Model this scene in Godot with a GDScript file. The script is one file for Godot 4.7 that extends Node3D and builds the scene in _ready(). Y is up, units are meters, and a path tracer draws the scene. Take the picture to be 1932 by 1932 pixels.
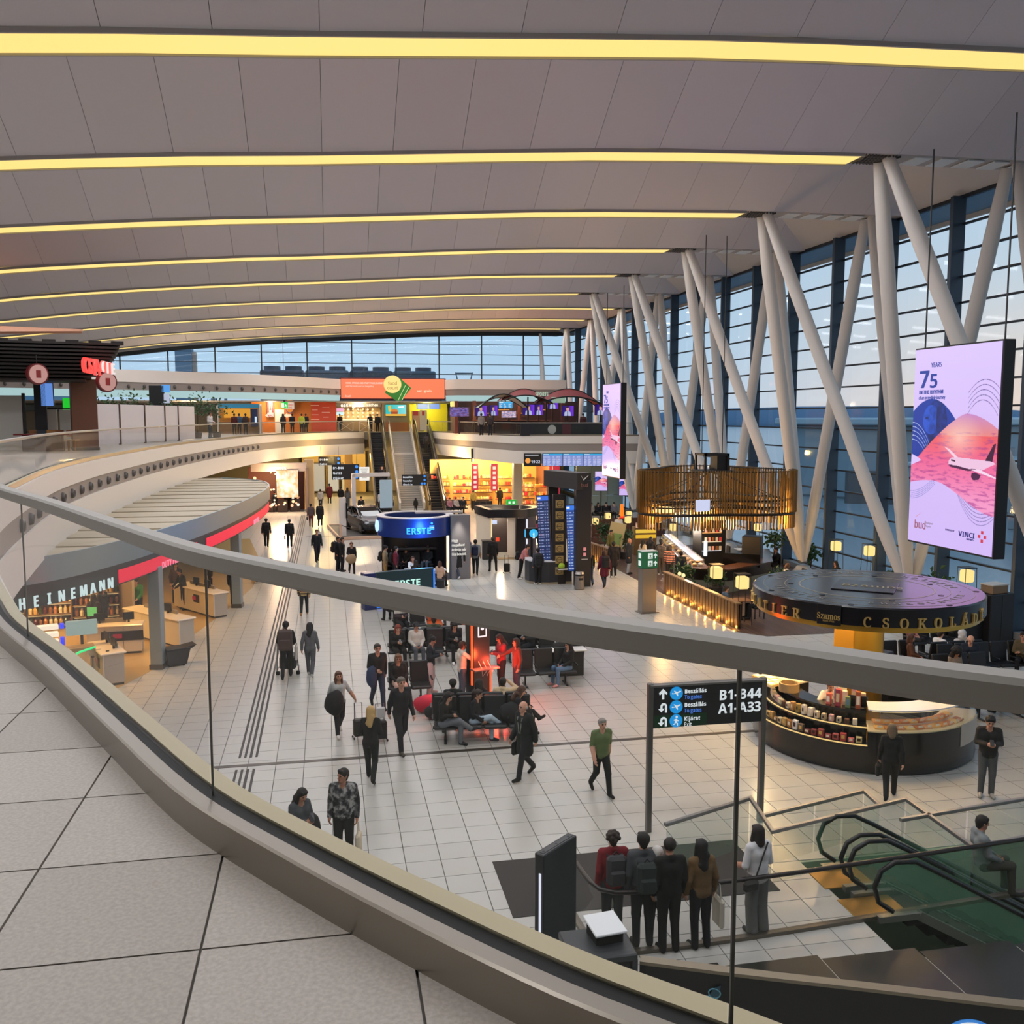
extends Node3D
# A terminal hall seen from its gallery. The hall runs along -z,the glazed side is at +x,y is up; metres.
class Mb:
	var v := PackedVector3Array()
	var n := PackedVector3Array()
	var u := PackedVector2Array()
	var uvs := false
	func t3(a: Vector3,b: Vector3,c: Vector3,na: Vector3,nb: Vector3,nc: Vector3) -> void:
		if (c - a).cross(b - a).dot(na+nb+nc) < 0.0:
			v.append_array([a,c,b]); n.append_array([na,nc,nb])
		else:
			v.append_array([a,b,c]); n.append_array([na,nb,nc])
	func tri(a: Vector3,b: Vector3,c: Vector3,hint: Vector3) -> void:
		var g := (c - a).cross(b - a).normalized()
		if g.dot(hint) < 0.0: g = -g
		t3(a,b,c,g,g,g)
	func quad(a: Vector3,b: Vector3,c: Vector3,d: Vector3,hint: Vector3) -> void:
		tri(a,b,c,hint); tri(a,c,d,hint)
	func uvquad(a: Vector3,b: Vector3,c: Vector3,d: Vector3,hint: Vector3) -> void:
		# a top left,b top right,c bottom right,d bottom left
		uvs = true
		while u.size() < v.size(): u.append(Vector2.ZERO)
		var q := [[a,Vector2(0,0)],[b,Vector2(1,0)],[c,Vector2(1,1)],[d,Vector2(0,1)]]
		for k in [[0,1,2],[0,2,3]]:
			var i: int = k[0]; var j: int = k[1]; var l: int = k[2]
			var g: Vector3 = (q[l][0] - q[i][0]).cross(q[j][0] - q[i][0]).normalized()
			if g.dot(hint) < 0.0:
				var s := j; j = l; l = s; g = -g
			for m in [i,j,l]:
				v.append(q[m][0]); n.append(g); u.append(q[m][1])
	func box(c: Vector3,s: Vector3,bs := Basis(),ch := 0.0) -> void:
		var h := s*0.5
		if ch <= 0.0:
			for ax in 3:
				for sg: float in [-1.0,1.0]:
					var d := Vector3.ZERO; d[ax] = sg
					var e := Vector3.ZERO; e[(ax+1) % 3] = 1.0
					var f := Vector3.ZERO; f[(ax+2) % 3] = 1.0
					var p := d*h; var q := e*h; var r := f*h
					quad(c+bs*(p - q - r),c+bs*(p+q - r),c+bs*(p+q+r),c+bs*(p - q+r),bs*d)
			return
		ch = minf(ch,minf(h.x,minf(h.y,h.z))*0.9)
		for ax in 3:
			for sg: float in [-1.0,1.0]:
				var d := Vector3.ZERO; d[ax] = sg
				var e := Vector3.ZERO; e[(ax+1) % 3] = 1.0
				var f := Vector3.ZERO; f[(ax+2) % 3] = 1.0
				var p := d*h; var q := e*(h - Vector3.ONE*ch); var r := f*(h - Vector3.ONE*ch)
				quad(c+bs*(p - q - r),c+bs*(p+q - r),c+bs*(p+q+r),c+bs*(p - q+r),bs*d)
				for sf: float in [-1.0,1.0]:
					var e2 := e*sf
					var along := f*(h - Vector3.ONE*ch)
					var pa := d*h+e2*(h - Vector3.ONE*ch)
					var pb := d*(h - Vector3.ONE*ch)+e2*h
					quad(c+bs*(pa - along),c+bs*(pa+along),c+bs*(pb+along),c+bs*(pb - along),bs*(d+e2))
		for sx: float in [-1.0,1.0]:
			for sy: float in [-1.0,1.0]:
				for sz: float in [-1.0,1.0]:
					var s3 := Vector3(sx,sy,sz)
					var k := h - Vector3.ONE*ch
					tri(c+bs*(s3*Vector3(h.x,k.y,k.z)),c+bs*(s3*Vector3(k.x,h.y,k.z)),c+bs*(s3*Vector3(k.x,k.y,h.z)),bs*s3)
	func prism(poly: PackedVector2Array,y0: float,y1: float,cap := true) -> void:
		var m := poly.size()
		var area := 0.0
		for i in m:
			var a := poly[i]; var b := poly[(i+1) % m]
			area += a.x*b.y - b.x*a.y
		var sg := signf(area)
		for i in m:
			var a := poly[i]; var b := poly[(i+1) % m]
			var d := (b - a)
			quad(Vector3(a.x,y0,a.y),Vector3(b.x,y0,b.y),Vector3(b.x,y1,b.y),Vector3(a.x,y1,a.y),Vector3(d.y,0,-d.x)*sg)
		if cap:
			var t := Geometry2D.triangulate_polygon(poly)
			for i in range(0,t.size(),3):
				var a := poly[t[i]]; var b := poly[t[i+1]]; var c := poly[t[i+2]]
				tri(Vector3(a.x,y1,a.y),Vector3(b.x,y1,b.y),Vector3(c.x,y1,c.y),Vector3.UP)
				tri(Vector3(a.x,y0,a.y),Vector3(b.x,y0,b.y),Vector3(c.x,y0,c.y),Vector3.DOWN)
	func ext(poly: PackedVector2Array,xf: Transform3D,depth: float) -> void:
		var s := v.size()
		var q := PackedVector2Array()
		for p in poly: q.append(p)
		prism(q,-depth*0.5,depth*0.5)
		var b := Basis(Vector3(1,0,0),Vector3(0,0,1),Vector3(0,1,0))
		for i in range(s,v.size()):
			v[i] = xf*(b*v[i]); n[i] = (xf.basis*(b*n[i])).normalized()
		for i in range(s,v.size(),3):
			if (v[i+2] - v[i]).cross(v[i+1] - v[i]).dot(n[i]) < 0.0:
				var t := v[i+1]; v[i+1] = v[i+2]; v[i+2] = t
				var tn := n[i+1]; n[i+1] = n[i+2]; n[i+2] = tn
	func tube(pts: Array,r,k := 8,caps := true) -> void:
		var m := pts.size()
		var rings := []
		var ref := Vector3.UP
		for i in m:
			var t: Vector3 = (pts[mini(i+1,m - 1)] - pts[maxi(i - 1,0)]).normalized()
			if i == 0 and absf(t.dot(ref)) > 0.9: ref = Vector3.RIGHT
			var s := t.cross(ref).normalized()
			ref = s.cross(t).normalized()
			var ring := []
			var rr: float = r[i] if r is Array else r
			for j in k:
				var an := TAU*j/k
				var d := s*cos(an)+ref*sin(an)
				ring.append([pts[i]+d*rr,d])
			rings.append(ring)
		for i in m - 1:
			for j in k:
				var a = rings[i][j]; var b = rings[i][(j+1) % k]; var c = rings[i+1][(j+1) % k]; var d = rings[i+1][j]
				t3(a[0],b[0],c[0],a[1],b[1],c[1]); t3(a[0],c[0],d[0],a[1],c[1],d[1])
		if caps:
			for e in [0,m - 1]:
				var t: Vector3 = (pts[e] - pts[1 if e == 0 else m - 2]).normalized()
				for j in range(1,k - 1):
					tri(rings[e][0][0],rings[e][j][0],rings[e][j+1][0],t)
	func bar(a: Vector3,b: Vector3,w: float,h: float) -> void:
		var d := b - a
		var z := d.normalized()
		var x := z.cross(Vector3.UP)
		x = Vector3.RIGHT if x.length() < 0.01 else x.normalized()
		box((a+b)*0.5,Vector3(w,h,d.length()),Basis(x,z.cross(x)*-1.0,z))
	func lathe(prof: Array,k := 24,at := Vector3.ZERO,a0 := 0.0,a1 := TAU) -> void:
		for i in prof.size() - 1:
			var p: Vector2 = prof[i]; var q: Vector2 = prof[i+1]
			var e := q - p
			var nr := Vector2(e.y,-e.x).normalized()
			for j in k:
				var x0 := a0+(a1 - a0)*j/k; var x1 := a0+(a1 - a0)*(j+1)/k
				var c0 := Vector3(cos(x0),0,sin(x0)); var c1 := Vector3(cos(x1),0,sin(x1))
				var n0 := c0*nr.x+Vector3.UP*nr.y; var n1 := c1*nr.x+Vector3.UP*nr.y
				var A := at+c0*p.x+Vector3.UP*p.y; var B := at+c1*p.x+Vector3.UP*p.y
				var C := at+c1*q.x+Vector3.UP*q.y; var D := at+c0*q.x+Vector3.UP*q.y
				if p.x > 1e-5: t3(A,B,C,n0,n1,n1)
				if q.x > 1e-5: t3(A,C,D,n0,n1,n0)
	func sweep(path: PackedVector3Array,prof: Array,closed := true) -> void:
		var m := path.size()
		var fr := []
		for i in m:
			var d0 := (path[i] - path[i - 1]) if i > 0 else (path[1] - path[0])
			var d1 := (path[i+1] - path[i]) if i < m - 1 else d0
			d0.y = 0; d1.y = 0
			var s0 := d0.normalized().cross(Vector3.UP); var s1 := d1.normalized().cross(Vector3.UP)
			var s := (s0+s1).normalized()
			fr.append(s/maxf(0.4,s.dot(s0)))
		var k := prof.size()
		for i in m - 1:
			for j in (k if closed else k - 1):
				var p: Vector2 = prof[j]; var q: Vector2 = prof[(j+1) % k]
				var e := q - p
				var nr := Vector2(e.y,-e.x).normalized()
				var A: Vector3 = path[i]+fr[i]*p.x+Vector3.UP*p.y
				var B: Vector3 = path[i+1]+fr[i+1]*p.x+Vector3.UP*p.y
				var C: Vector3 = path[i+1]+fr[i+1]*q.x+Vector3.UP*q.y
				var D: Vector3 = path[i]+fr[i]*q.x+Vector3.UP*q.y
				var n0: Vector3 = (fr[i]*nr.x+Vector3.UP*nr.y).normalized(); var n1: Vector3 = (fr[i+1]*nr.x+Vector3.UP*nr.y).normalized()
				t3(A,B,C,n0,n1,n1); t3(A,C,D,n0,n1,n0)
		if closed:
			for e in [0,m - 1]:
				var pl := PackedVector2Array(prof)
				var t := Geometry2D.triangulate_polygon(pl)
				var dir: Vector3 = (path[0] - path[1]) if e == 0 else (path[m - 1] - path[m - 2])
				for i in range(0,t.size(),3):
					var q := []
					for l in 3: q.append(path[e]+fr[e]*pl[t[i+l]].x+Vector3.UP*pl[t[i+l]].y)
					tri(q[0],q[1],q[2],dir)
	func ball(c: Vector3,r: Vector3,k := 10) -> void:
		var rows := maxi(4,k/2)
		for i in rows:
			for j in k:
				var q := []
				for w in [[i,j],[i,j+1],[i+1,j+1],[i+1,j]]:
					var th: float = PI*w[0]/rows; var ph: float = TAU*w[1]/k
					q.append(Vector3(sin(th)*cos(ph),cos(th),sin(th)*sin(ph)))
				var nn := []
				for w in q: nn.append((w/r).normalized())
				if i > 0: t3(c+q[0]*r,c+q[1]*r,c+q[2]*r,nn[0],nn[1],nn[2])
				if i < rows - 1: t3(c+q[0]*r,c+q[2]*r,c+q[3]*r,nn[0],nn[2],nn[3])
	func mesh() -> ArrayMesh:
		var ar := []
		ar.resize(Mesh.ARRAY_MAX)
		ar[Mesh.ARRAY_VERTEX] = v; ar[Mesh.ARRAY_NORMAL] = n
		if uvs:
			while u.size() < v.size(): u.append(Vector2.ZERO)
			ar[Mesh.ARRAY_TEX_UV] = u
		var am := ArrayMesh.new()
		am.add_surface_from_arrays(Mesh.PRIMITIVE_TRIANGLES,ar)
		return am
const G := 6.3
const RAILY := 7.33
var MC := {}
var BC := {}
var rng := RandomNumberGenerator.new()
func mat(hex: String,r := 0.6,m := 0.0,opt := {}) -> StandardMaterial3D:
	var key := "%s|%s|%s|%s" % [hex,r,m,opt]
	if not MC.has(key):
		var s := StandardMaterial3D.new()
		s.albedo_color = Color(hex); s.roughness = r; s.metallic = m
		for k in opt: s.set(k,opt[k])
		MC[key] = s
	return MC[key]
func glow(hex: String,e := 1.0) -> StandardMaterial3D:
	var key := "glow%s|%s" % [hex,e]
	if not MC.has(key):
		var s := StandardMaterial3D.new()
		s.albedo_color = Color(hex).darkened(0.6); s.roughness = 0.5
		s.emission_enabled = true; s.emission = Color(hex); s.emission_energy_multiplier = e
		MC[key] = s
	return MC[key]
func glass(hex := "dfe8e4",a := 0.06,spec := 0.5) -> StandardMaterial3D:
	var key := "glass%s|%s|%s" % [hex,a,spec]
	if not MC.has(key):
		var s := StandardMaterial3D.new()
		s.albedo_color = Color(Color(hex),a); s.roughness = 0.04; s.transparency = BaseMaterial3D.TRANSPARENCY_ALPHA
		s.metallic_specular = spec
		MC[key] = s
	return MC[key]
func picture(im: Image,e := 1.0) -> StandardMaterial3D:
	var s := StandardMaterial3D.new()
	s.albedo_color = Color(0.02,0.02,0.02); s.roughness = 0.3
	var t := ImageTexture.create_from_image(im)
	s.emission_enabled = true; s.emission = Color.WHITE; s.emission_operator = BaseMaterial3D.EMISSION_OP_MULTIPLY
	s.emission_texture = t; s.emission_energy_multiplier = e
	return s
func printed(im: Image,r := 0.6) -> StandardMaterial3D:
	var s := StandardMaterial3D.new()
	s.albedo_texture = ImageTexture.create_from_image(im); s.roughness = r
	return s
func put(parent: Node,called: String,mesh: Mesh,m: Material,at := Vector3.ZERO,turn := 0.0) -> MeshInstance3D:
	var o := MeshInstance3D.new()
	o.name = called; o.mesh = mesh; o.material_override = m; o.position = at; o.rotation.y = turn
	parent.add_child(o,true)
	return o
func tag(o: Node,label: String,cat: String,group := "") -> Node:
	o.set_meta("label",label); o.set_meta("category",cat)
	if group: o.set_meta("group",group)
	return o
func thing(called: String,label: String,cat: String,at := Vector3.ZERO,turn := 0.0,group := "") -> Node3D:
	var o := Node3D.new()
	o.name = called; o.position = at; o.rotation.y = turn
	add_child(o,true)
	tag(o,label,cat,group)
	return o
func setting(called: String) -> Node3D:
	var o := Node3D.new()
	o.name = called; add_child(o,true); o.set_meta("kind","structure")
	return o
func struct(called: String,mesh: Mesh,m: Material) -> MeshInstance3D:
	var o := put(self,called,mesh,m)
	o.set_meta("kind","structure")
	return o
func stuff(o: Node) -> Node:
	o.set_meta("kind","stuff"); return o
func bxm(s: Vector3,ch := 0.0) -> ArrayMesh:
	var key := "%s|%s" % [s,ch]
	if not BC.has(key):
		var b := Mb.new(); b.box(Vector3.ZERO,s,Basis(),ch); BC[key] = b.mesh()
	return BC[key]
func bx(parent: Node,called: String,c: Vector3,s: Vector3,m: Material,ch := 0.01,turn := 0.0) -> MeshInstance3D:
	return put(parent,called,bxm(s,ch),m,c,turn)
func cyl(parent: Node,called: String,base: Vector3,r: float,h: float,m: Material,k := 16,r2 := -1.0) -> MeshInstance3D:
	if r2 < 0.0: r2 = r
	var key := "c%s|%s|%s|%s" % [r,h,k,r2]
	if not BC.has(key):
		var b := Mb.new()
		var e := minf(0.012,minf(r,r2)*0.2+0.001)
		b.lathe([Vector2(0,0),Vector2(r - e,0),Vector2(r,e),Vector2(r2,h - e),Vector2(maxf(r2 - e,0.0),h),Vector2(0,h)],k)
		BC[key] = b.mesh()
	return put(parent,called,BC[key],m,base)
func tubep(parent: Node,called: String,pts: Array,r,m: Material,k := 8) -> MeshInstance3D:
	var b := Mb.new(); b.tube(pts,r,k); return put(parent,called,b.mesh(),m)
var fonts := {}
func txt(parent: Node,called: String,s: String,h: float,m: Material,at: Vector3,turn := 0.0,depth := 0.02,face := "Droid Sans",wide := 1.0,align := 1) -> MeshInstance3D:
	# h is the height of a capital; the words face +z,turned about y
	if not fonts.has(face):
		var f := SystemFont.new()
		f.font_names = PackedStringArray([face.trim_suffix(" Bold")])
		if face.ends_with("Bold"): f.font_weight = 700
		fonts[face] = f
	var t := TextMesh.new()
	t.text = s; t.font = fonts[face]; t.font_size = 32; t.pixel_size = h/23.0; t.depth = depth; t.curve_step = 2.0
	t.horizontal_alignment = [HORIZONTAL_ALIGNMENT_LEFT,HORIZONTAL_ALIGNMENT_CENTER,HORIZONTAL_ALIGNMENT_RIGHT][align]
	var o := put(parent,called,t,m,at,turn)
	if wide != 1.0: o.scale.x = wide
	return o
func spline(pts: Array,step: float) -> PackedVector3Array:
	var c := Curve3D.new()
	c.bake_interval = step
	for i in pts.size():
		var a: Vector3 = pts[maxi(i - 1,0)]; var b: Vector3 = pts[mini(i+1,pts.size() - 1)]
		var p: Vector3 = pts[i]
		var d := (b - a).normalized()
		var l0 := (p - a).length()/3.0; var l1 := (b - p).length()/3.0
		c.add_point(p,-d*l0,d*l1)
	var out := PackedVector3Array()
	var len := c.get_baked_length()
	var k := maxi(1,int(ceil(len/step)))
	for i in k+1: out.append(c.sample_baked(len*i/k,true))
	return out
func shifted(path: PackedVector3Array,side: float,up: float) -> PackedVector3Array:
	var out := PackedVector3Array()
	for i in path.size():
		var t := path[mini(i+1,path.size() - 1)] - path[maxi(i - 1,0)]
		t.y = 0
		out.append(path[i]+t.normalized().cross(Vector3.UP)*side+Vector3.UP*up)
	return out
func V(x: float,y: float,z: float) -> Vector3: return Vector3(x,y,z)
func roof(x: float) -> float:
	var q := [[-30.0,12.3],[-18.8,13.6],[-14.0,14.2],[-9.4,14.6],[-4.7,14.97],[0.0,15.23],[4.7,15.54],[9.4,15.83],[17.0,16.07],[26.0,16.15]]
	for i in q.size() - 1:
		if x <= q[i+1][0]:
			var t: float = (x - q[i][0])/(q[i+1][0] - q[i][0])
			return lerpf(q[i][1],q[i+1][1],t)
	return 16.15
func beam_z(k: int) -> float: return -20.1 - 8.56*(k - 1)
var edge: PackedVector3Array
var edge_r: PackedVector3Array
func _ready() -> void:
	rng.seed = 7
	# camera
	var cam := Camera3D.new()
	cam.name = "camera"; cam.position = V(0,7.8,0); cam.rotation_degrees = V(-5.806,-11.037,0)
	cam.fov = 2.0*rad_to_deg(atan(966.0/1780.0)); cam.near = 0.05; cam.far = 3000.0
	add_child(cam); cam.current = true
	# dusk sky
	var we := WorldEnvironment.new()
	we.name = "dusk"
	var en := Environment.new()
	en.background_mode = Environment.BG_SKY
	var sky := Sky.new()
	var pano := PanoramaSkyMaterial.new()
	pano.panorama = ImageTexture.create_from_image(dusk())
	sky.sky_material = pano
	en.sky = sky
	en.background_energy_multiplier = 1.0
	en.tonemap_mode = Environment.TONE_MAPPER_LINEAR
	en.tonemap_exposure = 1.0
	en.sdfgi_enabled = true; en.ssao_enabled = true; en.ssil_enabled = true
	we.environment = en
	add_child(we)
	# roof lights: long warm panels under every beam
	for k in range(-1,10):
		var x0 := -21.0; var x1 := 16.6 if k <= 6 else 21.6
		for part in 4:
			var a := lerpf(x0,x1,0.25*part); var b := lerpf(x0,x1,0.25*part+0.25)
			var dn := V(roof(b) - roof(a),a - b,0).normalized()
			area("roof_panel_light",V((a+b)*0.5,minf(roof((a+b)*0.5),(roof(a)+roof(b))*0.5) - 0.14,beam_z(k)),dn,b - a - 0.1,1.0,3.1,"f2f4fd")
	far_lights()
	edge = spline([V(14,G,0.6),V(7,G,0.35),V(3.5,G,-0.25),V(2.1,G,-0.85),V(1.21,G,-1.5),V(0.86,G,-1.86),V(0.57,G,-2.15),V(0.22,G,-2.58),V(-0.08,G,-2.98),V(-0.45,G,-3.52),V(-0.85,G,-4.3),V(-1.5,G,-5.62),V(-2.3,G,-7.2),V(-4.1,G,-12),V(-5.7,G,-17.2),V(-6.75,G,-22.7),V(-7.62,G,-28.9),V(-8.0,G,-37.2),V(-7.57,G,-53.3),V(-5.0,G,-75.3),V(-0.8,G,-86.0),V(3.3,G,-90.4)],0.1)
	var thin := PackedVector3Array()
	for i in edge.size():
		if (edge[i].z > -9.0 and edge[i].x < 3.0) or i % 5 == 0 or i == edge.size() - 1: thin.append(edge[i])
	edge = thin
	edge_r = PackedVector3Array([V(9.75,G,-90.2),V(10.3,G,-86),V(13.9,G,-69.5),V(23.4,G,-67.7)])
	floors()
	gallery()
	ceiling()
	facade()
	outside()
	build_objects()
func area(called: String,at: Vector3,dir: Vector3,w: float,h: float,e: float,hex: String) -> void:
	var l := AreaLight3D.new()
	l.name = called; l.area_size = Vector2(w,h); l.light_energy = e*w*h; l.area_normalize_energy = true
	l.light_color = Color(hex); l.shadow_enabled = true; l.area_range = 120.0; l.area_attenuation = 2.0
	l.position = at
	add_child(l,true)
	var up := V(0,0,1) if absf(dir.y) > 0.8 else V(0,1,0)
	l.basis = Basis.looking_at(dir,up)
func omni(called: String,at: Vector3,e: float,hex: String,size := 0.1) -> void:
	var l := OmniLight3D.new()
	l.name = called; l.position = at; l.light_energy = e; l.light_color = Color(hex); l.light_size = size
	l.shadow_enabled = true; l.omni_range = 60.0; l.omni_attenuation = 2.0
	add_child(l,true)
func spot(called: String,at: Vector3,e: float,hex: String,ang := 50.0) -> void:
	var l := SpotLight3D.new()
	l.name = called; l.position = at; l.light_energy = e; l.light_color = Color(hex); l.light_size = 0.15
	l.shadow_enabled = true; l.spot_range = 40.0; l.spot_attenuation = 2.0; l.spot_angle = ang; l.spot_angle_attenuation = 0.6
	l.rotation_degrees.x = -90.0
	add_child(l,true)
func dusk() -> Image:
	var im := Image.create(512,256,false,Image.FORMAT_RGBF)
	var nz := FastNoiseLite.new(); nz.seed = 3; nz.frequency = 0.012; nz.fractal_octaves = 4
	for j in 256:
		var el := 90.0 - (j+0.5)/256.0*180.0
		for i in 512:
			var az := (i+0.5)/512.0*360.0
			var x := sin(deg_to_rad(az))
			var west := smoothstep(0.25,0.8,x)
			var c := Color(0.36,0.62,0.88)
			var top := Color(0.19,0.36,0.64)
			var low := Color(0.50,0.68,0.86).lerp(Color(1.0,0.70,0.50),west)
			var e := maxf(el,0.0)
			c = c.lerp(top,clampf((e - 22.0)/60.0,0,1))
			c = c.lerp(Color(0.42,0.66,0.88).lerp(Color(0.74,0.76,0.70),west),clampf(1.0 - e/20.0,0,1)*0.9)
			c = c.lerp(low,clampf(1.0 - e/8.0,0,1)*0.85)
			var cl := clampf(nz.get_noise_2d(i*0.5,j*2.6)*1.6+0.05,0,1)*clampf(1.0 - absf(e - 9.0)/11.0,0,1)
			c = c.lerp(Color(0.86,0.66,0.60).lerp(Color(0.66,0.70,0.78),1.0 - west),cl*0.25)
			if el < 0.0: c = Color(0.30,0.34,0.37)
			im.set_pixel(i,j,c)
	return im
func far_lights() -> void:
	pass
func floors() -> void:
	var stone := [mat("b9b8b1",0.26),mat("b7b6af",0.28),mat("bbbab3",0.24)]
	var joint := mat("6a6861",0.8)
	var f := setting("floor")
	# bed under the tiles,open where the stairs go down
	var hole := Rect2(8.0,-14.6,9.0,3.2)
	var b := Mb.new()
	for r in [Rect2(-34,-100,58,85.4),Rect2(-34,-14.6,42,24.6),Rect2(17,-14.6,7,24.6),Rect2(8,-11.4,9,21.4)]:
		b.box(V(r.position.x+r.size.x*0.5,-0.166,r.position.y+r.size.y*0.5),V(r.size.x,0.3,r.size.y))
	put(f,"tile_bed",b.mesh(),joint)
	var t := 0.62
	var near := []
	var rest := Mb.new()
	var e := V(0,7.8,0)
	for j in 160:
		for i in 88:
			var c := Vector2(-31.35+i*t,3.0 - j*t)
			if hole.grow(0.1).has_point(c) or c.y < -93.0 : continue
			var d := c.length()
			var an := atan2(c.x,-c.y) - deg_to_rad(11.04)
			if absf(an) < 0.52 and d > 11.0 and c.x > -0.8+(-c.y - 13.0)*-0.19: near.append([d,c])
			else: _flat(rest,c,t)
	near.sort_custom(func(a,q): return a[0] < q[0])
	var m := bxm(V(t - 0.012,0.02,t - 0.012),0.003)
	for i in near.size():
		var c: Vector2 = near[i][1]
		if i < 300: put(f,"floor_tile",m,stone[rng.randi() % 3],V(c.x,-0.01+rng.randf()*0.0008,c.y))
		else: _flat(rest,c,t)
	stuff(put(f,"floor_tile",rest.mesh(),stone[0]))
	# guide strips and the bronze band across the hall
	var dark := mat("2b2a28",0.55)
	for k in 4:
		for s in [[-18.0,-21.0],[-21.75,-45.0],[-45.4,-62.0],[-62.5,-76.0]]:
			bx(f,"guide_strip",V(-2.12+k*0.125,0.002,(s[0]+s[1])*0.5),V(0.055,0.008,s[0] - s[1]),dark,0.002)
	for s in [[-5.5,-2.4,-45.2],[-1.5,0.6,-62.2]]:
		bx(f,"guide_strip",V((s[0]+s[1])*0.5,0.002,s[2]),V(s[1] - s[0],0.008,0.08),dark,0.002)
	bx(f,"expansion_band",V(3.5,0.002,-21.25),V(13.6,0.008,0.15),mat("4a4239",0.35,0.5),0.002)
	bx(f,"entrance_mat",V(4.95,0.004,-14.7),V(4.5,0.012,1.9),mat("3d3b39",0.95),0.003)
	# duty free paving, its tan mostly warm light put into the colour, and the brown boards of the cafe
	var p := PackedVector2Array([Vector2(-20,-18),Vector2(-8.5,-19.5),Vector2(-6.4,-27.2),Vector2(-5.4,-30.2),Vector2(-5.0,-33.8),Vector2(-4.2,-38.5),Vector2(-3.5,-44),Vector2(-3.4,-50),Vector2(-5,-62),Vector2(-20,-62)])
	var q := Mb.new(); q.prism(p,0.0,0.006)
	put(f,"warm_lit_paving",q.mesh(),mat("b39a6c",0.2))
	var brown := mat("4a3630",0.35)
	for i in 50:
		bx(f,"floor_board",V(14.5+i*0.19,0.004,-42.2),V(0.184,0.012,23.2),mat(["4a3630","44312b","503b33"][i % 3],0.38),0.002)
	f.get_child(0).name = "tile_bed"
func _flat(b: Mb,c: Vector2,t: float) -> void:
	var h := t*0.5 - 0.007
	b.quad(V(c.x - h,0,c.y - h),V(c.x+h,0,c.y - h),V(c.x+h,0,c.y+h),V(c.x - h,0,c.y+h),Vector3.UP)
func poly_of(path: PackedVector3Array,side: float,more: Array) -> PackedVector2Array:
	var p := PackedVector2Array()
	for v in shifted(path,side,0.0): p.append(Vector2(v.x,v.z))
	for v in more: p.append(v)
	return p
func gallery() -> void:
	var white := mat("d9d4cd",0.55)
	var left := [Vector2(3.3,-99.5),Vector2(-34,-99.5),Vector2(-34,9),Vector2(14,9)]
	var inner := poly_of(edge,-0.1,left)
	var fl := setting("floor")
	var b := Mb.new()
	b.prism(poly_of(edge,0.06,left),4.32,G - 0.02)
	b.prism(PackedVector2Array([Vector2(9.75,-99.5),Vector2(9.75,-90.2),Vector2(10.3,-86),Vector2(13.9,-69.5),Vector2(23.4,-67.7),Vector2(23.4,-99.5)]),4.32,G - 0.02)
	b.prism(PackedVector2Array([Vector2(3.25,-90.6),Vector2(9.8,-90.6),Vector2(9.8,-99.5),Vector2(3.25,-99.5)]),5.6,G - 0.02)
	put(fl,"slab",b.mesh(),mat("8a8780",0.8))
	# stone slabs of the gallery near the camera,cut along the curve
	var tones := [mat("b3aca3",0.42),mat("aea79e",0.45),mat("b7b0a7",0.4)]
	var grain := FastNoiseLite.new(); grain.seed = 5; grain.frequency = 0.06; grain.fractal_octaves = 4
	var nt := NoiseTexture2D.new(); nt.width = 512; nt.height = 512; nt.seamless = true; nt.noise = grain
	var ramp := Gradient.new(); ramp.set_color(0,Color(0.86,0.85,0.84)); ramp.set_color(1,Color(1,1,1))
	nt.color_ramp = ramp
	for m in tones:
		m.albedo_texture = nt; m.uv1_triplanar = true; m.uv1_world_triplanar = true; m.uv1_scale = V(1.6,1.6,1.6)
	var w := 0.59; var l := 0.6
	var far := Mb.new()
	for j in range(-4,14):
		for i in range(-14,20):
			var x := -0.97+i*w; var z := -2.05 - j*l
			var sq := PackedVector2Array([Vector2(x+0.004,z - 0.004),Vector2(x+w - 0.004,z - 0.004),Vector2(x+w - 0.004,z - l+0.004),Vector2(x+0.004,z - l+0.004)])
			for piece in Geometry2D.intersect_polygons(sq,inner):
				var t := Mb.new(); t.prism(piece,G - 0.02,G)
				if x < -3.6 or x > 2.6 or z > -0.9: far.prism(piece,G - 0.02,G)
				else: put(fl,"stone_slab",t.mesh(),tones[rng.randi() % 3])
	stuff(put(fl,"stone_slab",far.mesh(),tones[0]))
	var rest := Mb.new()
	rest.prism(PackedVector2Array([Vector2(-33,-10.6),Vector2(-4.0,-10.6),Vector2(-6.9,-22.7),Vector2(-8.2,-37),Vector2(-7.8,-53),Vector2(-5.2,-75),Vector2(-1,-86.1),Vector2(3.2,-90.5),Vector2(3.2,-99.4),Vector2(-33,-99.4)]),G - 0.02,G - 0.004)
	rest.prism(PackedVector2Array([Vector2(3.2,-90.6),Vector2(9.9,-90.4),Vector2(10.4,-86),Vector2(14,-69.7),Vector2(23.3,-68),Vector2(23.3,-99.4),Vector2(3.2,-99.4)]),G - 0.02,G - 0.004)
	put(fl,"far_paving",rest.mesh(),mat("9b958c",0.4))
	# fascia bands with their air nozzles
	var tr := setting("trim_1")
	for path in [edge,edge_r]:
		var s := Mb.new()
		s.sweep(path,[Vector2(0.07,-0.56),Vector2(0.16,-0.56),Vector2(0.16,0.0),Vector2(0.07,0.0)])
		put(tr,"upper_band",s.mesh(),white)
		s = Mb.new()
		s.sweep(path,[Vector2(0.05,-1.09),Vector2(0.11,-1.09),Vector2(0.11,-0.56),Vector2(0.05,-0.56)])
		put(tr,"grey_band",s.mesh(),mat("8f8781",0.6))
		s = Mb.new()
		s.sweep(path,[Vector2(0.04,-2.04),Vector2(0.16,-2.04),Vector2(0.16,-1.09),Vector2(0.04,-1.09)])
		put(tr,"lower_band",s.mesh(),white)
	var noz := Mb.new()
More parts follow.
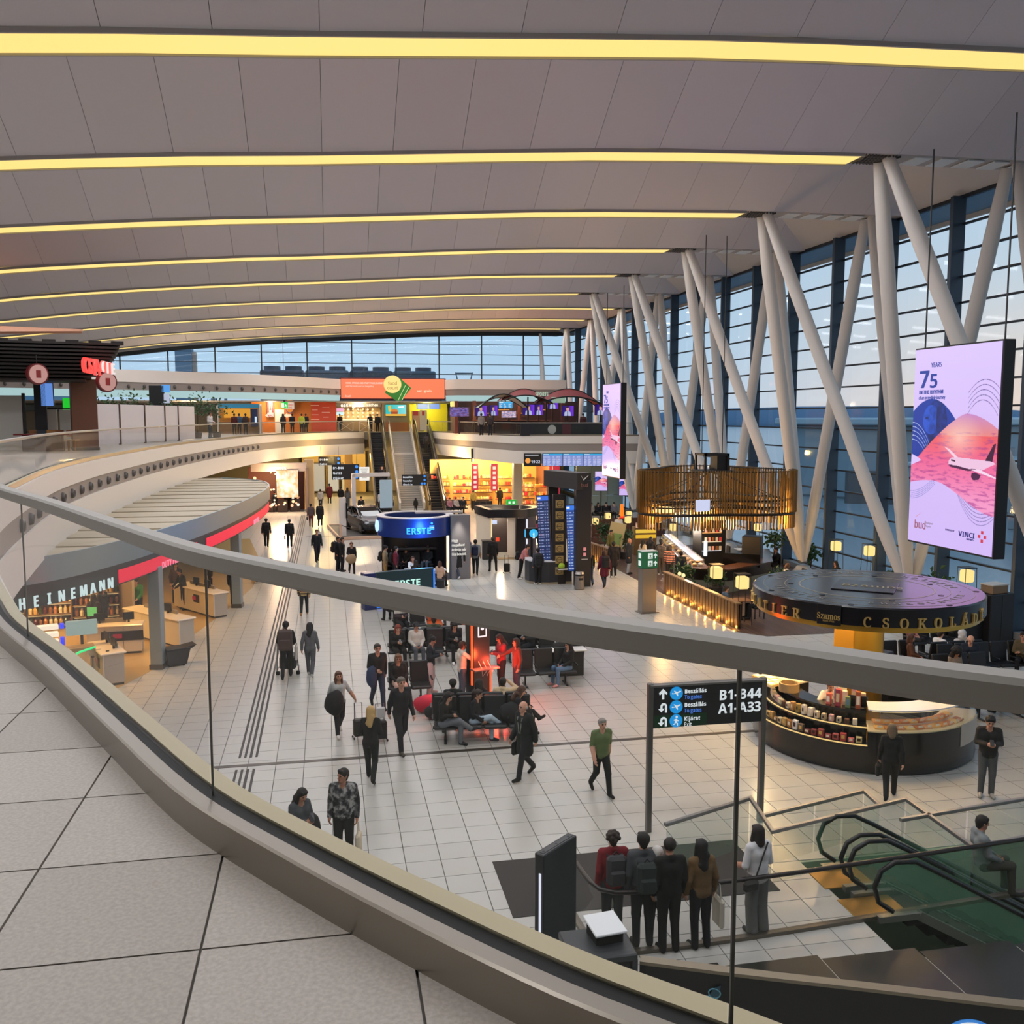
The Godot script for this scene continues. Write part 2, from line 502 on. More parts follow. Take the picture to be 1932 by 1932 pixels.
	noz.lathe([Vector2(0.0,0.02),Vector2(0.07,0.02),Vector2(0.11,0.1),Vector2(0.14,0.06),Vector2(0.15,0.0)],14)
	var nm := noz.mesh()
	var dist := 0.0
	for i in range(1,edge.size()):
		dist += edge[i].distance_to(edge[i - 1])
		if dist > 1.45 and edge[i].z < -21.5 and edge[i].z > -74.0:
			dist = 0.0
			var d := (edge[i] - edge[i - 1]).normalized()
			var o := put(tr,"air_nozzle",nm,mat("5d5855",0.4,0.3),edge[i]+d.cross(Vector3.UP)*0.11+V(0,-0.83,0))
			o.basis = Basis(d,d.cross(Vector3.UP),-Vector3.UP)
	# balustrades
	rail_run(edge,"curved glass balustrade with grey handrail running along the gallery edge")
	rail_run(edge_r,"straight glass balustrade in front of the sports bar right of the far escalators")
func rail_run(path: PackedVector3Array,label: String) -> void:
	var g := thing("balustrade",label,"balustrade")
	var steel := mat("8c857a",0.32,0.75)
	var s := Mb.new()
	s.sweep(path,[Vector2(-0.1,0.0),Vector2(0.1,0.0),Vector2(0.1,0.115),Vector2(0.028,0.115),Vector2(0.028,0.07),Vector2(-0.028,0.07),Vector2(-0.028,0.115),Vector2(-0.092,0.125),Vector2(-0.1,0.118)])
	put(g,"base_channel",s.mesh(),steel)
	s = Mb.new()
	s.sweep(path,[Vector2(-0.028,0.07),Vector2(0.028,0.07),Vector2(0.028,0.11),Vector2(-0.028,0.11)])
	put(g,"gasket",s.mesh(),mat("050505",0.7))
	s = Mb.new()
	s.sweep(path,[Vector2(0.028,0.11),Vector2(0.1,0.11),Vector2(0.1,0.122),Vector2(0.028,0.122)])
	put(g,"cover_strip",s.mesh(),mat("b5aa8a",0.45,0.3))
	s = Mb.new()
	s.sweep(path,[Vector2(-0.035,0.965),Vector2(0.035,0.965),Vector2(0.04,0.975),Vector2(0.04,1.018),Vector2(0.03,1.03),Vector2(-0.03,1.03),Vector2(-0.04,1.018),Vector2(-0.04,0.975)])
	put(g,"handrail",s.mesh(),mat("8f8c85",0.45,0.35))
	# glass panes of about 1.5 m
	var acc := 0.0
	var from := 0
	var cuts := [-1.8,-3.45,-6.3] if path.size() > 9 else []
	for i in range(1,path.size()):
		acc += path[i].distance_to(path[i - 1])
		var cut: bool = cuts.any(func(c): return path[i].z <= c and path[i - 1].z > c)
		if cut or (acc > 1.75 and not (path[i].z < -1.2 and path[i].z > -6.45)) or i == path.size() - 1:
			var q := Mb.new()
			var seg := path.slice(from,i+1)
			var a := seg[0]; var z := seg[seg.size() - 1]
			seg[0] = a+(seg[1] - a).normalized()*0.006; seg[seg.size() - 1] = z+(seg[seg.size() - 2] - z).normalized()*0.006
			q.sweep(seg,[Vector2(-0.008,0.08),Vector2(-0.008,0.97)],false)
			put(g,"glass_pane",q.mesh(),glass("49544e",0.13,0.28))
			if path[i].z > -9.0 or path.size() < 9: bx(g,"pane_joint",z+V(0,0.53,0),V(0.008,0.86,0.008),mat("4a4c48",0.5),0.0)
			acc = 0.0; from = i
func ceiling() -> void:
	var c := setting("ceiling")
	var pm := [mat("d8d4da",0.65),mat("d6d2d8",0.65),mat("dad6dc",0.65)]
	var x0 := -30.0
	var xf := 24.0
	var back := Mb.new()
	var bott := Mb.new()
	for k in range(-2,11):
		var z := beam_z(k)
		# flat underside of the beam
		var xs := [-30.0,-24.0,-18.8,-14.0,-9.4,-4.7,0.0,4.7,9.4,13.2,17.0,19.6,xf]
		for i in xs.size() - 1:
			var a: float = xs[i]; var b: float = xs[i+1]
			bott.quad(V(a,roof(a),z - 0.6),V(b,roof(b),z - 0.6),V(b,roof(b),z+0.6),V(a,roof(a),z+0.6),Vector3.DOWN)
			# the fold rising away from the camera
			var r0 := ridge(a); var r1 := ridge(b)
			back.quad(V(a,roof(a),z - 0.6),V(b,roof(b),z - 0.6),V(b,r1,z - fold(b)),V(a,r0,z - fold(a)),V(0,-1,-1))
		# the fold coming down towards this beam,seen from the camera: panels
		var n := 27
		for i in n:
			var a := lerpf(x0,xf,float(i)/n)+0.006; var b := lerpf(x0,xf,float(i+1)/n) - 0.006
			var q := Mb.new()
			var p := [V(a,roof(a),z+0.6),V(b,roof(b),z+0.6),V(b,ridge(b),z+fold(b)),V(a,ridge(a),z+fold(a))]
			var nr: Vector3 = (p[1] - p[0]).cross(p[3] - p[0]).normalized()
			if nr.y > 0: nr = -nr
			q.quad(p[0],p[1],p[2],p[3],nr)
			for e in 4: q.quad(p[e],p[(e+1) % 4],p[(e+1) % 4] - nr*0.04,p[e] - nr*0.04,(p[e]+p[(e+1) % 4])*0.5 - (p[0]+p[2])*0.5)
			if a > -24.0 and k > 0: put(c,"ceiling_panel",q.mesh(),pm[rng.randi() % 3])
			else: back.quad(p[0],p[1],p[2],p[3],nr)
		# hipped end over the glass wall
		var h := Mb.new()
		h.tri(V(xf,roof(xf),z+0.6),V(xf,roof(xf),z+7.96),V(19.6,ridge(19.6),z+4.28),V(-0.6,-1,0))
		put(c,"hip_facet",h.mesh(),mat("d4cfcc",0.6))
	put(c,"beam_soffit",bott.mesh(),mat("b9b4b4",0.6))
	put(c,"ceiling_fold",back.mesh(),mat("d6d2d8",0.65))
	var top := Mb.new()
	top.box(V(-3,19.0,-46),V(58,0.3,112))
	put(c,"roof_deck",top.mesh(),mat("777777",0.9))
	# light strips
	var names := ["nearest the camera, crossing the whole picture","second from the camera, ending at the first strut tree","third from the camera","fourth from the camera","fifth from the camera","sixth from the camera","third from the end wall","second from the end wall","nearest the end wall"]
	for k in range(-1,10):
		var z := beam_z(k)
		var xe := 16.83 if k <= 6 else 22.0
		var s := Mb.new()
		var fr := Mb.new()
		var n := 14
		for i in n:
			var a := lerpf(-24.0,xe,float(i)/n); var b := lerpf(-24.0,xe,float(i+1)/n)
			s.quad(V(a,roof(a) - 0.06,z - 0.52),V(b,roof(b) - 0.06,z - 0.52),V(b,roof(b) - 0.06,z+0.52),V(a,roof(a) - 0.06,z+0.52),Vector3.DOWN)
			for sg: float in [-1.0,1.0]: s.quad(V(a,roof(a) - 0.06,z+sg*0.52),V(b,roof(b) - 0.06,z+sg*0.52),V(b,roof(b),z+sg*0.52),V(a,roof(a),z+sg*0.52),V(0,0,sg))
			for sg: float in [-1.0,1.0]: fr.bar(V(a,roof(a) - 0.05,z+sg*0.57),V(b,roof(b) - 0.05,z+sg*0.57),0.06,0.1)
		s.quad(V(xe,roof(xe) - 0.06,z - 0.52),V(xe,roof(xe),z - 0.52),V(xe,roof(xe),z+0.52),V(xe,roof(xe) - 0.06,z+0.52),Vector3.RIGHT)
		var lab: String = "long yellow ceiling light strip "+(names[k - 1] if k >= 1 else "behind the camera")
		var t := thing("light_strip",lab,"ceiling light",Vector3.ZERO,0.0,"ceiling light strips")
		put(t,"diffuser",s.mesh(),glow("ffe084",1.05))
		put(t,"frame",fr.mesh(),mat("a9a4a2",0.5))
		# slatted white soffit and open grid beyond the strip
		var gr := Mb.new()
		var xg := xe+0.1
		for i in 9:
			gr.bar(V(xg+i*0.12,roof(xg) - 0.03,z - 0.5),V(xg+i*0.12+0.25,roof(xg) - 0.03,z+0.5),0.025,0.06)
			gr.bar(V(xg+i*0.12+0.25,roof(xg) - 0.03,z - 0.5),V(xg+i*0.12,roof(xg) - 0.03,z+0.5),0.025,0.06)
		put(t,"end_grid",gr.mesh(),mat("5a5856",0.5))
		if k <= 6:
			for i in 5: bx(t,"white_slat",V(19.0+i*0.95,roof(20.0) - 0.03,z),V(0.6,0.05,0.9),mat("e9ecee",0.4),0.01)
func fold(x: float) -> float: return 4.28 if x <= 19.6 else lerpf(4.28,0.62,(x - 19.6)/4.4)
func ridge(x: float) -> float:
	var y := roof(minf(x,19.6))+2.1
	return y if x <= 19.6 else lerpf(y,roof(24.0),(x - 19.6)/4.4)
func facade() -> void:
	var steel := mat("3c4a58",0.45,0.3)
	var dark := mat("20272f",0.5,0.2)
	var w := setting("window_1")
	var pane := glass("c8dce6",0.03,0.35)
	var xf := 24.0
	var zs := []
	for i in range(-6,22):
		zs.append(beam_z(1)+4.28 - i*4.28 if false else -20.1 - 4.28*i)
	var ys := []
	for i in 17: ys.append(0.3+i*0.985)
	var rest := Mb.new()
	for i in zs.size():
		var z: float = zs[i]
		if z < -95.2: continue
		if z < -22.0:
			bx(w,"mullion",V(xf - 0.28,8.05,z),V(0.56,16.1,0.2),steel,0.015)
		else: rest.box(V(xf - 0.28,8.05,z),V(0.56,16.1,0.2))
		if z - 4.28 < -95.2: continue
		var zc := z - 2.14
		for j in ys.size():
			if z < -22.0: bx(w,"transom",V(xf - 0.06,ys[j],zc),V(0.16,0.07,4.08),dark,0.01)
			else: rest.box(V(xf - 0.06,ys[j],zc),V(0.16,0.07,4.08))
	put(w,"mullion_row",rest.mesh(),steel)
	var far := Mb.new()
	var pm := Mb.new(); pm.quad(V(0,-0.46,-2.05),V(0,-0.46,2.05),V(0,0.46,2.05),V(0,0.46,-2.05),Vector3.LEFT)
	var pmesh := pm.mesh()
	for i in zs.size():
		if zs[i] - 4.28 < -95.2: continue
		for j in ys.size() - 1:
			var c := V(xf,ys[j]+0.4925,zs[i] - 2.14)
			if c.z < -26.0: put(w,"pane",pmesh,pane,c)
			else: far.quad(c+V(0,-0.46,-2.05),c+V(0,-0.46,2.05),c+V(0,0.46,2.05),c+V(0,0.46,-2.05),Vector3.LEFT)
	stuff(put(w,"pane",far.mesh(),pane))
	bx(w,"sill",V(23.8,0.14,-45),V(0.6,0.28,100.5),mat("6d7378",0.5),0.02)
	bx(w,"head",V(24.05,16.17,-45),V(0.3,0.16,100.5),dark,0.02)
	# end wall: glass over the food court roof
	var e := setting("window_2")
	var zf := -95.0
	var thin := mat("2e3840",0.5,0.2)
	var x := 24.0
	var rows := [9.0,10.0,10.95,11.95,12.95,13.95,14.95]
	for i in 14:
		var xl := x - 4.3
		bx(e,"mullion",V(x,(9.0+roof(x))*0.5,zf),V(0.12,roof(x) - 9.0,0.16),thin,0.01)
		for j in rows.size():
			var y0: float = rows[j]
			var yr := roof(x); var yl := roof(xl)
			if y0 > minf(yr,yl): continue
			bx(e,"transom",V((x+xl)*0.5,y0,zf),V(4.2,0.06,0.12),thin,0.005)
			var y1: float = rows[j+1] if j < rows.size() - 1 else 99.0
			var b := Mb.new()
			b.quad(V(xl+0.06,y0+0.03,zf),V(x - 0.06,y0+0.03,zf),V(x - 0.06,minf(y1 - 0.03,yr),zf),V(xl+0.06,minf(y1 - 0.03,yl),zf),Vector3.BACK)
			put(e,"pane",b.mesh(),pane)
		var hd := Mb.new(); hd.bar(V(xl,roof(xl)+0.0,zf),V(x,roof(x)+0.0,zf),0.3,0.35)
		put(e,"head",hd.mesh(),thin)
		x = xl
	# closing walls
	var wl := mat("a9a49c",0.8)
	struct("wall_left",bxm(V(0.4,19.4,110)),wl).position = V(-34.2,9.5,-45)
	struct("wall_back",bxm(V(60,19.4,0.4)),wl).position = V(-4,9.5,10.2)
	var b := Mb.new()
	b.box(V(-5.0,4.3,-99.8),V(58,9.4,0.4)); b.box(V(24.2,2.0,-97.4),V(0.4,14,5.0)); b.box(V(-5.0,9.05,-97.4),V(58,0.1,5.0))
	struct("wall_far",b.mesh(),wl)
	# lintel and edge beam of the roof above the glass
	var m := Mb.new()
	m.box(V(24.2,17.7,-45),V(0.4,2.8,110)); m.box(V(-5,17.5,-95.1),V(60,3.0,0.3))
	struct("wall_top",m.mesh(),wl)
	# strut trees
	var st := mat("d6d2cd",0.45)
	var words := ["nearest the camera, behind the large advertising screen","second from the camera, beside the chocolate kiosk roof","third from the camera, behind the slatted cafe crown","fourth from the camera, left of the cafe crown","fifth from the camera, behind the smaller advertising screen","sixth from the camera, by the sports bar"]
	for k in range(1,7):
		var z := beam_z(k) - 4.28
		var foot := V(22.4,0.55,z)
		var t := thing("strut_tree","white four-strut steel roof support, "+words[k - 1],"column",Vector3.ZERO,0.0,"white strut trees along the glass wall")
		for q in [[17.86,beam_z(k)],[17.86,beam_z(k+1)],[22.6,beam_z(k)],[22.6,beam_z(k+1)]]:
			if k == 6 and q[0] < 20.0 and q[1] < beam_z(6) - 1.0: continue
			var top := V(q[0],roof(q[0]) - 0.02,q[1] - signf(q[1] - z)*0.25)
			var d := (top - foot).normalized()
			var s := Mb.new()
			var st0 := foot+d*0.9
			s.tube([foot+d*0.35,st0,st0+(top - st0)*0.12,st0+(top - st0)*0.85,top],[0.11,0.17,0.26,0.26,0.2],16)
			put(t,"strut",s.mesh(),st)
			var p := Mb.new()
			p.tube([foot+d*0.3+V(-0.13,0,0),foot+d*0.3+V(0.13,0,0)],0.09,12)
			put(t,"pin",p.mesh(),mat("8a8d90",0.4,0.6))
		var f := Mb.new()
		f.lathe([Vector2(0,0),Vector2(0.55,0),Vector2(0.5,0.35),Vector2(0.28,0.62),Vector2(0,0.66)],20,V(22.4,0,z))
		put(t,"foot",f.mesh(),mat("a5a5a3",0.45,0.3))
	var w2 := ["third from the end wall","second from the end wall","nearest the end wall"]
	for k in range(7,10):
		var t := thing("strut_pair","white V-shaped strut pair on the upper floor, "+w2[k - 7],"column",Vector3.ZERO,0.0,"white strut pairs at the far end")
		for sg: float in [-1.0,1.0]:
			var top := V(22.6,roof(22.6) - 0.02,beam_z(k)+sg*0.2)
			var bot := V(22.3,G,beam_z(k)+sg*3.2)
			if sg < 0 and k == 9: bot.z = beam_z(k) - 2.4
			var s := Mb.new()
			s.tube([bot,bot+(top - bot)*0.08,bot+(top - bot)*0.2,bot+(top - bot)*0.85,top],[0.12,0.18,0.25,0.25,0.2],14)
			put(t,"strut",s.mesh(),st)
	var t := thing("strut_pair","slender white strut standing before the middle of the end glass wall's right bay","column")
	var s := Mb.new(); s.tube([V(21.6,9.1,-94.0),V(21.5,12,-94.1),V(21.3,roof(21.3) - 0.02,-94.3)],[0.3,0.25,0.14],12)
	put(t,"strut",s.mesh(),st)
func outside() -> void:
	var b := Mb.new()
	b.box(V(900,-5.0,-400),V(2600,1.0,2600))
	struct("ground",b.mesh(),mat("8a979c",0.22))
	# eaves over the glass
	var ev := thing("eaves","projecting roof edge outside the glass wall with a pale rim","roof edge")
	bx(ev,"soffit",V(25.7,16.55,-45),V(3.2,0.2,110),mat("6e93ad",0.5),0.02)
	bx(ev,"rim",V(27.35,16.5,-45),V(0.1,0.5,110),mat("e7ddcf",0.4),0.02)
	# floodlight masts
	for q in [[93.0,-118.0,17.0,"taller floodlight mast on the apron, seen through the glass"],[128.0,-154.0,17.5,"farther floodlight mast on the apron, right of the taller one"]]:
		var t := thing("light_mast",q[3],"light mast",V(q[0],-4.5,q[1]),0.0,"floodlight masts on the apron")
		var m := Mb.new(); m.tube([V(0,0,0),V(0,q[2],0)],[0.32,0.16],10); put(t,"pole",m.mesh(),mat("8b969e",0.5,0.4))
		m = Mb.new(); m.tube([V(-2.2,q[2],1.6),V(2.2,q[2],-1.6)],0.1,6); put(t,"crossarm",m.mesh(),mat("6f7a82",0.5,0.4))
		for i in 4:
			var u := -1.0+i*0.67
			var l := bx(t,"floodlight",V(2.1*u,q[2] - 0.25,-1.55*u),V(1.1,0.4,0.7),mat("59646c",0.5,0.3),0.05,0.6)
			l.rotation.x = 0.25
	# gate house with its number,boarding bridge,far buildings
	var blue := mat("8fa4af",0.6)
	var t := thing("boarding_bridge","grey boarding bridge with a sloping roof and an A6 gate panel","boarding bridge",V(64,-4.5,-72))
	bx(t,"tunnel",V(10,5.6,-4),V(26,2.8,3.2),blue,0.1,0.35)
	bx(t,"rotunda",V(0,5.4,0),V(5,4.2,5),mat("a4b2b8",0.6),0.2,0.3)
	bx(t,"gate_panel",V(-1.9,5.6,3.3),V(3.1,4.6,0.2),mat("34516d",0.5),0.05,-0.6)
	txt(t,"gate_number","A6",1.15,glow("e8eef2",0.7),V(-1.75,6.2,3.5),-0.6,0.04,"Droid Sans Bold")
	bx(t,"leg",V(-3,1.4,-1),V(0.7,3.4,0.7),mat("5f6b73",0.5),0.03)
	bx(t,"leg",V(12,1.4,-6),V(0.7,3.4,0.7),mat("5f6b73",0.5),0.03)
	bx(t,"poster",V(-13,5.5,-10),V(4.6,3.2,0.15),mat("4a545c",0.5),0.03,-0.5)
	var pier := thing("pier_building","long low grey terminal pier across the apron","building",V(150,-4.5,-170))
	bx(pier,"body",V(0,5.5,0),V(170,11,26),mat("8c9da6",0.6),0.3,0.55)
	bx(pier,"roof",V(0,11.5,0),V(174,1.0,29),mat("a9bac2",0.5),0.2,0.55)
	for i in 12:
		bx(pier,"window",V(0,6.5,0)+V(cos(0.55),0,-sin(0.55))*(-70.0+i*12.0)+V(sin(0.55),0,cos(0.55))*13.05,V(9.5,2.2,0.1),mat("5a6d79",0.2),0.02,0.55)
	var sh := thing("apron_shed","low flat grey shed in front of the pier","building",V(88,-4.5,-112))
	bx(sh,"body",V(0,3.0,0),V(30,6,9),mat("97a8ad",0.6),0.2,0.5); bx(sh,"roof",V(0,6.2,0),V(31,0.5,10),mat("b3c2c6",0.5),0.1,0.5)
	var rb := thing("apron_shed","reddish brown low store at the foot of the mast","building",V(80,-4.5,-92))
	bx(rb,"body",V(0,4.6,0),V(16,2.0,4),mat("8d6258",0.7),0.1,0.5); bx(rb,"base",V(0,1.8,0),V(15,3.6,3.6),mat("8a9aa2",0.7),0.1,0.5)
	for i in 3:
		var h := Mb.new()
		var c := V(700+i*420,-5,-1150+i*330)
		h.ball(c,V(380,26+i*6,120),24)
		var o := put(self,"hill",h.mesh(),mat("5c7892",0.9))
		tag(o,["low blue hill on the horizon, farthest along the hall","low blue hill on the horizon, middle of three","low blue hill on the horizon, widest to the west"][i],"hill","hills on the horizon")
		o.set_meta("kind","structure")
	# plant on the roof beyond the end wall
	var grey := mat("5d7482",0.5,0.2)
	var dk := mat("43586a",0.5,0.2)
	struct("roof",bxm(V(70,0.6,60),0.05),mat("7c8a92",0.8)).position = V(-4,8.6,-128)
	var u := thing("cooling_plant","row of large dark cooling units on the roof behind the end glass wall","roof plant",V(3.5,8.9,-113))
	for i in 4:
		bx(u,"unit",V(-8.4+i*5.0,2.1,0),V(4.9,4.0,4.5),grey if i % 2 else dk,0.15)
		var m := Mb.new(); m.tube([V(-8.4+i*5.0,1.6,2.5),V(-5.4+i*5.0,1.6,2.5)],1.25,18); put(u,"drum",m.mesh(),dk)
		for j in 2: cyl(u,"fan_cowl",V(-9.6+i*5.0+j*2.4,4.1,0),0.95,0.5,dk,14)
	var pp := Mb.new(); pp.tube([V(-16,0,2),V(-16,2.6,2),V(-13.0,2.6,2),V(-12.0,2.6,0)],0.28,8); pp.tube([V(-14.6,0,2.4),V(-14.6,1.9,2.4),V(-12,1.9,2.4)],0.2,8)
	put(u,"pipe",pp.mesh(),mat("8aa0ac",0.4,0.3))
	var br := Mb.new()
	for sg: float in [-1.0,1.0]: br.bar(V(12.4,0,2),V(12.4+sg*1.0,4.0,2),0.12,0.12)
	br.bar(V(11.5,3.9,2),V(13.4,3.9,2),0.15,0.15); put(u,"bracket",br.mesh(),grey)
	var ch := thing("chimney","tall pale chimney tower left of the cooling units, sunset light painted down one side","chimney",V(-16.4,8.9,-118))
	bx(ch,"shaft",V(0,3.5,0),V(1.9,7.0,1.8),mat("8ba4b8",0.7),0.05); bx(ch,"flue",V(1.2,3.2,0.4),V(0.5,6.4,0.6),mat("d9b8a4",0.6),0.05)  # sunset light is put into the peach colour of the flue
	var sv := thing("roof_plant","pale blue flat plant box at the left on the roof outside","roof plant",V(-36,8.9,-122))
	bx(sv,"box",V(0,1.3,0),V(7,2.6,3),mat("7da3ba",0.5),0.1); bx(sv,"duct",V(5,0.9,0),V(3,0.9,1.2),mat("9cb6c4",0.5),0.05)
	var s2 := thing("roof_plant","low grey plant box on the roof at the right end of the billboard","roof plant",V(15,8.9,-112))
	bx(s2,"box",V(0,1.2,0),V(5,2.4,3),mat("7f98a8",0.5),0.1); bx(s2,"duct",V(3.2,0.7,0),V(1.6,0.7,1.0),mat("9cb6c4",0.5),0.05)
func ringtext(parent: Node,s: String,c: Vector3,r: float,h: float,a_mid: float,step: float,m: Material,face := "Droid Serif Bold",depth := 0.05,flat := false) -> void:
	# letters round a rim; angles in degrees in the x,z plane,read from outside left to right as the angle falls
	var n := s.length()
	for i in n:
		var ch := s[i]
		if ch == " ": continue
		var a := deg_to_rad(a_mid - (i - (n - 1)*0.5)*step)
		var o := txt(parent,"letter",ch,h,m,c+V(cos(a),0,sin(a))*r,PI*0.5 - a,depth,face)
		if flat: o.basis = Basis(Vector3.UP,PI*0.5 - a)*Basis(Vector3.RIGHT,-PI*0.5)
		else: o.position.y -= h*0.5
func arcwall(c: Vector3,r0: float,r1: float,y0: float,y1: float,a0: float,a1: float,k := 24) -> Mb:
	var b := Mb.new()
	var p := [Vector2(r1,y0),Vector2(r1,y1),Vector2(r0,y1),Vector2(r0,y0),Vector2(r1,y0)]
	b.lathe(p,k,c,deg_to_rad(a0),deg_to_rad(a1))
	if absf(a1 - a0) < 359.0:
		for a in [a0,a1]:
			var d := V(cos(deg_to_rad(a)),0,sin(deg_to_rad(a)))
			var t := d.cross(Vector3.UP)*(1.0 if a == a0 else -1.0)
			b.quad(c+d*r0+V(0,y0,0),c+d*r1+V(0,y0,0),c+d*r1+V(0,y1,0),c+d*r0+V(0,y1,0),t)
	return b
func poster() -> Image:
	var w := 300; var h := 470
	var im := Image.create(w,h,false,Image.FORMAT_RGB8)
	var nz := FastNoiseLite.new(); nz.seed = 11; nz.frequency = 0.02; nz.fractal_octaves = 4
	for j in h:
		var v := float(j)/h
		for i in w:
			var u := float(i)/w
			var c := Color("dcc6fb").lerp(Color("d3baf7"),v)
			var top := 0.33+0.32*(0.65 - u)*(0.65 - u)/0.42*(1.0 if u < 0.65 else 1.6)
			if u < 0.65: top = lerpf(0.33,0.60,pow((0.65 - u)/0.65,1.35))
			else: top = 0.33+0.075*pow((u - 0.65)/0.35,1.8)
			var bot := 0.67+0.02*pow(absf(u - 0.28)/0.28,2.0) if u < 0.28 else 0.67+0.14*smoothstep(0.28,1.0,u)
			var hill := 0.255+0.10*pow((u - 0.23)/0.29,2.0)
			if v > hill and v < top and v < 0.56+0.1*(u - 0.0) and u < 0.56:
				c = Color("123aa0")
				var sh := nz.get_noise_2d(i*2.0,j*2.0)
				# a plain long-haired head in profile
				var hx := (u - 0.235)/0.105; var hy := (v - 0.36)/0.075
				var hair := (u - 0.30)/0.13; var hy2 := (v - 0.375)/0.115
				if hair*hair+hy2*hy2 < 1.0: c = Color("0a2468").lerp(Color("123a9a"),clampf(sh+0.4,0,1))
				if hx*hx+hy*hy < 1.0 and u < 0.30: c = Color("2456cc").lerp(Color("133c9c"),clampf(hx*0.7+0.4+sh,0,1))
				if v > 0.45 and absf(u - 0.27) < (v - 0.44)*1.6: c = Color("0b1f58")
				if absf(v - 0.352) < 0.006 and u > 0.16 and u < 0.2: c = Color("0c2a74")
			elif v >= top and v < bot:
				var t := (v - 0.33)/0.45
				c = Color("c98ac8").lerp(Color("f08878"),clampf(t/0.28,0,1))
				if t > 0.24: c = Color("ee5e62").lerp(Color("f06a9a"),clampf((t - 0.24)/0.3,0,1))
				if t > 0.55: c = c.lerp(Color("f59ac8"),clampf((t - 0.55)/0.4,0,1))
				var q := nz.get_noise_2d(i*1.0,j*5.0)
				if t > 0.2: c = c.lerp(Color("a8408c"),clampf(q*1.4 - 0.05,0,0.65))
				c = c.lerp(Color("ffd9c8"),clampf(1.0 - Vector2((u - 0.58)*2.2,(v - 0.45)*5.0).length()*1.6,0,1)*0.8)
			# contour lines
			for k in 5:
				var yy := 0.17+0.024*k+1.9*pow(u - 0.84+0.005*k,2.0)*(1.0+0.1*k)
				if u > 0.66 and absf(v - yy) < 0.0016 and v < 0.34: c = Color("6d5a9c")
				var y2 := 0.86 - 0.018*k - 0.9*pow(u - 0.85,2.0)*(2.2 - 0.2*k)
				if u > 0.5 and v > bot and absf(v - y2) < 0.0014: c = Color("7a68a8")
				var y3 := 0.775 - 0.010*k - 0.9*pow(maxf(u,0.0),2.0)
				if u < 0.32 and v > bot and absf(v - y3) < 0.0014: c = Color("8a8ad0")
				var y4 := 0.375+0.022*k+2.2*u*u
				if u < 0.25 and v > hill and v < top and absf(v - y4) < 0.0016: c = Color("c9d2f4")
			im.set_pixel(i,j,c)
	# airliner
	fill_poly(im,[[0.41,0.495],[0.47,0.505],[0.58,0.545],[0.54,0.548]],Color("f3cfe4"))
	fill_poly(im,[[0.47,0.565],[0.50,0.548],[0.58,0.545],[0.95,0.553],[0.99,0.565],[0.92,0.582],[0.85,0.6],[0.7,0.607],[0.5,0.592],[0.47,0.583]],Color("eec4e2"))
	fill_poly(im,[[0.47,0.583],[0.56,0.585],[0.7,0.597],[0.85,0.596],[0.7,0.608],[0.5,0.594]],Color("4a1c46"))
	fill_poly(im,[[0.88,0.552],[0.96,0.475],[0.985,0.47],[0.955,0.555]],Color("3a1438"))
	fill_poly(im,[[0.72,0.6],[0.82,0.595],[1.0,0.628],[1.0,0.634]],Color("f6d8ee"))
	fill_poly(im,[[0.74,0.617],[0.78,0.612],[0.84,0.622],[0.82,0.645],[0.76,0.65],[0.735,0.635]],Color("4a1c46"))
	fill_poly(im,[[0.50,0.556],[0.55,0.56],[0.545,0.568],[0.5,0.563]],Color("3a1438"))
	fill_poly(im,[[0.0,0.6],[0.0,0.54],[0.1,0.56],[0.13,0.572]],Color("dcc6fb"))
	return im
func fill_poly(im: Image,pts: Array,c: Color) -> void:
	var p := PackedVector2Array()
	var lo := Vector2(1e9,1e9); var hi := Vector2(-1e9,-1e9)
	for q in pts:
		var a := Vector2(q[0]*im.get_width(),q[1]*im.get_height())
		p.append(a); lo = lo.min(a); hi = hi.max(a)
	for j in range(maxi(0,int(lo.y)),mini(im.get_height(),int(hi.y)+1)):
		for i in range(maxi(0,int(lo.x)),mini(im.get_width(),int(hi.x)+1)):
			if Geometry2D.is_point_in_polygon(Vector2(i+0.5,j+0.5),p): im.set_pixel(i,j,c)
func board(rows: int,cols: Array,bg: Color,head: Color,ink: Color) -> Image:
	var im := Image.create(256,128,false,Image.FORMAT_RGB8)
	im.fill(bg)
	var rh := 128.0/rows
	im.fill_rect(Rect2i(0,0,256,int(rh*1.6)),head)
	im.fill_rect(Rect2i(10,int(rh*0.5),70,int(rh*0.7)),Color.WHITE)
	var r := RandomNumberGenerator.new(); r.seed = rows
	for i in range(2,rows):
		if i % 2: im.fill_rect(Rect2i(0,int(i*rh),256,int(rh)),bg.lightened(0.12))
		for c in cols:
			var x: int = c[0]
			var e: int = c[0]+int(c[1]*r.randf_range(0.5,1.0))
			while x < e:
				var wd := r.randi_range(3,7)
				im.fill_rect(Rect2i(x,int((i+0.25)*rh),mini(wd,e - x),maxi(1,int(rh*0.5))),ink if r.randf() > 0.06 else Color("e08090"))
				x += wd+1
	return im
func hall_things() -> void:
	led_screens()
	way_sign()
	cash_machine()
	stairwell()
	choc_kiosk()
	charging()
	info_point()
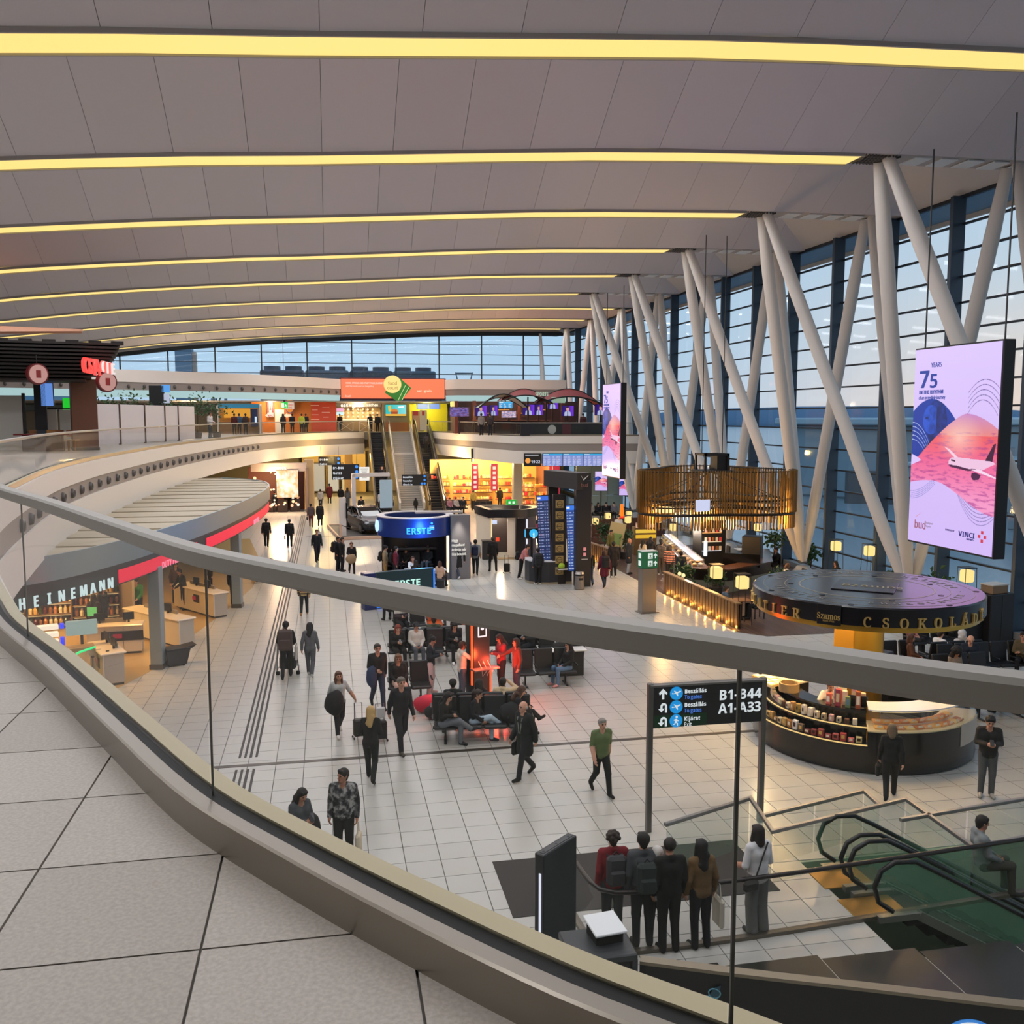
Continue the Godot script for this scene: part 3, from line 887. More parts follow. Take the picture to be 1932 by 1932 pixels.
func led_screens() -> void:
	var im := poster()
	var pm := picture(im,1.0)
	var words := ["large hanging portrait advertising screen nearest the camera at the right, aircraft over pink clouds","smaller-looking hanging portrait advertising screen beside the sports bar, aircraft over pink clouds"]
	var i := 0
	for q in [[-24.65,2.0],[-58.5,2.0]]:
		var t := thing("advertising_screen",words[i],"advertising screen",V(17.9,3.9,q[0]),0.0,"hanging advertising screens")
		bx(t,"housing",V(0.2,2.97,0),V(0.36,6.0,3.94),mat("0b0b0e",0.4),0.02)
		var b := Mb.new()
		b.uvquad(V(0,5.92,-1.92),V(0,5.92,1.92),V(0,0.03,1.92),V(0,0.03,-1.92),Vector3.LEFT)
		put(t,"screen",b.mesh(),pm)
		area("screen_light",V(17.78,6.9,q[0]),Vector3.LEFT,3.8,5.8,0.14,"d8a8f0")
		var ink := glow("1d3f9e",0.9)
		var rt := -PI*0.5
		txt(t,"letter","7",0.52,ink,V(-0.01,5.0,-1.42),rt,0.01,"Droid Sans Bold",1.25)
		txt(t,"letter","5",0.42,ink,V(-0.01,4.94,-0.95),rt,0.01,"Droid Sans Bold",1.25)
		txt(t,"lettering","YEARS",0.13,ink,V(-0.01,5.42,-0.86),rt,0.01)
		txt(t,"lettering","IN THE RHYTHM",0.11,ink,V(-0.01,4.62,-1.66),rt,0.01,"Droid Sans Bold",1.0,0)
		txt(t,"lettering","of an incredible journey",0.1,ink,V(-0.01,4.45,-1.66),rt,0.01,"Droid Sans",0.85,0)
		txt(t,"lettering","bud",0.24,glow("a05a6e",0.8),V(-0.01,0.56,-1.62),rt,0.01,"Droid Sans",1.0,0)
		txt(t,"lettering","Budapest",0.06,glow("b09ac0",0.8),V(-0.01,0.66,-1.06),rt,0.01,"Droid Sans",1.0,0)
		txt(t,"lettering","Airport",0.06,glow("b09ac0",0.8),V(-0.01,0.56,-1.06),rt,0.01,"Droid Sans",1.0,0)
		txt(t,"lettering","POWERED BY",0.05,glow("5a4a8a",0.8),V(-0.01,0.56,0.1),rt,0.01)
		txt(t,"lettering","VINCI",0.15,glow("2a2a80",0.8),V(-0.01,0.52,0.85),rt,0.01,"Droid Sans Bold",1.2)
		txt(t,"lettering","AIRPORTS",0.05,glow("2a2a80",0.8),V(-0.01,0.4,1.0),rt,0.01)
		var m := Mb.new()
		m.tri(V(-0.012,1.02,-1.75),V(-0.012,0.84,-1.6),V(-0.012,0.78,-1.55),Vector3.LEFT); m.tri(V(-0.012,0.78,-1.58),V(-0.012,0.82,-1.48),V(-0.012,0.98,-1.22),Vector3.LEFT)
		put(t,"wing_mark",m.mesh(),glow("d2744e",0.9))
		for k in 4: bx(t,"red_square",V(-0.01,0.54+[0.12,0,-0.12,0][k],1.5+[0,0.12,0,-0.12][k]),V(0.01,0.09,0.09),glow("d03048",0.9),0.0)
		for sg: float in [-1.0,1.0]: tubep(t,"cable",[V(0.2,5.95,sg*1.75),V(0.2,11.9,sg*1.75)],0.025,mat("3a3a3c",0.5),5)
		i += 1
func arrow_up(h: float) -> PackedVector2Array:
	return PackedVector2Array([Vector2(-0.1,-0.5)*h,Vector2(0.1,-0.5)*h,Vector2(0.1,0.1)*h,Vector2(0.34,-0.08)*h,Vector2(0.4,0.1)*h,Vector2(0,0.5)*h,Vector2(-0.4,0.1)*h,Vector2(-0.34,-0.08)*h,Vector2(-0.1,0.1)*h])
func u_turn(h: float) -> PackedVector2Array:
	var p := PackedVector2Array()
	p.append(Vector2(0.42,-0.5)*h)
	for i in 9: p.append(Vector2(0.08+0.34*cos(PI*i/8.0),0.12+0.34*sin(PI*i/8.0))*h)
	p.append_array([Vector2(-0.26,-0.1)*h,Vector2(-0.48,-0.1)*h,Vector2(-0.17,-0.45)*h,Vector2(0.14,-0.1)*h,Vector2(-0.06,-0.1)*h])
	for i in 9: p.append(Vector2(0.08 - 0.14*cos(PI*i/8.0),0.12+0.14*sin(PI*i/8.0))*h)
	p.append(Vector2(0.22,-0.5)*h)
	return p
func jet(h: float) -> PackedVector2Array:
	var q := [[-0.5,-0.02],[-0.44,-0.06],[-0.2,-0.02],[-0.1,0.0],[0.1,-0.28],[0.18,-0.26],[0.12,0.04],[0.36,0.12],[0.5,0.2],[0.44,0.26],[0.3,0.24],[0.06,0.14],[-0.22,0.3],[-0.28,0.27],[-0.12,0.07],[-0.36,0.0],[-0.46,0.08]]
	var p := PackedVector2Array()
	for a in q: p.append(Vector2(a[0],a[1])*h)
	return p
func runner(h: float) -> PackedVector2Array:
	var q := [[-0.1,0.2],[0.1,0.22],[0.16,0.05],[0.3,0.02],[0.3,-0.04],[0.1,-0.02],[0.05,-0.15],[0.2,-0.25],[0.2,-0.5],[0.12,-0.5],[0.1,-0.3],[-0.05,-0.18],[-0.12,-0.38],[-0.32,-0.4],[-0.32,-0.33],[-0.18,-0.3],[-0.08,0.05],[-0.22,0.02],[-0.26,0.1]]
	var p := PackedVector2Array()
	for a in q: p.append(Vector2(a[0],a[1])*h)
	return p
func icon(parent: Node,called: String,poly: PackedVector2Array,at: Vector3,turn: float,m: Material,d := 0.012) -> MeshInstance3D:
	var b := Mb.new(); b.ext(poly,Transform3D(),d)
	return put(parent,called,b.mesh(),m,at,turn)
func disc(parent: Node,called: String,r: float,at: Vector3,turn: float,m: Material,d := 0.012,k := 24) -> MeshInstance3D:
	var p := PackedVector2Array()
	for i in k: p.append(Vector2(cos(TAU*i/k),sin(TAU*i/k))*r)
	return icon(parent,called,p,at,turn,m,d)
func way_sign() -> void:
	var t := thing("direction_sign","black gate direction sign reading B1-B44 and A1-A33 on two tall grey posts","sign",V(6.93,0,-16.3))
	var post := mat("6a6763",0.4,0.5)
	for sg: float in [-1.0,1.0]: bx(t,"post",V(sg*1.13,1.43,0),V(0.1,2.86,0.12),post,0.012)
	bx(t,"panel",V(0,2.4,0),V(2.16,0.78,0.1),mat("1d1d1f",0.45),0.01)
	bx(t,"top_cap",V(0,2.815,0),V(2.3,0.05,0.14),mat("7d7a76",0.35,0.5),0.01)
	bx(t,"exit_band",V(-0.55,2.135,0.052),V(1.04,0.24,0.006),mat("0c3a1c",0.5),0.0)
	var wh := glow("e9f1f4",0.85); var bl := glow("19a0f0",0.8); var sb := glow("4f86e8",0.8)
	var ys := [2.66,2.4,2.135]
	for i in 3:
		var y: float = ys[i]
		icon(t,"arrow",arrow_up(0.2) if i == 0 else u_turn(0.19),V(-0.9,y,0.058),0,wh)
		disc(t,"symbol_disc",0.125,V(-0.64,y,0.056),0,bl)
		icon(t,"symbol",jet(0.18) if i < 2 else runner(0.18),V(-0.64,y,0.066),0,wh,0.008)
		if i == 2: disc(t,"symbol_head",0.022,V(-0.63,y+0.075,0.066),0,wh,0.008,10)
		txt(t,"lettering",["Beszállás","Beszállás","Kijárat"][i],0.075,wh,V(-0.48,y+0.025,0.056),0,0.01,"Droid Sans Bold",0.95,0)
		txt(t,"lettering",["To gates","To gates","Exit"][i],0.07,sb if i < 2 else wh,V(-0.48,y - 0.085,0.056),0,0.01,"Droid Sans",0.95,0)
	txt(t,"lettering","B1-B44",0.19,wh,V(0.2,2.57,0.056),0,0.01,"Droid Sans Bold",1.0,0)
	txt(t,"lettering","A1-A33",0.19,wh,V(0.2,2.31,0.056),0,0.01,"Droid Sans Bold",1.0,0)
func cash_machine() -> void:
	var t := thing("cash_machine","dark grey cash machine with yellow ATM label and blue round badge under a white lid","cash machine",V(2.97,0,-10.02))
	var g := mat("3c4043",0.45,0.2)
	var b := Mb.new()
	b.box(V(0.02,0.82,-0.03),V(0.62,1.62,0.52),Basis(),0.02)
	put(t,"body",b.mesh(),mat("232426",0.5))
	b = Mb.new()
	b.box(V(0,1.66,-0.02),V(0.78,0.09,0.64),Basis(),0.015)
	for sg: float in [-1.0,1.0]: b.box(V(sg*0.36,0.83,0.25),V(0.07,1.62,0.09),Basis(),0.012)
	b.box(V(-0.36,0.83,-0.26),V(0.07,1.62,0.09),Basis(),0.012)
	put(t,"frame",b.mesh(),g)
	bx(t,"riser",V(0.12,1.76,-0.12),V(0.34,0.16,0.34),mat("141415",0.6),0.02,0.12)
	var lid := bx(t,"white_lid",V(0.12,1.86,-0.12),V(0.4,0.03,0.42),mat("e9eef0",0.3),0.008,0.12)
	lid.rotation.x = 0.1
	bx(t,"front_panel",V(0.02,0.85,0.245),V(0.64,1.5,0.02),mat("1d1d1e",0.45),0.005)
	bx(t,"yellow_label",V(0.02,1.36,0.262),V(0.62,0.17,0.012),mat("eab01c",0.5),0.004)
	txt(t,"lettering","ATM",0.1,mat("171717",0.6),V(0.17,1.31,0.27),0,0.008,"Droid Sans Bold",1.1)
	disc(t,"badge_rim",0.128,V(-0.16,1.36,0.272),0,mat("e8e8e8",0.5))
	disc(t,"badge",0.118,V(-0.16,1.36,0.28),0,mat("1d3f8f",0.5))
	icon(t,"badge_diamond",PackedVector2Array([Vector2(-0.1,0),Vector2(0,-0.05),Vector2(0.1,0),Vector2(0,0.06)]),V(-0.16,1.375,0.288),0,mat("eef0f2",0.5))
	icon(t,"badge_chevron",PackedVector2Array([Vector2(-0.1,0),Vector2(0,-0.045),Vector2(0.1,0),Vector2(0.1,-0.02),Vector2(0,-0.065),Vector2(-0.1,-0.02)]),V(-0.16,1.36,0.288),0,mat("eef0f2",0.5))
	txt(t,"lettering","euronet",0.022,mat("1d3f8f",0.5),V(-0.16,1.367,0.296),0,0.006)
	txt(t,"lettering","EUR",0.085,mat("d9dadb",0.5),V(0.17,1.15,0.262),0,0.008,"Droid Sans Bold",1.1)
	txt(t,"lettering","HUF",0.085,mat("d9dadb",0.5),V(0.17,1.02,0.262),0,0.008,"Droid Sans Bold",1.1)
	# slim dark totem behind it
	var p := thing("display_totem","tall slim dark grey totem with a white light line, seen from behind the cash machine","display",V(2.86,0,-11.62),deg_to_rad(41.0))
	bx(p,"body",V(0,1.09,0),V(0.76,2.18,0.15),mat("26282a",0.45),0.012)
	bx(p,"light_line",V(-0.385,1.25,0.02),V(0.012,1.35,0.03),glow("e6ecff",1.0),0.0)
	for i in 3: disc(p,"screw_cap",0.018,V(-0.28+i*0.28,2.183,0),0,mat("0b0b0b",0.5),0.006,10).rotation.x = -PI/2
	bx(p,"top_inlay",V(0,2.181,0),V(0.66,0.006,0.07),mat("3a3d40",0.4,0.3),0.0)
	# curved black advertising wall beside it
	var a := thing("advertising_wall","low curved black advertising wall with a blue-lit clock and a glassy blue figure","advertising wall")
	var w := spline([V(3.43,0,-9.86),V(4.47,0,-9.4),V(5.8,0,-8.85),V(7.15,0,-8.28),V(9.2,0,-7.5)],0.3)
	b = Mb.new(); b.sweep(w,[Vector2(-0.02,0.0),Vector2(0.02,0.0),Vector2(0.02,1.5),Vector2(-0.02,1.5)])
	put(a,"panel",b.mesh(),mat("1b1a1a",0.5))
	b = Mb.new(); b.sweep(w,[Vector2(-0.1,1.5),Vector2(0.03,1.5),Vector2(0.03,1.54),Vector2(-0.1,1.54)])
	put(a,"steel_cap",b.mesh(),mat("8d8370",0.4,0.5))
	var face := -0.4
	var n := V(sin(face),0,cos(face))
	var cl := V(6.72,1.02,-8.47)+n*0.03
	b = Mb.new()
	for i in 32:
		pass
	for q in [[0.31,0.27,"3a86d8",0.9,0.0],[0.28,0.245,"f2f6fa",0.9,0.012]]:
		var r := PackedVector2Array()
		var ring := Mb.new()
		for i in 32:
			var c0 := Vector2(cos(TAU*i/32),sin(TAU*i/32)); var c1 := Vector2(cos(TAU*(i+1)/32),sin(TAU*(i+1)/32))
			ring.quad(V(c0.x,c0.y,0)*q[0],V(c1.x,c1.y,0)*q[0],V(c1.x,c1.y,0)*q[1],V(c0.x,c0.y,0)*q[1],Vector3.BACK)
		put(a,"clock_ring",ring.mesh(),glow(q[2],q[3]),cl+n*(0.006+q[4]),face)
	disc(a,"clock_face",0.25,cl+n*0.004,face,mat("4a4644",0.5))
	bx(a,"clock_hand",cl+n*0.02+V(0,0.09,0),V(0.02,0.16,0.006),mat("d8d4cc",0.5),0.0,face)
	var f2 := -0.43
	var fn := V(sin(f2),0,cos(f2))
	var fp := V(4.12,0.98,-9.54)+fn*0.03
	var ice := mat("6fb4cc",0.3)
	for q in [[0.0,0.0,0.13],[0.03,0.17,0.085],[0.09,0.3,0.055]]:
		var rg := Mb.new()
		var pts := []
		for i in 17: pts.append(V(q[0]+cos(TAU*i/16)*q[2]*1.2,q[1]+sin(TAU*i/16)*q[2],0))
		rg.tube(pts,0.008,5); put(a,"figure_line",rg.mesh(),ice,fp,f2)
	icon(a,"figure_fill",PackedVector2Array([Vector2(-0.1,-0.3),Vector2(0.12,-0.3),Vector2(0.16,-0.05),Vector2(0.12,0.18),Vector2(0.16,0.4),Vector2(0.08,0.36),Vector2(0.0,0.2),Vector2(-0.12,0.05)]),fp,f2,mat("2a5566",0.35),0.006)
func stairwell() -> void:
	var green := glass("6fae8c",0.28,0.35)
	var gr := mat("8b8a87",0.4,0.4)
	var t := thing("balustrade","zigzag green glass balustrade with square grey handrails around the stairwell","balustrade")
	for run in [[V(5.49,0,-14.59),V(7.4,0,-15.36),V(7.16,0,-14.0),V(10.14,0,-14.78),V(10.06,0,-12.85),V(11.8,0,-13.1)],[V(7.27,0,-14.6),V(9.6,0,-15.26),V(9.52,0,-14.62)],[V(9.52,0,-14.0),V(12.4,0,-14.4),V(15.0,0,-14.8)]]:
		var b := Mb.new()
		b.sweep(PackedVector3Array(run),[Vector2(-0.03,0.88),Vector2(0.03,0.88),Vector2(0.035,0.89),Vector2(0.035,0.93),Vector2(0.03,0.94),Vector2(-0.03,0.94),Vector2(-0.035,0.93),Vector2(-0.035,0.89)])
		put(t,"handrail",b.mesh(),gr)
		for i in run.size() - 1:
			var p: Vector3 = run[i]; var q: Vector3 = run[i+1]
			var n := maxi(1,int(round(p.distance_to(q)/1.6)))
			for k in n:
				var a := p.lerp(q,(k+0.015)/n); var c := p.lerp(q,(k+0.985)/n)
				var m := Mb.new(); m.quad(a+V(0,0.0,0),c,c+V(0,0.88,0),a+V(0,0.88,0),(q - p).cross(Vector3.UP))
				put(t,"glass_pane",m.mesh(),green)
	# dark-railed clear glass in front
	var d := thing("balustrade","clear glass balustrade with a dark round handrail in front of the queueing passengers","balustrade")
	var path := spline([V(3.62,0,-14.1),V(3.68,0,-12.95),V(3.78,0,-12.62),V(4.1,0,-12.47),V(5.9,0,-12.5),V(8.2,0,-12.66),V(11.4,0,-12.92)],0.25)
	var hr := []
	for v in path: hr.append(v+V(0,0.94,0))
	var b := Mb.new(); b.tube(hr,0.036,10); put(d,"handrail",b.mesh(),mat("251f1d",0.35))
	for k in range(0,path.size() - 6,6):
		var m := Mb.new(); m.sweep(path.slice(k,k+7),[Vector2(0,0.02),Vector2(0,0.92)],false); put(d,"glass_pane",m.mesh(),glass("55625a",0.12,0.3))
	b = Mb.new(); b.sweep(path,[Vector2(-0.05,0),Vector2(0.05,0),Vector2(0.05,0.06),Vector2(-0.05,0.06)]); put(d,"base_channel",b.mesh(),mat("6d675c",0.35,0.6))
	# floor plates before the wall
	for i in 6: tag(bx(self,"steel_plate",V(4.6+i*1.5,0.006,-10.9+i*0.1),V(1.48,0.012,2.2),mat("3f403c",0.28,0.5),0.004),["dark steel floor plate behind the cash machine","second dark steel floor plate from the cash machine","third dark steel floor plate from the cash machine","fourth dark steel floor plate from the cash machine","fifth dark steel floor plate from the cash machine","last dark steel floor plate towards the right edge"][i],"floor plate","steel floor plates")
	# two escalators going down to the right
	var well := Mb.new()
	for q in [[V(12.5,-2.5,-14.62),V(9.0,5.0,0.06)],[V(12.5,-2.5,-11.38),V(9.0,5.0,0.06)],[V(7.97,-2.5,-13),V(0.06,5.0,3.2)]]: well.box(q[0],q[1])
	well.box(V(12.5,-5.0,-13),V(9,0.1,3.3))
	struct("wall_stairwell",well.mesh(),mat("9aa890",0.6))
	var names := ["descending escalator farther from the dark handrail in the stairwell","descending escalator nearer the dark handrail in the stairwell"]
	for i in 2:
		var z := -13.95+i*0.98
		var e := thing("escalator",names[i],"escalator",V(7.95,0,z),0.0,"descending escalators")
		bx(e,"comb_plate",V(0.45,0.0,0),V(0.9,0.03,0.62),mat("b08b45",0.35,0.7),0.004)
		for s in 16: bx(e,"step",V(1.05+s*0.36,-0.1 - s*0.2,0),V(0.38,0.2,0.6),mat("2f2e2c" if s % 2 else "353432",0.5,0.3),0.006)
		for sg: float in [-1.0,1.0]:
			var zz := sg*0.37
			var pts := [V(0.55,0.12,zz),V(0.3,0.3,zz),V(0.22,0.55,zz),V(0.32,0.8,zz),V(0.55,0.92,zz),V(0.9,0.9,zz)]
			for s in 9: pts.append(V(1.25+s*0.65,0.72 - s*0.365,zz))
			tubep(e,"handrail",pts,0.04,mat("141416",0.35),8)
			var m := Mb.new()
			for s in pts.size() - 1:
				if s < 4: continue
				var a: Vector3 = pts[s]; var c: Vector3 = pts[s+1]
				m.quad(a,c,c - V(0,0.85,0),a - V(0,0.85,0),Vector3.BACK)
			m.quad(pts[4],pts[3],pts[1],V(0.55,0.07,zz),Vector3.BACK)
			put(e,"glass_side",m.mesh(),green)
			var sk := Mb.new(); sk.bar(V(0.3,0.02,zz),V(1.0,0.02,zz),0.1,0.1); sk.bar(V(1.0,0.02,zz),V(6.8,-3.24,zz),0.1,0.14); put(e,"skirt",sk.mesh(),mat("8d8f88",0.35,0.6))
func choc_kiosk() -> void:
	var c := V(12.62,0,-20.33)
	var K := V(0.93,1.0,0.93)
	var f := 122.2
	var blk := mat("121113",0.18)
	var gold := mat("c39a3c",0.28,0.9)
	var t := thing("chocolate_kiosk","round black chocolate kiosk with a broad disc roof, gold column and gold CSOKOLÁDÉ letters","kiosk",c)
	t.scale = K
	put(t,"base_wall",arcwall(Vector3.ZERO,2.6,2.72,0.06,0.6,f - 185,f+120,48).mesh(),blk)
	put(t,"plinth",arcwall(Vector3.ZERO,2.5,2.66,0.0,0.06,f - 185,f+120,48).mesh(),mat("2a2a2c",0.4))
	# left: two stepped shelves
	put(t,"shelf",arcwall(Vector3.ZERO,2.28,2.74,0.6,0.63,f - 4,f+118,32).mesh(),mat("1c1a1a",0.3))
	put(t,"back_panel",arcwall(Vector3.ZERO,2.26,2.3,0.63,0.92,f - 4,f+118,32).mesh(),blk)
	put(t,"shelf",arcwall(Vector3.ZERO,1.98,2.46,0.92,0.95,f - 4,f+118,32).mesh(),mat("1c1a1a",0.3))
	put(t,"back_panel",arcwall(Vector3.ZERO,1.96,2.0,0.95,1.2,f - 4,f+118,32).mesh(),blk)
	put(t,"counter_top",arcwall(Vector3.ZERO,1.6,2.1,1.2,1.24,f - 4,f+118,32).mesh(),mat("161516",0.2))
	for q in [[2.75,0.64],[2.47,0.96]]: put(t,"shelf_light",arcwall(Vector3.ZERO,q[0] - 0.02,q[0],q[1],q[1]+0.025,f - 4,f+100,32).mesh(),glow("ffd88a",0.9))
	# right: glass display case
	put(t,"case_wall",arcwall(Vector3.ZERO,2.6,2.72,0.6,0.95,f - 120,f - 4,32).mesh(),blk)
	put(t,"case_floor",arcwall(Vector3.ZERO,1.9,2.7,0.95,0.98,f - 90,f - 4,32).mesh(),mat("e8d8a8",0.4))
	var gl := Mb.new(); gl.lathe([Vector2(2.7,0.98),Vector2(2.6,1.4)],32,Vector3.ZERO,deg_to_rad(f - 90),deg_to_rad(f - 4))
	put(t,"case_glass",gl.mesh(),glass("f2efe0",0.06))
	put(t,"case_top",arcwall(Vector3.ZERO,1.9,2.62,1.4,1.43,f - 90,f - 4,32).mesh(),mat("cfd6e0",0.15))
	put(t,"case_light",arcwall(Vector3.ZERO,2.5,2.56,1.37,1.395,f - 88,f - 6,32).mesh(),glow("ffe2a0",1.0))
	put(t,"poster_panel",arcwall(Vector3.ZERO,2.72,2.735,0.5,1.0,f - 80,f - 56,10).mesh(),mat("a8a39a",0.3))
	# roof
	var rc := V(0,0,0)
	var m := Mb.new()
	m.lathe([Vector2(0,3.72),Vector2(2.78,3.72),Vector2(2.82,3.69),Vector2(2.82,3.3),Vector2(2.4,3.26),Vector2(0,3.26)],72)
	put(t,"roof_disc",m.mesh(),mat("17161a",0.22))
	put(t,"gold_rim",arcwall(Vector3.ZERO,2.5,2.72,3.17,3.29,0,360,72).mesh(),mat("d8ab4e",0.3,0.8))
	put(t,"rim_light",arcwall(Vector3.ZERO,2.44,2.5,3.16,3.2,0,360,72).mesh(),glow("ffcf80",0.9))
	for q in [[1.62,1.66],[2.0,2.015],[2.55,2.56]]: put(t,"printed_ring",arcwall(Vector3.ZERO,q[0],q[1],3.72,3.724,0,360,64).mesh(),mat("8a8068",0.35))
	put(t,"roof_tray",bxm(V(1.5,0.03,1.5),0.01),mat("26262c",0.3),V(0,3.735,0),0.9)
	txt(t,"lettering","Szamos",0.3,mat("9a8f70",0.4),V(0.1,3.755,0.15),-0.6,0.006,"Droid Serif").rotation.x = -PI/2
	for i in 14:
		var a := TAU*i/14.0
		disc(t,"roof_light",0.07,V(cos(a),0,sin(a))*(2.62 if i % 2 else 1.85)+V(0,3.725,0),0,mat("09090a",0.4),0.008,12).rotation.x = -PI/2
	ringtext(t,"CHOCOLATIER · PRÉMIUM · CHOCOLATIER · PRÉMIUM · ",V(0,3.725,0),2.24,0.16,f,7.5,mat("8f8a80",0.4),"Droid Serif",0.005,true)
	var lg := mat("cfae6a",0.35,0.6)
	ringtext(t,"CSOKOLÁDÉ",V(0,3.5,0),2.84,0.21,f - 34.4,8.2,lg)
	ringtext(t,"CHOCOLATIER",V(0,3.5,0),2.84,0.21,f+70.0,7.5,lg)
	var a := deg_to_rad(f+15.3)
	var d := V(cos(a),0,sin(a))
	bx(t,"name_plate",d*2.87+V(0,3.5,0),V(0.56,0.46,0.06),mat("141316",0.3),0.01,PI/2 - a)
	txt(t,"lettering","Szamos",0.13,lg,d*2.905+V(0,3.46,0),PI/2 - a,0.012,"Droid Serif Bold",0.8)
	txt(t,"lettering","MARCIPÁN",0.04,lg,d*2.905+V(0,3.36,0),PI/2 - a,0.01)
	# gold column,its panel and notices
	m = Mb.new(); m.lathe([Vector2(0.52,0),Vector2(0.52,3.26)],28)
	put(t,"column",m.mesh(),gold,V(0.1,0,-0.2))
	var fd := V(cos(deg_to_rad(f+12)),0,sin(deg_to_rad(f+12)))
	bx(t,"column_panel",V(0.1,1.63,-0.2)+fd*0.42 - V(0.3,0,0.2),V(0.5,3.2,0.1),mat("b98a34",0.35,0.7),0.01,deg_to_rad(90 - f - 12))
	txt(t,"lettering","Szamos",0.15,lg,V(0.1,2.85,-0.2)+fd*0.49 - V(0.3,0,0.2),deg_to_rad(90 - f - 12),0.02,"Droid Serif Bold",0.8)
	for i in 2: bx(t,"notice",V(0.1,1.75 - i*0.42,-0.2)+fd*0.49 - V(0.3,0,0.2),V(0.26,0.3,0.015),mat("d9cfb0",0.5),0.004,deg_to_rad(90 - f - 12))
	bx(t,"back_cabinet",V(0.9,0.8,-1.5),V(2.6,1.6,0.5),mat("151416",0.4),0.02,0.5)
	bx(t,"side_cabinet",V(-1.6,0.65,-1.2),V(0.5,1.3,1.4),mat("1a191a",0.4),0.02,0.3)
	bx(t,"side_top",V(-1.6,1.33,-1.2),V(0.7,0.05,1.6),mat("d9cdb4",0.4),0.01,0.3)
	for i in 6:
		var an := deg_to_rad(f - 60+i*30)
		omni("kiosk_downlight",c+V(cos(an)*1.9,3.1,sin(an)*1.9),2.2,"ffcf8c",0.12)
		disc(t,"downlight",0.08,V(cos(an)*1.9,3.25,sin(an)*1.9),0,glow("ffe6b8",1.0),0.01,12).rotation.x = PI/2
	# goods on the shelves: boxes,tins and bars,each on its own
	var pal := ["b98d5a","a08a4a","e6dfd0","efe9dc","d8c9b0","b5a98a","caa0a0","c8c0a8","5a3a2c","e8ddc8"]
	var r2 := ["e9e6e2","6a5a48","7a4038","8a3a38","9a4440","a04a48","b85a58","b04040","c46a68","d9c890","c8b070","ae8a52","8a6a42","d8c8a0","b89a60","a8763a"]
	var words := ["kraft brown gift box","olive gold gift box","white box with a dark star","white box with printed photos","small cream packet","small grey packet","pink packet","beige packet","dark chocolate box","pale packet"]
	for i in 20:
		var an := deg_to_rad(f+92 - i*4.7)
		var w: float = 0.24 if i < 8 else 0.13
		var h: float = [0.2,0.2,0.22,0.2,0.16,0.14,0.15,0.13,0.12,0.14][i % 10]
		var o := bx(self,"chocolate_box",c+K*V(cos(an)*2.24,0.95+h*0.5,sin(an)*2.24),V(w*0.75,h,0.1),mat(pal[i % 10],0.45),0.008,PI/2 - an)
		bx(o,"label_patch",V(0,0,0.052),V(w*0.3,h*0.4,0.004),mat(["4a2c1c","e8dcb8","3a3030"][i % 3],0.5),0.0)
		tag(o,"%s on the kiosk's upper shelf, %s from its left end" % [words[i % 10],ORD[i]],"box","boxes on the kiosk's upper shelf")
	for i in 26:
		var an := deg_to_rad(f+100 - i*4.0)
		var h: float = 0.1+0.04*(i % 3)+(0.08 if i in [15,16] else 0.0)
		var o := bx(self,"sweet_packet",c+K*V(cos(an)*2.52,0.63+h*0.5,sin(an)*2.52),V(0.13,h,0.09),mat(r2[i % 16],0.45),0.01,PI/2 - an)
		bx(o,"label_patch",V(0,0.01,0.047),V(0.07,h*0.45,0.004),mat(["f0e4c8","3a2018","d8b060"][i % 3],0.5),0.0)
		tag(o,"%s sweet packet on the kiosk's lower shelf, %s from its left end" % [["white","brown","dark red","rust red","red","rose","pink red","bright red","salmon","cream","tan","gold brown","brown","pale","honey","amber"][i % 16],ORD[i]],"packet","packets on the kiosk's lower shelf")
	for i in 22:
		var an := deg_to_rad(f - 10 - (i % 11)*5.4)
		var rr := 2.46 if i < 11 else 2.2
		var o := bx(self,"praline_tray",c+K*V(cos(an)*rr,1.005+(0.06 if i >= 11 else 0.0),sin(an)*rr),V(0.2,0.05,0.2),mat(["f0b858","e89a3a","d88a4a","f4cc78","c87a38","e8a860"][(i*7) % 6],0.5),0.012,PI/2 - an)
		bx(o,"price_card",V(0,0.04,0.09),V(0.1,0.05,0.006),mat("efe6cc",0.5),0.0)
		tag(o,"tray of %s sweets in the kiosk's glass case, %s row, %s from the left" % [["golden","orange","rust","yellow","brown","apricot"][(i*7) % 6],"front" if i < 11 else "back",ORD[i % 11]],"tray","sweet trays in the kiosk case")
	for i in 8:
		var an := deg_to_rad(f+22 - i*3.4)
		var h: float = 0.26+0.07*((i*3) % 4)
		var o := bx(self,"upright_box",c+K*V(cos(an)*(1.95 - 0.18*(i % 2)),1.24+h*0.5,sin(an)*(1.95 - 0.18*(i % 2))),V(0.11,h,0.09),mat(["d86a5a","e8e0d0","a83a4a","f0d8c0","7a8a5a","e0a0a0","b05a3a","e8c8a0"][i],0.45),0.008,PI/2 - an)
		bx(o,"label_patch",V(0,0,0.047),V(0.07,h*0.5,0.004),mat(["f4ecd8","6a8a9a","e8d0a0"][i % 3],0.5),0.0)
		tag(o,"tall %s gift box on the kiosk counter, %s row" % [["coral","ivory","crimson","peach","moss green","pink","brick","sand"][i],"back" if i % 2 else "front"],"box","tall boxes on the kiosk counter")
	var till := thing("till","black till screen in front of the kiosk seller","till",c+K*V(-1.05,1.24,1.55),-0.55)
	bx(till,"base",V(0,0.02,0),V(0.3,0.04,0.22),mat("151515",0.5),0.01); var scr := bx(till,"screen",V(0,0.16,0),V(0.42,0.28,0.03),mat("0e0f12",0.25),0.01); scr.rotation.x = 0.3
	var bk := thing("display_basket","wicker basket on the kiosk's left counter","basket",c+K*V(-2.0,1.24,-0.1),0.3)
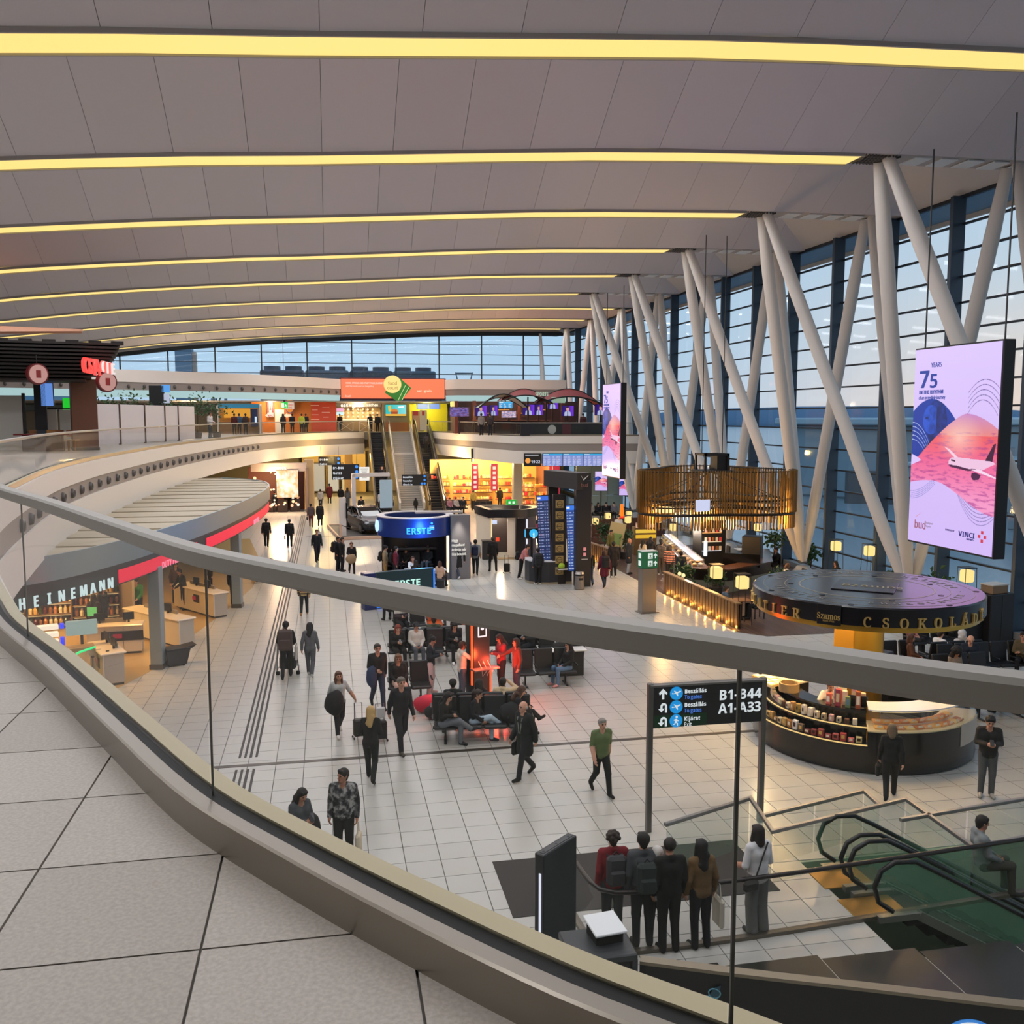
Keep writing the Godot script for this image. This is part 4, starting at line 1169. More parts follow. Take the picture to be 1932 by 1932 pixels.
	put(bk,"bowl",arcwall(Vector3.ZERO,0.2,0.24,0.0,0.2,0,360,18).mesh(),mat("a08458",0.8)); cyl(bk,"base",V(0,0,0),0.22,0.03,mat("8a7048",0.8),18)
	for i in 12:
		var o := bx(self,"gift_tray",c+K*V(-2.28+(i % 3)*0.26,1.28,-0.55 - (i/3)*0.26),V(0.22,0.07,0.22),mat(["f4dca0","e8b860","fff0c8","d89a48"][i % 4],0.5),0.01,0.3)
		bx(o,"lid",V(0,0.04,0),V(0.16,0.02,0.16),mat("fff4d8",0.4),0.005)
		tag(o,"lit %s tray on the kiosk's left end, %s row, %s in it" % [["cream","amber","ivory","honey"][i % 4],ORD[i/3],ORD[i % 3]],"tray","lit trays at the kiosk's left end")
	omni("tray_lamp",c+K*V(-2.3,1.9,-0.9),1.6,"ffd890",0.1)
	var cup := thing("cup_stack","stack of cream cups on the kiosk's lavender case top","cups",c+K*V(1.0,1.43,2.0))
	for i in 4: cyl(cup,"cup",V(0,i*0.09,0),0.11 - 0.012*i,0.09,mat("e6dcb0",0.5),14)
func bench(called: String,label: String,at: Vector3,turn: float,n: int,mats: Array,group := "") -> Node3D:
	var t := thing(called,label,"seats",at,turn,group)
	var fr := mat("2a2b2d",0.4,0.4)
	bx(t,"beam",V(0,0.33,-0.02),V(n*0.6,0.06,0.1),fr,0.01)
	for i in 2:
		var x := (i - 0.5)*(n - 1)*0.6
		bx(t,"leg",V(x,0.17,0),V(0.05,0.3,0.06),fr,0.01); bx(t,"foot",V(x,0.02,0),V(0.07,0.04,0.56),fr,0.012)
	for i in n:
		var x := (i - (n - 1)*0.5)*0.6
		var m: Material = mats[i % mats.size()]
		bx(t,"seat",V(x,0.405,0.05),V(0.55,0.09,0.52),m,0.03)
		var k := bx(t,"backrest",V(x,0.72,-0.25),V(0.55,0.62,0.08),m,0.03); k.rotation.x = -0.16
	for i in n+1: bx(t,"armrest",V((i - n*0.5)*0.6,0.6,0.03),V(0.05,0.04,0.4),fr,0.012)
	return t
func charging() -> void:
	var t := thing("charging_station","black phone charging station with glowing orange edges and a white phone symbol","charging station",V(3.88,0,-25.1),0.35)
	bx(t,"body",V(0.06,1.22,0),V(0.52,2.44,0.45),mat("1b1b1d",0.35),0.02)
	bx(t,"edge_light",V(-0.23,1.45,0.2),V(0.05,1.9,0.06),glow("ff5a1e",1.2),0.01)
	bx(t,"edge_light",V(0.0,2.45,0.2),V(0.46,0.05,0.06),glow("ff5a1e",1.2),0.01)
	bx(t,"edge_light",V(0.34,0.45,0.2),V(0.05,0.8,0.06),glow("ff5a1e",1.2),0.01)
	omni("station_glow",V(3.95,1.3,-24.6),2.4,"ff5428",0.15); omni("station_glow",V(4.45,1.0,-24.75),1.8,"ff4a30",0.15)
	for q in [[0.22,0.02],[-0.22,0.02]]: bx(t,"symbol_bar",V(0.08,2.05+q[0],0.235),V(0.26,0.035,0.015),glow("f4f6fa",1.0),0.0)
	for q in [-0.12,0.12]: bx(t,"symbol_bar",V(0.08+q,2.05,0.235),V(0.035,0.45,0.015),glow("f4f6fa",1.0),0.0)
	disc(t,"symbol_eye",0.05,V(0.08,2.05,0.235),0,glow("f4f6fa",1.0),0.015,12)
	bx(t,"shelf",V(0.12,0.95,0.3),V(0.8,0.05,0.3),mat("5a5a5a",0.4),0.01)
	for i in 3: tubep(t,"cable",[V(-0.05+i*0.14,1.15,0.24),V(-0.02+i*0.14,0.98,0.38),V(0.02+i*0.14,0.75,0.36),V(0.1+i*0.1,0.9,0.42)],0.008,mat("c8c8c4",0.5),5)
	var blk := [mat("1e2022",0.45)]
	var B := "black seat benches around the charging station"
	bench("seat_bench","black bench in front, under the two women with crossed legs",V(3.55,0,-21.9),-0.12,4,blk,B)
	bench("seat_bench","black bench back to back with the front one",V(3.6,0,-22.75),PI - 0.12,4,blk,B)
	bench("seat_bench","black bench left of the charging station under the woman with glasses",V(2.1,0,-25.5),0.0,2,blk,B)
	bench("seat_bench","black bench behind the standing girl in pink trousers",V(2.95,0,-29.4),-0.05,4,blk,B)
	bench("seat_bench","black bench with its back to the phone-reading man",V(6.2,0,-29.0),-0.1,3,blk,B)
	bench("seat_bench","black bench right of the station with a white table end",V(6.1,0,-26.2),0.0,3,blk,B)
	bench("seat_bench","rear bench with two orange seats among black ones",V(3.95,0,-33.2),0.0,6,[mat("1e2022",0.45),mat("1e2022",0.45),mat("c8581c",0.5),mat("1e2022",0.45),mat("c8581c",0.5)],B)
	var tb := thing("side_table","white table top beside the black bench right of the station","table",V(6.9,0,-26.9),0.0)
	bx(tb,"table_top",V(0,0.84,0),V(1.2,0.04,0.5),mat("e4e2dd",0.35),0.01); bx(tb,"panel",V(0,0.42,0),V(1.1,0.8,0.05),mat("1c1d1f",0.5),0.01)
	tag(bx(self,"papers",V(6.75,0.868,-26.9),V(0.5,0.015,0.3),mat("f0eee8",0.6),0.0,0.3),"white papers on the table right of the charging station","papers")
	tag(put(self,"duffel_bag",_blob(V(0.36,0.24,0.24)),mat("c01838",0.7),V(2.45,0.23,-24.3)),"bright red round bag on the floor by the pink-trousered girl","bag")
	tag(put(self,"coat_heap",_blob(V(0.4,0.3,0.3)),mat("171719",0.9),V(4.35,0.62,-21.9)),"black coat heaped on the front bench","coat")
	tag(put(self,"coat_heap",_blob(V(0.22,0.35,0.2)),mat("b09a78",0.9),V(4.5,0.75,-22.2)),"tan fur-lined jacket over the bench back","coat")
	tag(put(self,"backpack",_blob(V(0.3,0.2,0.2)),mat("151618",0.8),V(2.62,0.2,-23.7)),"black bag lying behind the bright red bag","bag")
	tag(put(self,"white_bag",_blob(V(0.22,0.16,0.16)),mat("d9d6d0",0.8),V(2.3,0.6,-26.3)),"white bag on the bench beside the woman with glasses","bag")
func _blob(r: Vector3) -> ArrayMesh:
	var b := Mb.new(); b.ball(Vector3.ZERO,r,18)
	for i in b.v.size():
		var p := b.v[i]
		var k := 1.0+0.1*sin(p.x*17.0+p.y*9.0)*cos(p.z*13.0+p.y*11.0)
		b.v[i] = p*k
	return b.mesh()
func info_point() -> void:
	# tall black portal with flight screens and square gold symbols
	var t := thing("flight_tower","tall black portal tower with tilted blue flight screens and a column of gold squares","flight tower",V(10.9,0,-42.4))
	var k := mat("1f1f23",0.4)
	bx(t,"post",V(0.5,2.45,0.85),V(0.72,4.9,0.42),k,0.02); bx(t,"post",V(-0.35,2.45,-1.5),V(0.5,4.9,0.4),k,0.02)
	var hb := Mb.new(); hb.bar(V(-0.42,4.85,-1.7),V(0.5,4.85,1.05),0.75,0.75); put(t,"header",hb.mesh(),mat("2c2a2a",0.45))
	txt(t,"lettering","bud",0.16,mat("8a6058",0.5),V(0.5,4.68,1.12),0.3,0.02)
	icon(t,"wing_mark",PackedVector2Array([Vector2(-0.2,0.12),Vector2(-0.06,-0.06),Vector2(0.24,0.12),Vector2(-0.04,-0.12)]),V(0.5,5.02,1.12),0.3,mat("d8d8d4",0.4),0.02)
	for i in 2:
		var z := -0.9+i*1.3
		bx(t,"lit_symbol",V(-0.37+i*0.42,4.85,z),V(0.02,0.34,0.34),glow("8fb0f0",0.9),0.0,0.32)
		bx(t,"lit_symbol",V(-0.25+i*0.42,4.85,z+0.42),V(0.02,0.34,0.2),glow("d8e4f8",0.9),0.0,0.32)
	var im := board(22,[[8,40],[60,90],[165,30],[210,36]],Color("20305e"),Color("3a70e0"),Color("a8b8e8"))
	var im2 := board(22,[[8,40],[60,90],[165,30],[210,36]],Color("2a4a94"),Color("3a80f0"),Color("b8d0f8"))
	for i in 2:
		var o := Node3D.new(); o.name = "flight_screen"; t.add_child(o,true)
		o.position = V(-0.95+i*1.1,2.55 - i*0.35,-0.75+i*1.25); o.rotation = V(-0.12,-0.55,0.09)
		bx(o,"housing",V(0,0,-0.05),V(0.62,3.1,0.09),mat("141416",0.4),0.01)
		var s := Mb.new(); s.uvquad(V(-0.28,1.5,0.002),V(0.28,1.5,0.002),V(0.28,-1.5,0.002),V(-0.28,-1.5,0.002),Vector3.BACK)
		put(o,"screen",s.mesh(),picture(im if i == 0 else im2,0.9))
	bx(t,"symbol_panel",V(-0.42,2.1,0.1),V(0.62,4.2,0.14),mat("0f0f11",0.4),0.01)
	for i in 7:
		bx(t,"gold_square",V(-0.42,3.75 - i*0.52,0.18),V(0.38,0.36,0.03),mat("a08a58",0.4,0.3),0.008)
		var r := Mb.new()
		var pts := []
		for j in 13: pts.append(V(cos(TAU*j/12),sin(TAU*j/12),0)*0.13)
		r.tube(pts,0.012,5); put(t,"symbol_ring",r.mesh(),mat("2a2418",0.5),V(-0.42,3.75 - i*0.52,0.2))
		bx(t,"symbol_bar",V(-0.42,3.75 - i*0.52,0.2),V(0.24,0.025,0.02),mat("2a2418",0.5),0.0)
	for i in 2: bx(t,"pink_square",V(0.55,1.75 - i*0.25,1.07),V(0.13,0.15,0.015),glow("e89090",0.7),0.01)
	bx(t,"caption",V(0.55,1.28,1.07),V(0.3,0.03,0.01),mat("b8b8b8",0.5),0.0)
	# information desk
	var d := thing("information_desk","dark curved information desk with a white top in front of the flight tower","desk",V(10.0,0,-43.0))
	var p := PackedVector2Array([Vector2(-0.85,-0.7),Vector2(-0.95,-0.2),Vector2(-0.85,0.3),Vector2(-0.5,0.68),Vector2(0.0,0.8),Vector2(1.1,0.72),Vector2(1.1,0.45),Vector2(0.1,0.45),Vector2(-0.3,0.3),Vector2(-0.55,0.0),Vector2(-0.55,-0.7)])
	var b := Mb.new(); b.prism(p,0.1,1.05); put(d,"front",b.mesh(),mat("26282e",0.4))
	b = Mb.new(); b.prism(p,1.05,1.1); put(d,"desk_top",b.mesh(),mat("d9dade",0.25))
	b = Mb.new(); b.prism(p,0.0,0.1); put(d,"plinth",b.mesh(),mat("9a8f78",0.4,0.3))
	bx(d,"low_shelf",V(0.75,0.72,0.9),V(0.75,0.03,0.3),mat("e4e6e8",0.3),0.005)
	tag(put(self,"green_bag",_blob(V(0.16,0.13,0.1)),mat("a8c83a",0.6),V(10.55,0.88,-42.1)),"bright yellow green bag on the information desk's low shelf","bag")
	var i2 := thing("information_sign","black post with a glowing blue round information sign","sign",V(9.62,0,-44.4))
	bx(i2,"post",V(0,1.05,0),V(0.12,2.1,0.12),mat("17171a",0.4),0.01); bx(i2,"head",V(0,2.15,0),V(0.6,0.5,0.24),mat("17171a",0.4),0.02)
	disc(i2,"symbol",0.21,V(0.08,2.15,0.13),0,glow("38b8f0",1.0),0.02); bx(i2,"side_symbol",V(-0.31,2.15,0),V(0.02,0.36,0.16),glow("38b8f0",1.0),0.0)
	txt(i2,"lettering","i",0.24,glow("f0f8ff",1.0),V(0.08,2.04,0.145),0,0.01,"Droid Serif Bold")
	# litter bin
	var n := thing("litter_bin","round brushed steel litter bin at the foot of the flight tower","bin",V(11.05,0,-40.75))
	cyl(n,"body",V(0,0.02,0),0.22,0.62,mat("8f8a86",0.3,0.8),20); cyl(n,"band",V(0,0.64,0),0.235,0.06,mat("151517",0.4),20); cyl(n,"lid",V(0,0.7,0),0.215,0.12,mat("a8a29c",0.3,0.8),20,0.17)
	bx(n,"slot_plate",V(0.02,0.5,0.215),V(0.2,0.09,0.02),mat("0c0c0c",0.5),0.004)
	# exit pillar
	var g := thing("exit_pillar","short steel pillar crowned by a green and white emergency exit box","sign",V(12.4,0,-35.4),0.12)
	bx(g,"pillar",V(0,0.9,0),V(0.62,1.8,0.42),mat("8f867c",0.3,0.7),0.015)
	bx(g,"base_plate",V(0.0,0.02,0.0),V(0.8,0.04,0.6),mat("7a746c",0.35,0.6),0.01)
	bx(g,"sign_box",V(0,2.14,0),V(0.68,0.66,0.46),glow("0e6a40",0.5),0.01)
	bx(g,"box_top",V(0,2.48,0),V(0.68,0.02,0.46),mat("d8e0dc",0.4),0.005)
	for i in 2:
		bx(g,"white_field",V(0.0,2.3 - i*0.3,0.235),V(0.2,0.22,0.01),glow("e8f4ec",0.8),0.0)
		icon(g,"running_figure",runner(0.19),V(0,2.3 - i*0.3,0.245),0,glow("0e6a40",0.5),0.008)
		icon(g,"arrow",arrow_up(0.2),V(0.22,2.3 - i*0.3,0.24),0,glow("e8f4ec",0.8),0.01)
		bx(g,"side_field",V(-0.345,2.3 - i*0.3,0.0),V(0.01,0.2,0.22),glow("e8f4ec",0.8),0.0)
const ORD := ["first","second","third","fourth","fifth","sixth","seventh","eighth","ninth","tenth","eleventh","twelfth","thirteenth","fourteenth","fifteenth","sixteenth","seventeenth","eighteenth","nineteenth","twentieth","next past the twentieth","two past the twentieth","three past the twentieth","four past the twentieth","five past the twentieth","six past the twentieth"]
func warm_picture(seedn: int,a: Color,b: Color,c: Color) -> Image:
	var im := Image.create(128,128,false,Image.FORMAT_RGB8)
	var nz := FastNoiseLite.new(); nz.seed = seedn; nz.frequency = 0.03; nz.fractal_octaves = 3
	var n2 := FastNoiseLite.new(); n2.seed = seedn+1; n2.noise_type = FastNoiseLite.TYPE_CELLULAR; n2.frequency = 0.06
	for j in 128:
		for i in 128:
			var t := clampf(nz.get_noise_2d(i,j)*1.3+0.5,0,1)
			var k := clampf(-n2.get_noise_2d(i,j)*1.5 - 0.3,0,1)
			im.set_pixel(i,j,a.lerp(b,t).lerp(c,k*0.6))
	return im
func screen(parent: Node,at: Vector3,w: float,h: float,m: Material,turn := 0.0) -> void:
	bx(parent,"housing",at - V(sin(turn),0,cos(turn))*0.04,V(w+0.06,h+0.06,0.07),mat("0d0d0f",0.4),0.01,turn)
	var b := Mb.new(); b.uvquad(V(-w/2,h/2,0),V(w/2,h/2,0),V(w/2,-h/2,0),V(-w/2,-h/2,0),Vector3.BACK)
	put(parent,"screen",b.mesh(),m,at,turn)
func hang_sign(label: String,at: Vector3,w: float,h: float,rows: Array,turn := 0.0) -> void:
	var t := thing("hanging_sign",label,"sign",at,turn)
	bx(t,"panel",Vector3.ZERO,V(w,h,0.1),mat("15161a",0.4),0.01)
	for sg: float in [-1.0,1.0]: tubep(t,"rod",[V(sg*w*0.4,h/2,0),V(sg*w*0.4,h/2+0.9,0)],0.015,mat("555555",0.5),5)
	var n := rows.size()
	for i in n:
		var y := h*(0.5 - (i+0.5)/n)
		var r: Array = rows[i]
		var lh := h/n*0.45
		txt(t,"lettering",r[0],lh,glow("e4eaf4",0.9),V(-w*0.46,y - lh*0.5,0.055),0,0.01,"Droid Sans Bold",1.0,0)
		for k in int(r[1]): disc(t,"symbol_disc",lh*0.7,V(w*0.40 - k*lh*1.7,y,0.056),0,glow("3a8ff0",0.9),0.01,14)
func far_hall() -> void:
	var steel := mat("8f8c88",0.35,0.6)
	var blk := mat("151517",0.4)
	# escalators and stairs up to the gallery
	var dz := 12.6
	for q in [[4.5,"up escalator with black steps left of the grey stairs at the far end"],[8.85,"up escalator with black steps right of the grey stairs at the far end"]]:
		var t := thing("escalator",q[1],"escalator",V(q[0],0,-77.6),0.0,"far escalators to the upper floor")
		for i in 32: bx(t,"step",V(0,0.1+i*0.195,-0.5 - i*0.375),V(1.0,0.2,0.42),mat("1b1b1e" if i % 2 else "26262a",0.5,0.3),0.01)
		for sg: float in [-1.0,1.0]:
			var x := sg*0.66
			var b := Mb.new()
			b.bar(V(x,0.35,0.2),V(x,0.35,-0.6),0.2,0.7); b.bar(V(x,0.45,-0.6),V(x,6.55,-dz),0.2,0.8); b.bar(V(x,6.55,-dz),V(x,6.55,-dz - 1.0),0.2,0.7)
			put(t,"side_cladding",b.mesh(),mat("a8926a" if sg < 0 else "7f7c78",0.3,0.7))
			b = Mb.new(); b.quad(V(x,0.7,0.1),V(x,0.75,-0.6),V(x,1.25,-0.7),V(x,1.1,0.1),Vector3.RIGHT); b.quad(V(x,0.85,-0.6),V(x,6.95,-dz),V(x,7.4,-dz),V(x,1.3,-0.6),Vector3.RIGHT)
			put(t,"glass_side",b.mesh(),glass("c8d2d4",0.2))
			tubep(t,"handrail",[V(x,0.5,0.25),V(x,0.8,0.42),V(x,1.15,0.3),V(x,1.28,-0.5),V(x,7.4,-dz),V(x,7.45,-dz - 0.9),V(x,7.0,-dz - 1.1)],0.07,mat("101012",0.4),7)
	var st := thing("staircase","wide grey staircase between the two far escalators","staircase",V(6.75,0,-77.6))
	for i in 38: bx(st,"stair_tread",V(0,0.083+i*0.166,-0.3 - i*0.325),V(1.9,0.166,0.36),mat("97938c" if i % 13 else "c4c0b8",0.6),0.01)
	for sg: float in [-1.0,1.0]:
		var b := Mb.new(); b.bar(V(sg*1.0,0.4,0),V(sg*1.0,6.75,-dz),0.16,0.7); put(st,"stringer",b.mesh(),mat("cfcac2",0.4,0.3))
		tubep(st,"handrail",[V(sg*1.0,1.1,0.1),V(sg*1.0,7.4,-dz)],0.045,steel,7)
	hang_sign("black hanging direction sign with three blue discs in front of the far stairs",V(6.85,2.65,-76.4),2.05,0.9,[["Beszállás",1],["Transfer",1],["Check-in",2]])
	hang_sign("rear black hanging sign of two rows in the far left corridor",V(0.15,3.9,-84.0),1.9,0.75,[["B1-B44",1],["Gates",1]])
	hang_sign("front black hanging sign of three rows in the far left corridor",V(1.45,3.1,-81.0),2.3,1.3,[["B1-B44",1],["Gates",1],["Kijárat",2]])
	# corridor shell left of the escalators
	var warm := mat("d8c088",0.5)
	bx(self,"wall_corridor",V(0.6,2.1,-98.5),V(6.4,4.2,0.2),warm,0.02).set_meta("kind","structure")
	for q in [[-1.55,-79.5,"near"],[1.9,-92.0,"far"]]:
		var col := thing("column","beige rectangular column at the far corridor, %s one" % ("beside the flower picture" if q[2] == "near" else "deep in the passage"),"column",V(q[0],0,q[1]))
		bx(col,"shaft",V(0,2.13,0),V(0.8,4.26,0.8),mat("c9a878",0.5),0.03); bx(col,"base",V(0,0.08,0),V(0.86,0.16,0.86),steel,0.01)
	for i in 3:
		var ww := thing("shop_window","%s lit shop window in the far left corridor" % ["left","middle","right"][i],"shop window",V(-0.9+i*1.4,0,-97.9+i*0.4),0.0,"corridor shop windows")
		bx(ww,"frame",V(0,1.6,0),V(1.2,3.0,0.1),mat("5a5248",0.5),0.02)
		bx(ww,"pane",V(0,1.6,0.06),V(1.05,2.8,0.02),glow(["d8d2c0","e6e0cc","f0e2b0"][i],0.55),0.0)
	var nb := thing("notice_board","white lit notice board left of the far escalator","board",V(3.0,2.95,-80.6))
	bx(nb,"panel",V(0,0,0),V(0.85,1.15,0.08),glow("f6f4ec",0.85),0.01)
	for i in 6: bx(nb,"print_line",V(0,0.4 - i*0.15,0.045),V(0.6 - 0.1*(i % 3),0.025,0.005),mat("6a6860",0.6),0.0)
	for q in [[0.3,4.1,-84.0,26.0],[2.2,4.1,-93.0,22.0],[-1.0,4.1,-91.0,18.0]]: omni("corridor_light",V(q[0],q[1],q[2]),q[3],"ffd27a",0.3)
	# bright jewellery shop at the left
	var s := thing("shop_front","bright shop front with a blazing flower picture and strings of lights, under the gallery","shop",V(-4.0,0,-78.4))
	screen(s,V(0.75,2.35,0.3),1.7,2.2,picture(warm_picture(4,Color("fff0f4"),Color("f4b070"),Color("ffd890")),1.15))
	bx(s,"fascia_board",V(0.1,3.7,0.1),V(4.4,0.7,0.2),mat("98908c",0.5),0.02)
	txt(s,"lettering","JEWELS",0.26,glow("fff6ee",1.2),V(0.1,3.6,0.22),0,0.03,"Droid Sans Bold")
	bx(s,"back_wall",V(0,1.8,-2.4),V(5.0,3.6,0.15),mat("6a3c30",0.5),0.02)
	bx(s,"side_wall",V(2.3,1.8,-1.0),V(0.2,3.6,2.8),mat("6a5a50",0.5),0.02)
	for i in 4: bx(s,"display_case",V(-1.7+i*1.0,0.5,-0.6 - 0.3*(i % 2)),V(0.8,1.0,0.6),mat("3a2a24",0.3),0.03)
	for i in 46:
		var o := put(s,"bulb",_bulb(),glow(["ffd8a0","fff0d0","ffb890"][i % 3],1.3),V(-2.0+rng.randf()*3.6,0.5+rng.randf()*2.8*(1.0 - 0.2*(i % 3)),-0.3+rng.randf()*0.5))
		o.scale = Vector3.ONE*rng.randf_range(0.6,1.5)
	omni("shop_light",V(-4.2,3.0,-77.6),16.0,"ffc890",0.3); omni("shop_light",V(-3.4,2.2,-76.6),8.0,"ffd8b8",0.4)
	# souvenir shop right of the escalators
	var r := thing("souvenir_shop","brightly lit souvenir shop with open shelves below the gallery, right of the far escalators","shop",V(13,0,-79))
	bx(r,"back_wall",V(0.6,2.0,-4.0),V(9.6,4.0,0.2),mat("e8c070",0.5),0.02)
	bx(r,"side_wall",V(5.5,2.0,-0.5),V(0.2,4.0,7.2),mat("8a5a48",0.5),0.02)
	bx(r,"column",V(1.9,2.1,4.9),V(0.75,4.2,0.75),mat("b0a696",0.5),0.03)
	for i in 4: bx(r,"red_banner",V([-0.6,0.9,5.15,5.15][i],2.6,[-1.2,-0.2,3.4,4.6][i]),V(0.6,2.3,0.08),glow("d83050",0.6),0.01)
	for i in 2:
		for k in 5: bx(r,"banner_figure",V([-0.6,0.9][i],3.4 - k*0.42,[-1.2,-0.2][i]+0.05),V(0.26,0.24,0.01),glow("ffe0d8",0.8),0.0)
	var rows := []
	for i in 5:
		for k in 4:
			bx(r,"shelf",V(-3.4+i*1.9,0.45+k*0.62,-3.2+(i % 2)*0.6),V(1.7,0.05,0.5),mat("5a3c28",0.5),0.01)
			rows.append(V(13 - 3.4+i*1.9,0.475+k*0.62,-79 - 3.2+(i % 2)*0.6))
	for i in 2:
		for k in 3:
			bx(r,"shelf",V(3.1+i*1.25,0.5+k*0.7,2.6),V(1.15,0.05,0.45),mat("8a5a34",0.5),0.01)
			rows.append(V(16.1+i*1.25,0.525+k*0.7,-76.4))
	for i in 2: bx(r,"low_table",V(-2.6+i*2.2,0.4,0.2),V(1.5,0.8,0.8),mat("30241e",0.5),0.03)
	var pal := ["f0d090","e8a860","d84848","f4e8c8","c83a50","f0b0a0","b8803c","ffe8a0","a8c060","e86a50"]
	var gm := [bxm(V(0.2,0.3,0.18),0.02),bxm(V(0.26,0.2,0.2),0.04),_jar()]
	for p in rows:
		for k in 6:
			var h := [0.15,0.1,0.0]
			var w := k % 3 if rng.randf() > 0.4 else rng.randi() % 3
			var o := put(self,"souvenir",gm[w],mat(pal[rng.randi() % 10],0.45),p+V(-0.68+k*0.27 if p.x < 15.5 else -0.45+k*0.18,0.026+h[w],rng.randf_range(-0.05,0.1)),rng.randf()*0.5)
			tag(o,"small colourful souvenir packed on the bright shelves of the far gift shop","souvenir","souvenirs on the far gift shop shelves")
	for q in [[10.2,-80.2,24.0],[13.2,-80.0,28.0],[16.6,-77.0,22.0],[16.5,-74.0,14.0]]: omni("gift_shop_light",V(q[0],3.7,q[1]),q[2],"ffd08a",0.3)
	# boards on the fascia
	var d := thing("departure_board","wide blue departure board of three screens with a black clock panel, hung on the gallery front","departure board",V(14.4,4.1,-69.2),-0.187)
	bx(d,"clock_panel",V(0.65,0.45,0.1),V(1.3,0.95,0.2),mat("0c0c0e",0.4),0.01)
	disc(d,"clock",0.2,V(0.3,0.38,0.205),0,glow("f0a048",0.9)); txt(d,"lettering","19 22",0.2,glow("d8dcf0",0.9),V(0.88,0.3,0.205),0,0.01,"Droid Sans Bold")
	bx(d,"caption",V(0.6,0.8,0.205),V(1.0,0.05,0.01),glow("e0e4f0",0.8),0.0)
	var bim := picture(board(12,[[8,44],[58,60],[126,40],[176,60]],Color("7f92dc"),Color("28b4f4"),Color("dfe6ff")),0.85)
	for i in 3: screen(d,V(2.15+i*1.52,0.45,0.16),1.48,0.9,bim)
	var mb := thing("menu_board","small dark brown board with six pictured cups on the angled gallery front","board",V(12.15,4.55,-79.5),1.35)
	bx(mb,"panel",Vector3.ZERO,V(3.4,1.1,0.12),mat("241a12",0.4),0.01)
	for i in 6: disc(mb,"cup_picture",0.2,V(-1.3+i*0.52,0.0,0.065),0,glow("e8d8b0",0.6),0.01,12)
	for i in 2: bx(mb,"caption",V(-0.8+i*1.6,0.38,0.065),V(1.1,0.08,0.01),glow("d8d0c0",0.6),0.0); bx(mb,"caption",V(-0.8+i*1.6,-0.36,0.065),V(1.2,0.06,0.01),glow("d8d0c0",0.6),0.0)
	# panelled wall and poster screens under the right corner
	var pw := setting("wall_panelled")
	for i in 3:
		for k in 3: bx(pw,"wall_panel",V(20.1+i*1.32,0.75+k*1.42,-73.0),V(1.3,1.4,0.1),mat("9fb0a8",0.35),0.01)
	var mini_poster := picture(poster(),0.95)
	for q in [[20.9,2.75,-70.8,"left"],[22.75,2.4,-70.4,"right"]]:
		var ps := thing("poster_screen","small lit portrait poster screen under the far gallery corner, %s of two" % q[3],"poster",V(q[0],q[1],q[2]),-0.2,"small poster screens")
		screen(ps,Vector3.ZERO,0.95,1.5,mini_poster); bx(ps,"stand",V(0,-q[1]*0.5 - 0.35,-0.05),V(0.08,q[1] - 0.75,0.08),blk,0.01)
	# fixed seats at the far right under the gallery
	for q in [[10.1,-75.0,"left"],[12.2,-73.8,"right"]]: bench("seat_bench","black bench before the souvenir shop, %s one" % q[2],V(q[0],0,q[1]),0.4,3,[mat("1e2022",0.45)])
	var ex := thing("exit_box","bright green exit box before the souvenir shop column","sign",V(13.3,0,-68.5))
	bx(ex,"post",V(0,0.5,0),V(0.3,1.0,0.25),steel,0.01); bx(ex,"sign_box",V(0,1.3,0),V(0.75,0.65,0.4),glow("18b840",0.8),0.01)
	for i in 4: bx(ex,"white_field",V(-0.16+0.3*(i % 2),1.43 - 0.28*(i/2),0.205),V(0.16,0.18,0.01),glow("eaffea",0.9),0.0)
	car_stand()
	bank_kiosk()
	black_shop()
func _bulb() -> ArrayMesh:
	if not BC.has("bulb"):
		var b := Mb.new(); b.ball(Vector3.ZERO,Vector3.ONE*0.09,8); BC["bulb"] = b.mesh()
	return BC["bulb"]
func _jar() -> ArrayMesh:
	if not BC.has("jar"):
		var b := Mb.new(); b.lathe([Vector2(0,0),Vector2(0.09,0),Vector2(0.1,0.16),Vector2(0.05,0.22),Vector2(0.05,0.28),Vector2(0,0.28)],8); BC["jar"] = b.mesh()
	return BC["jar"]
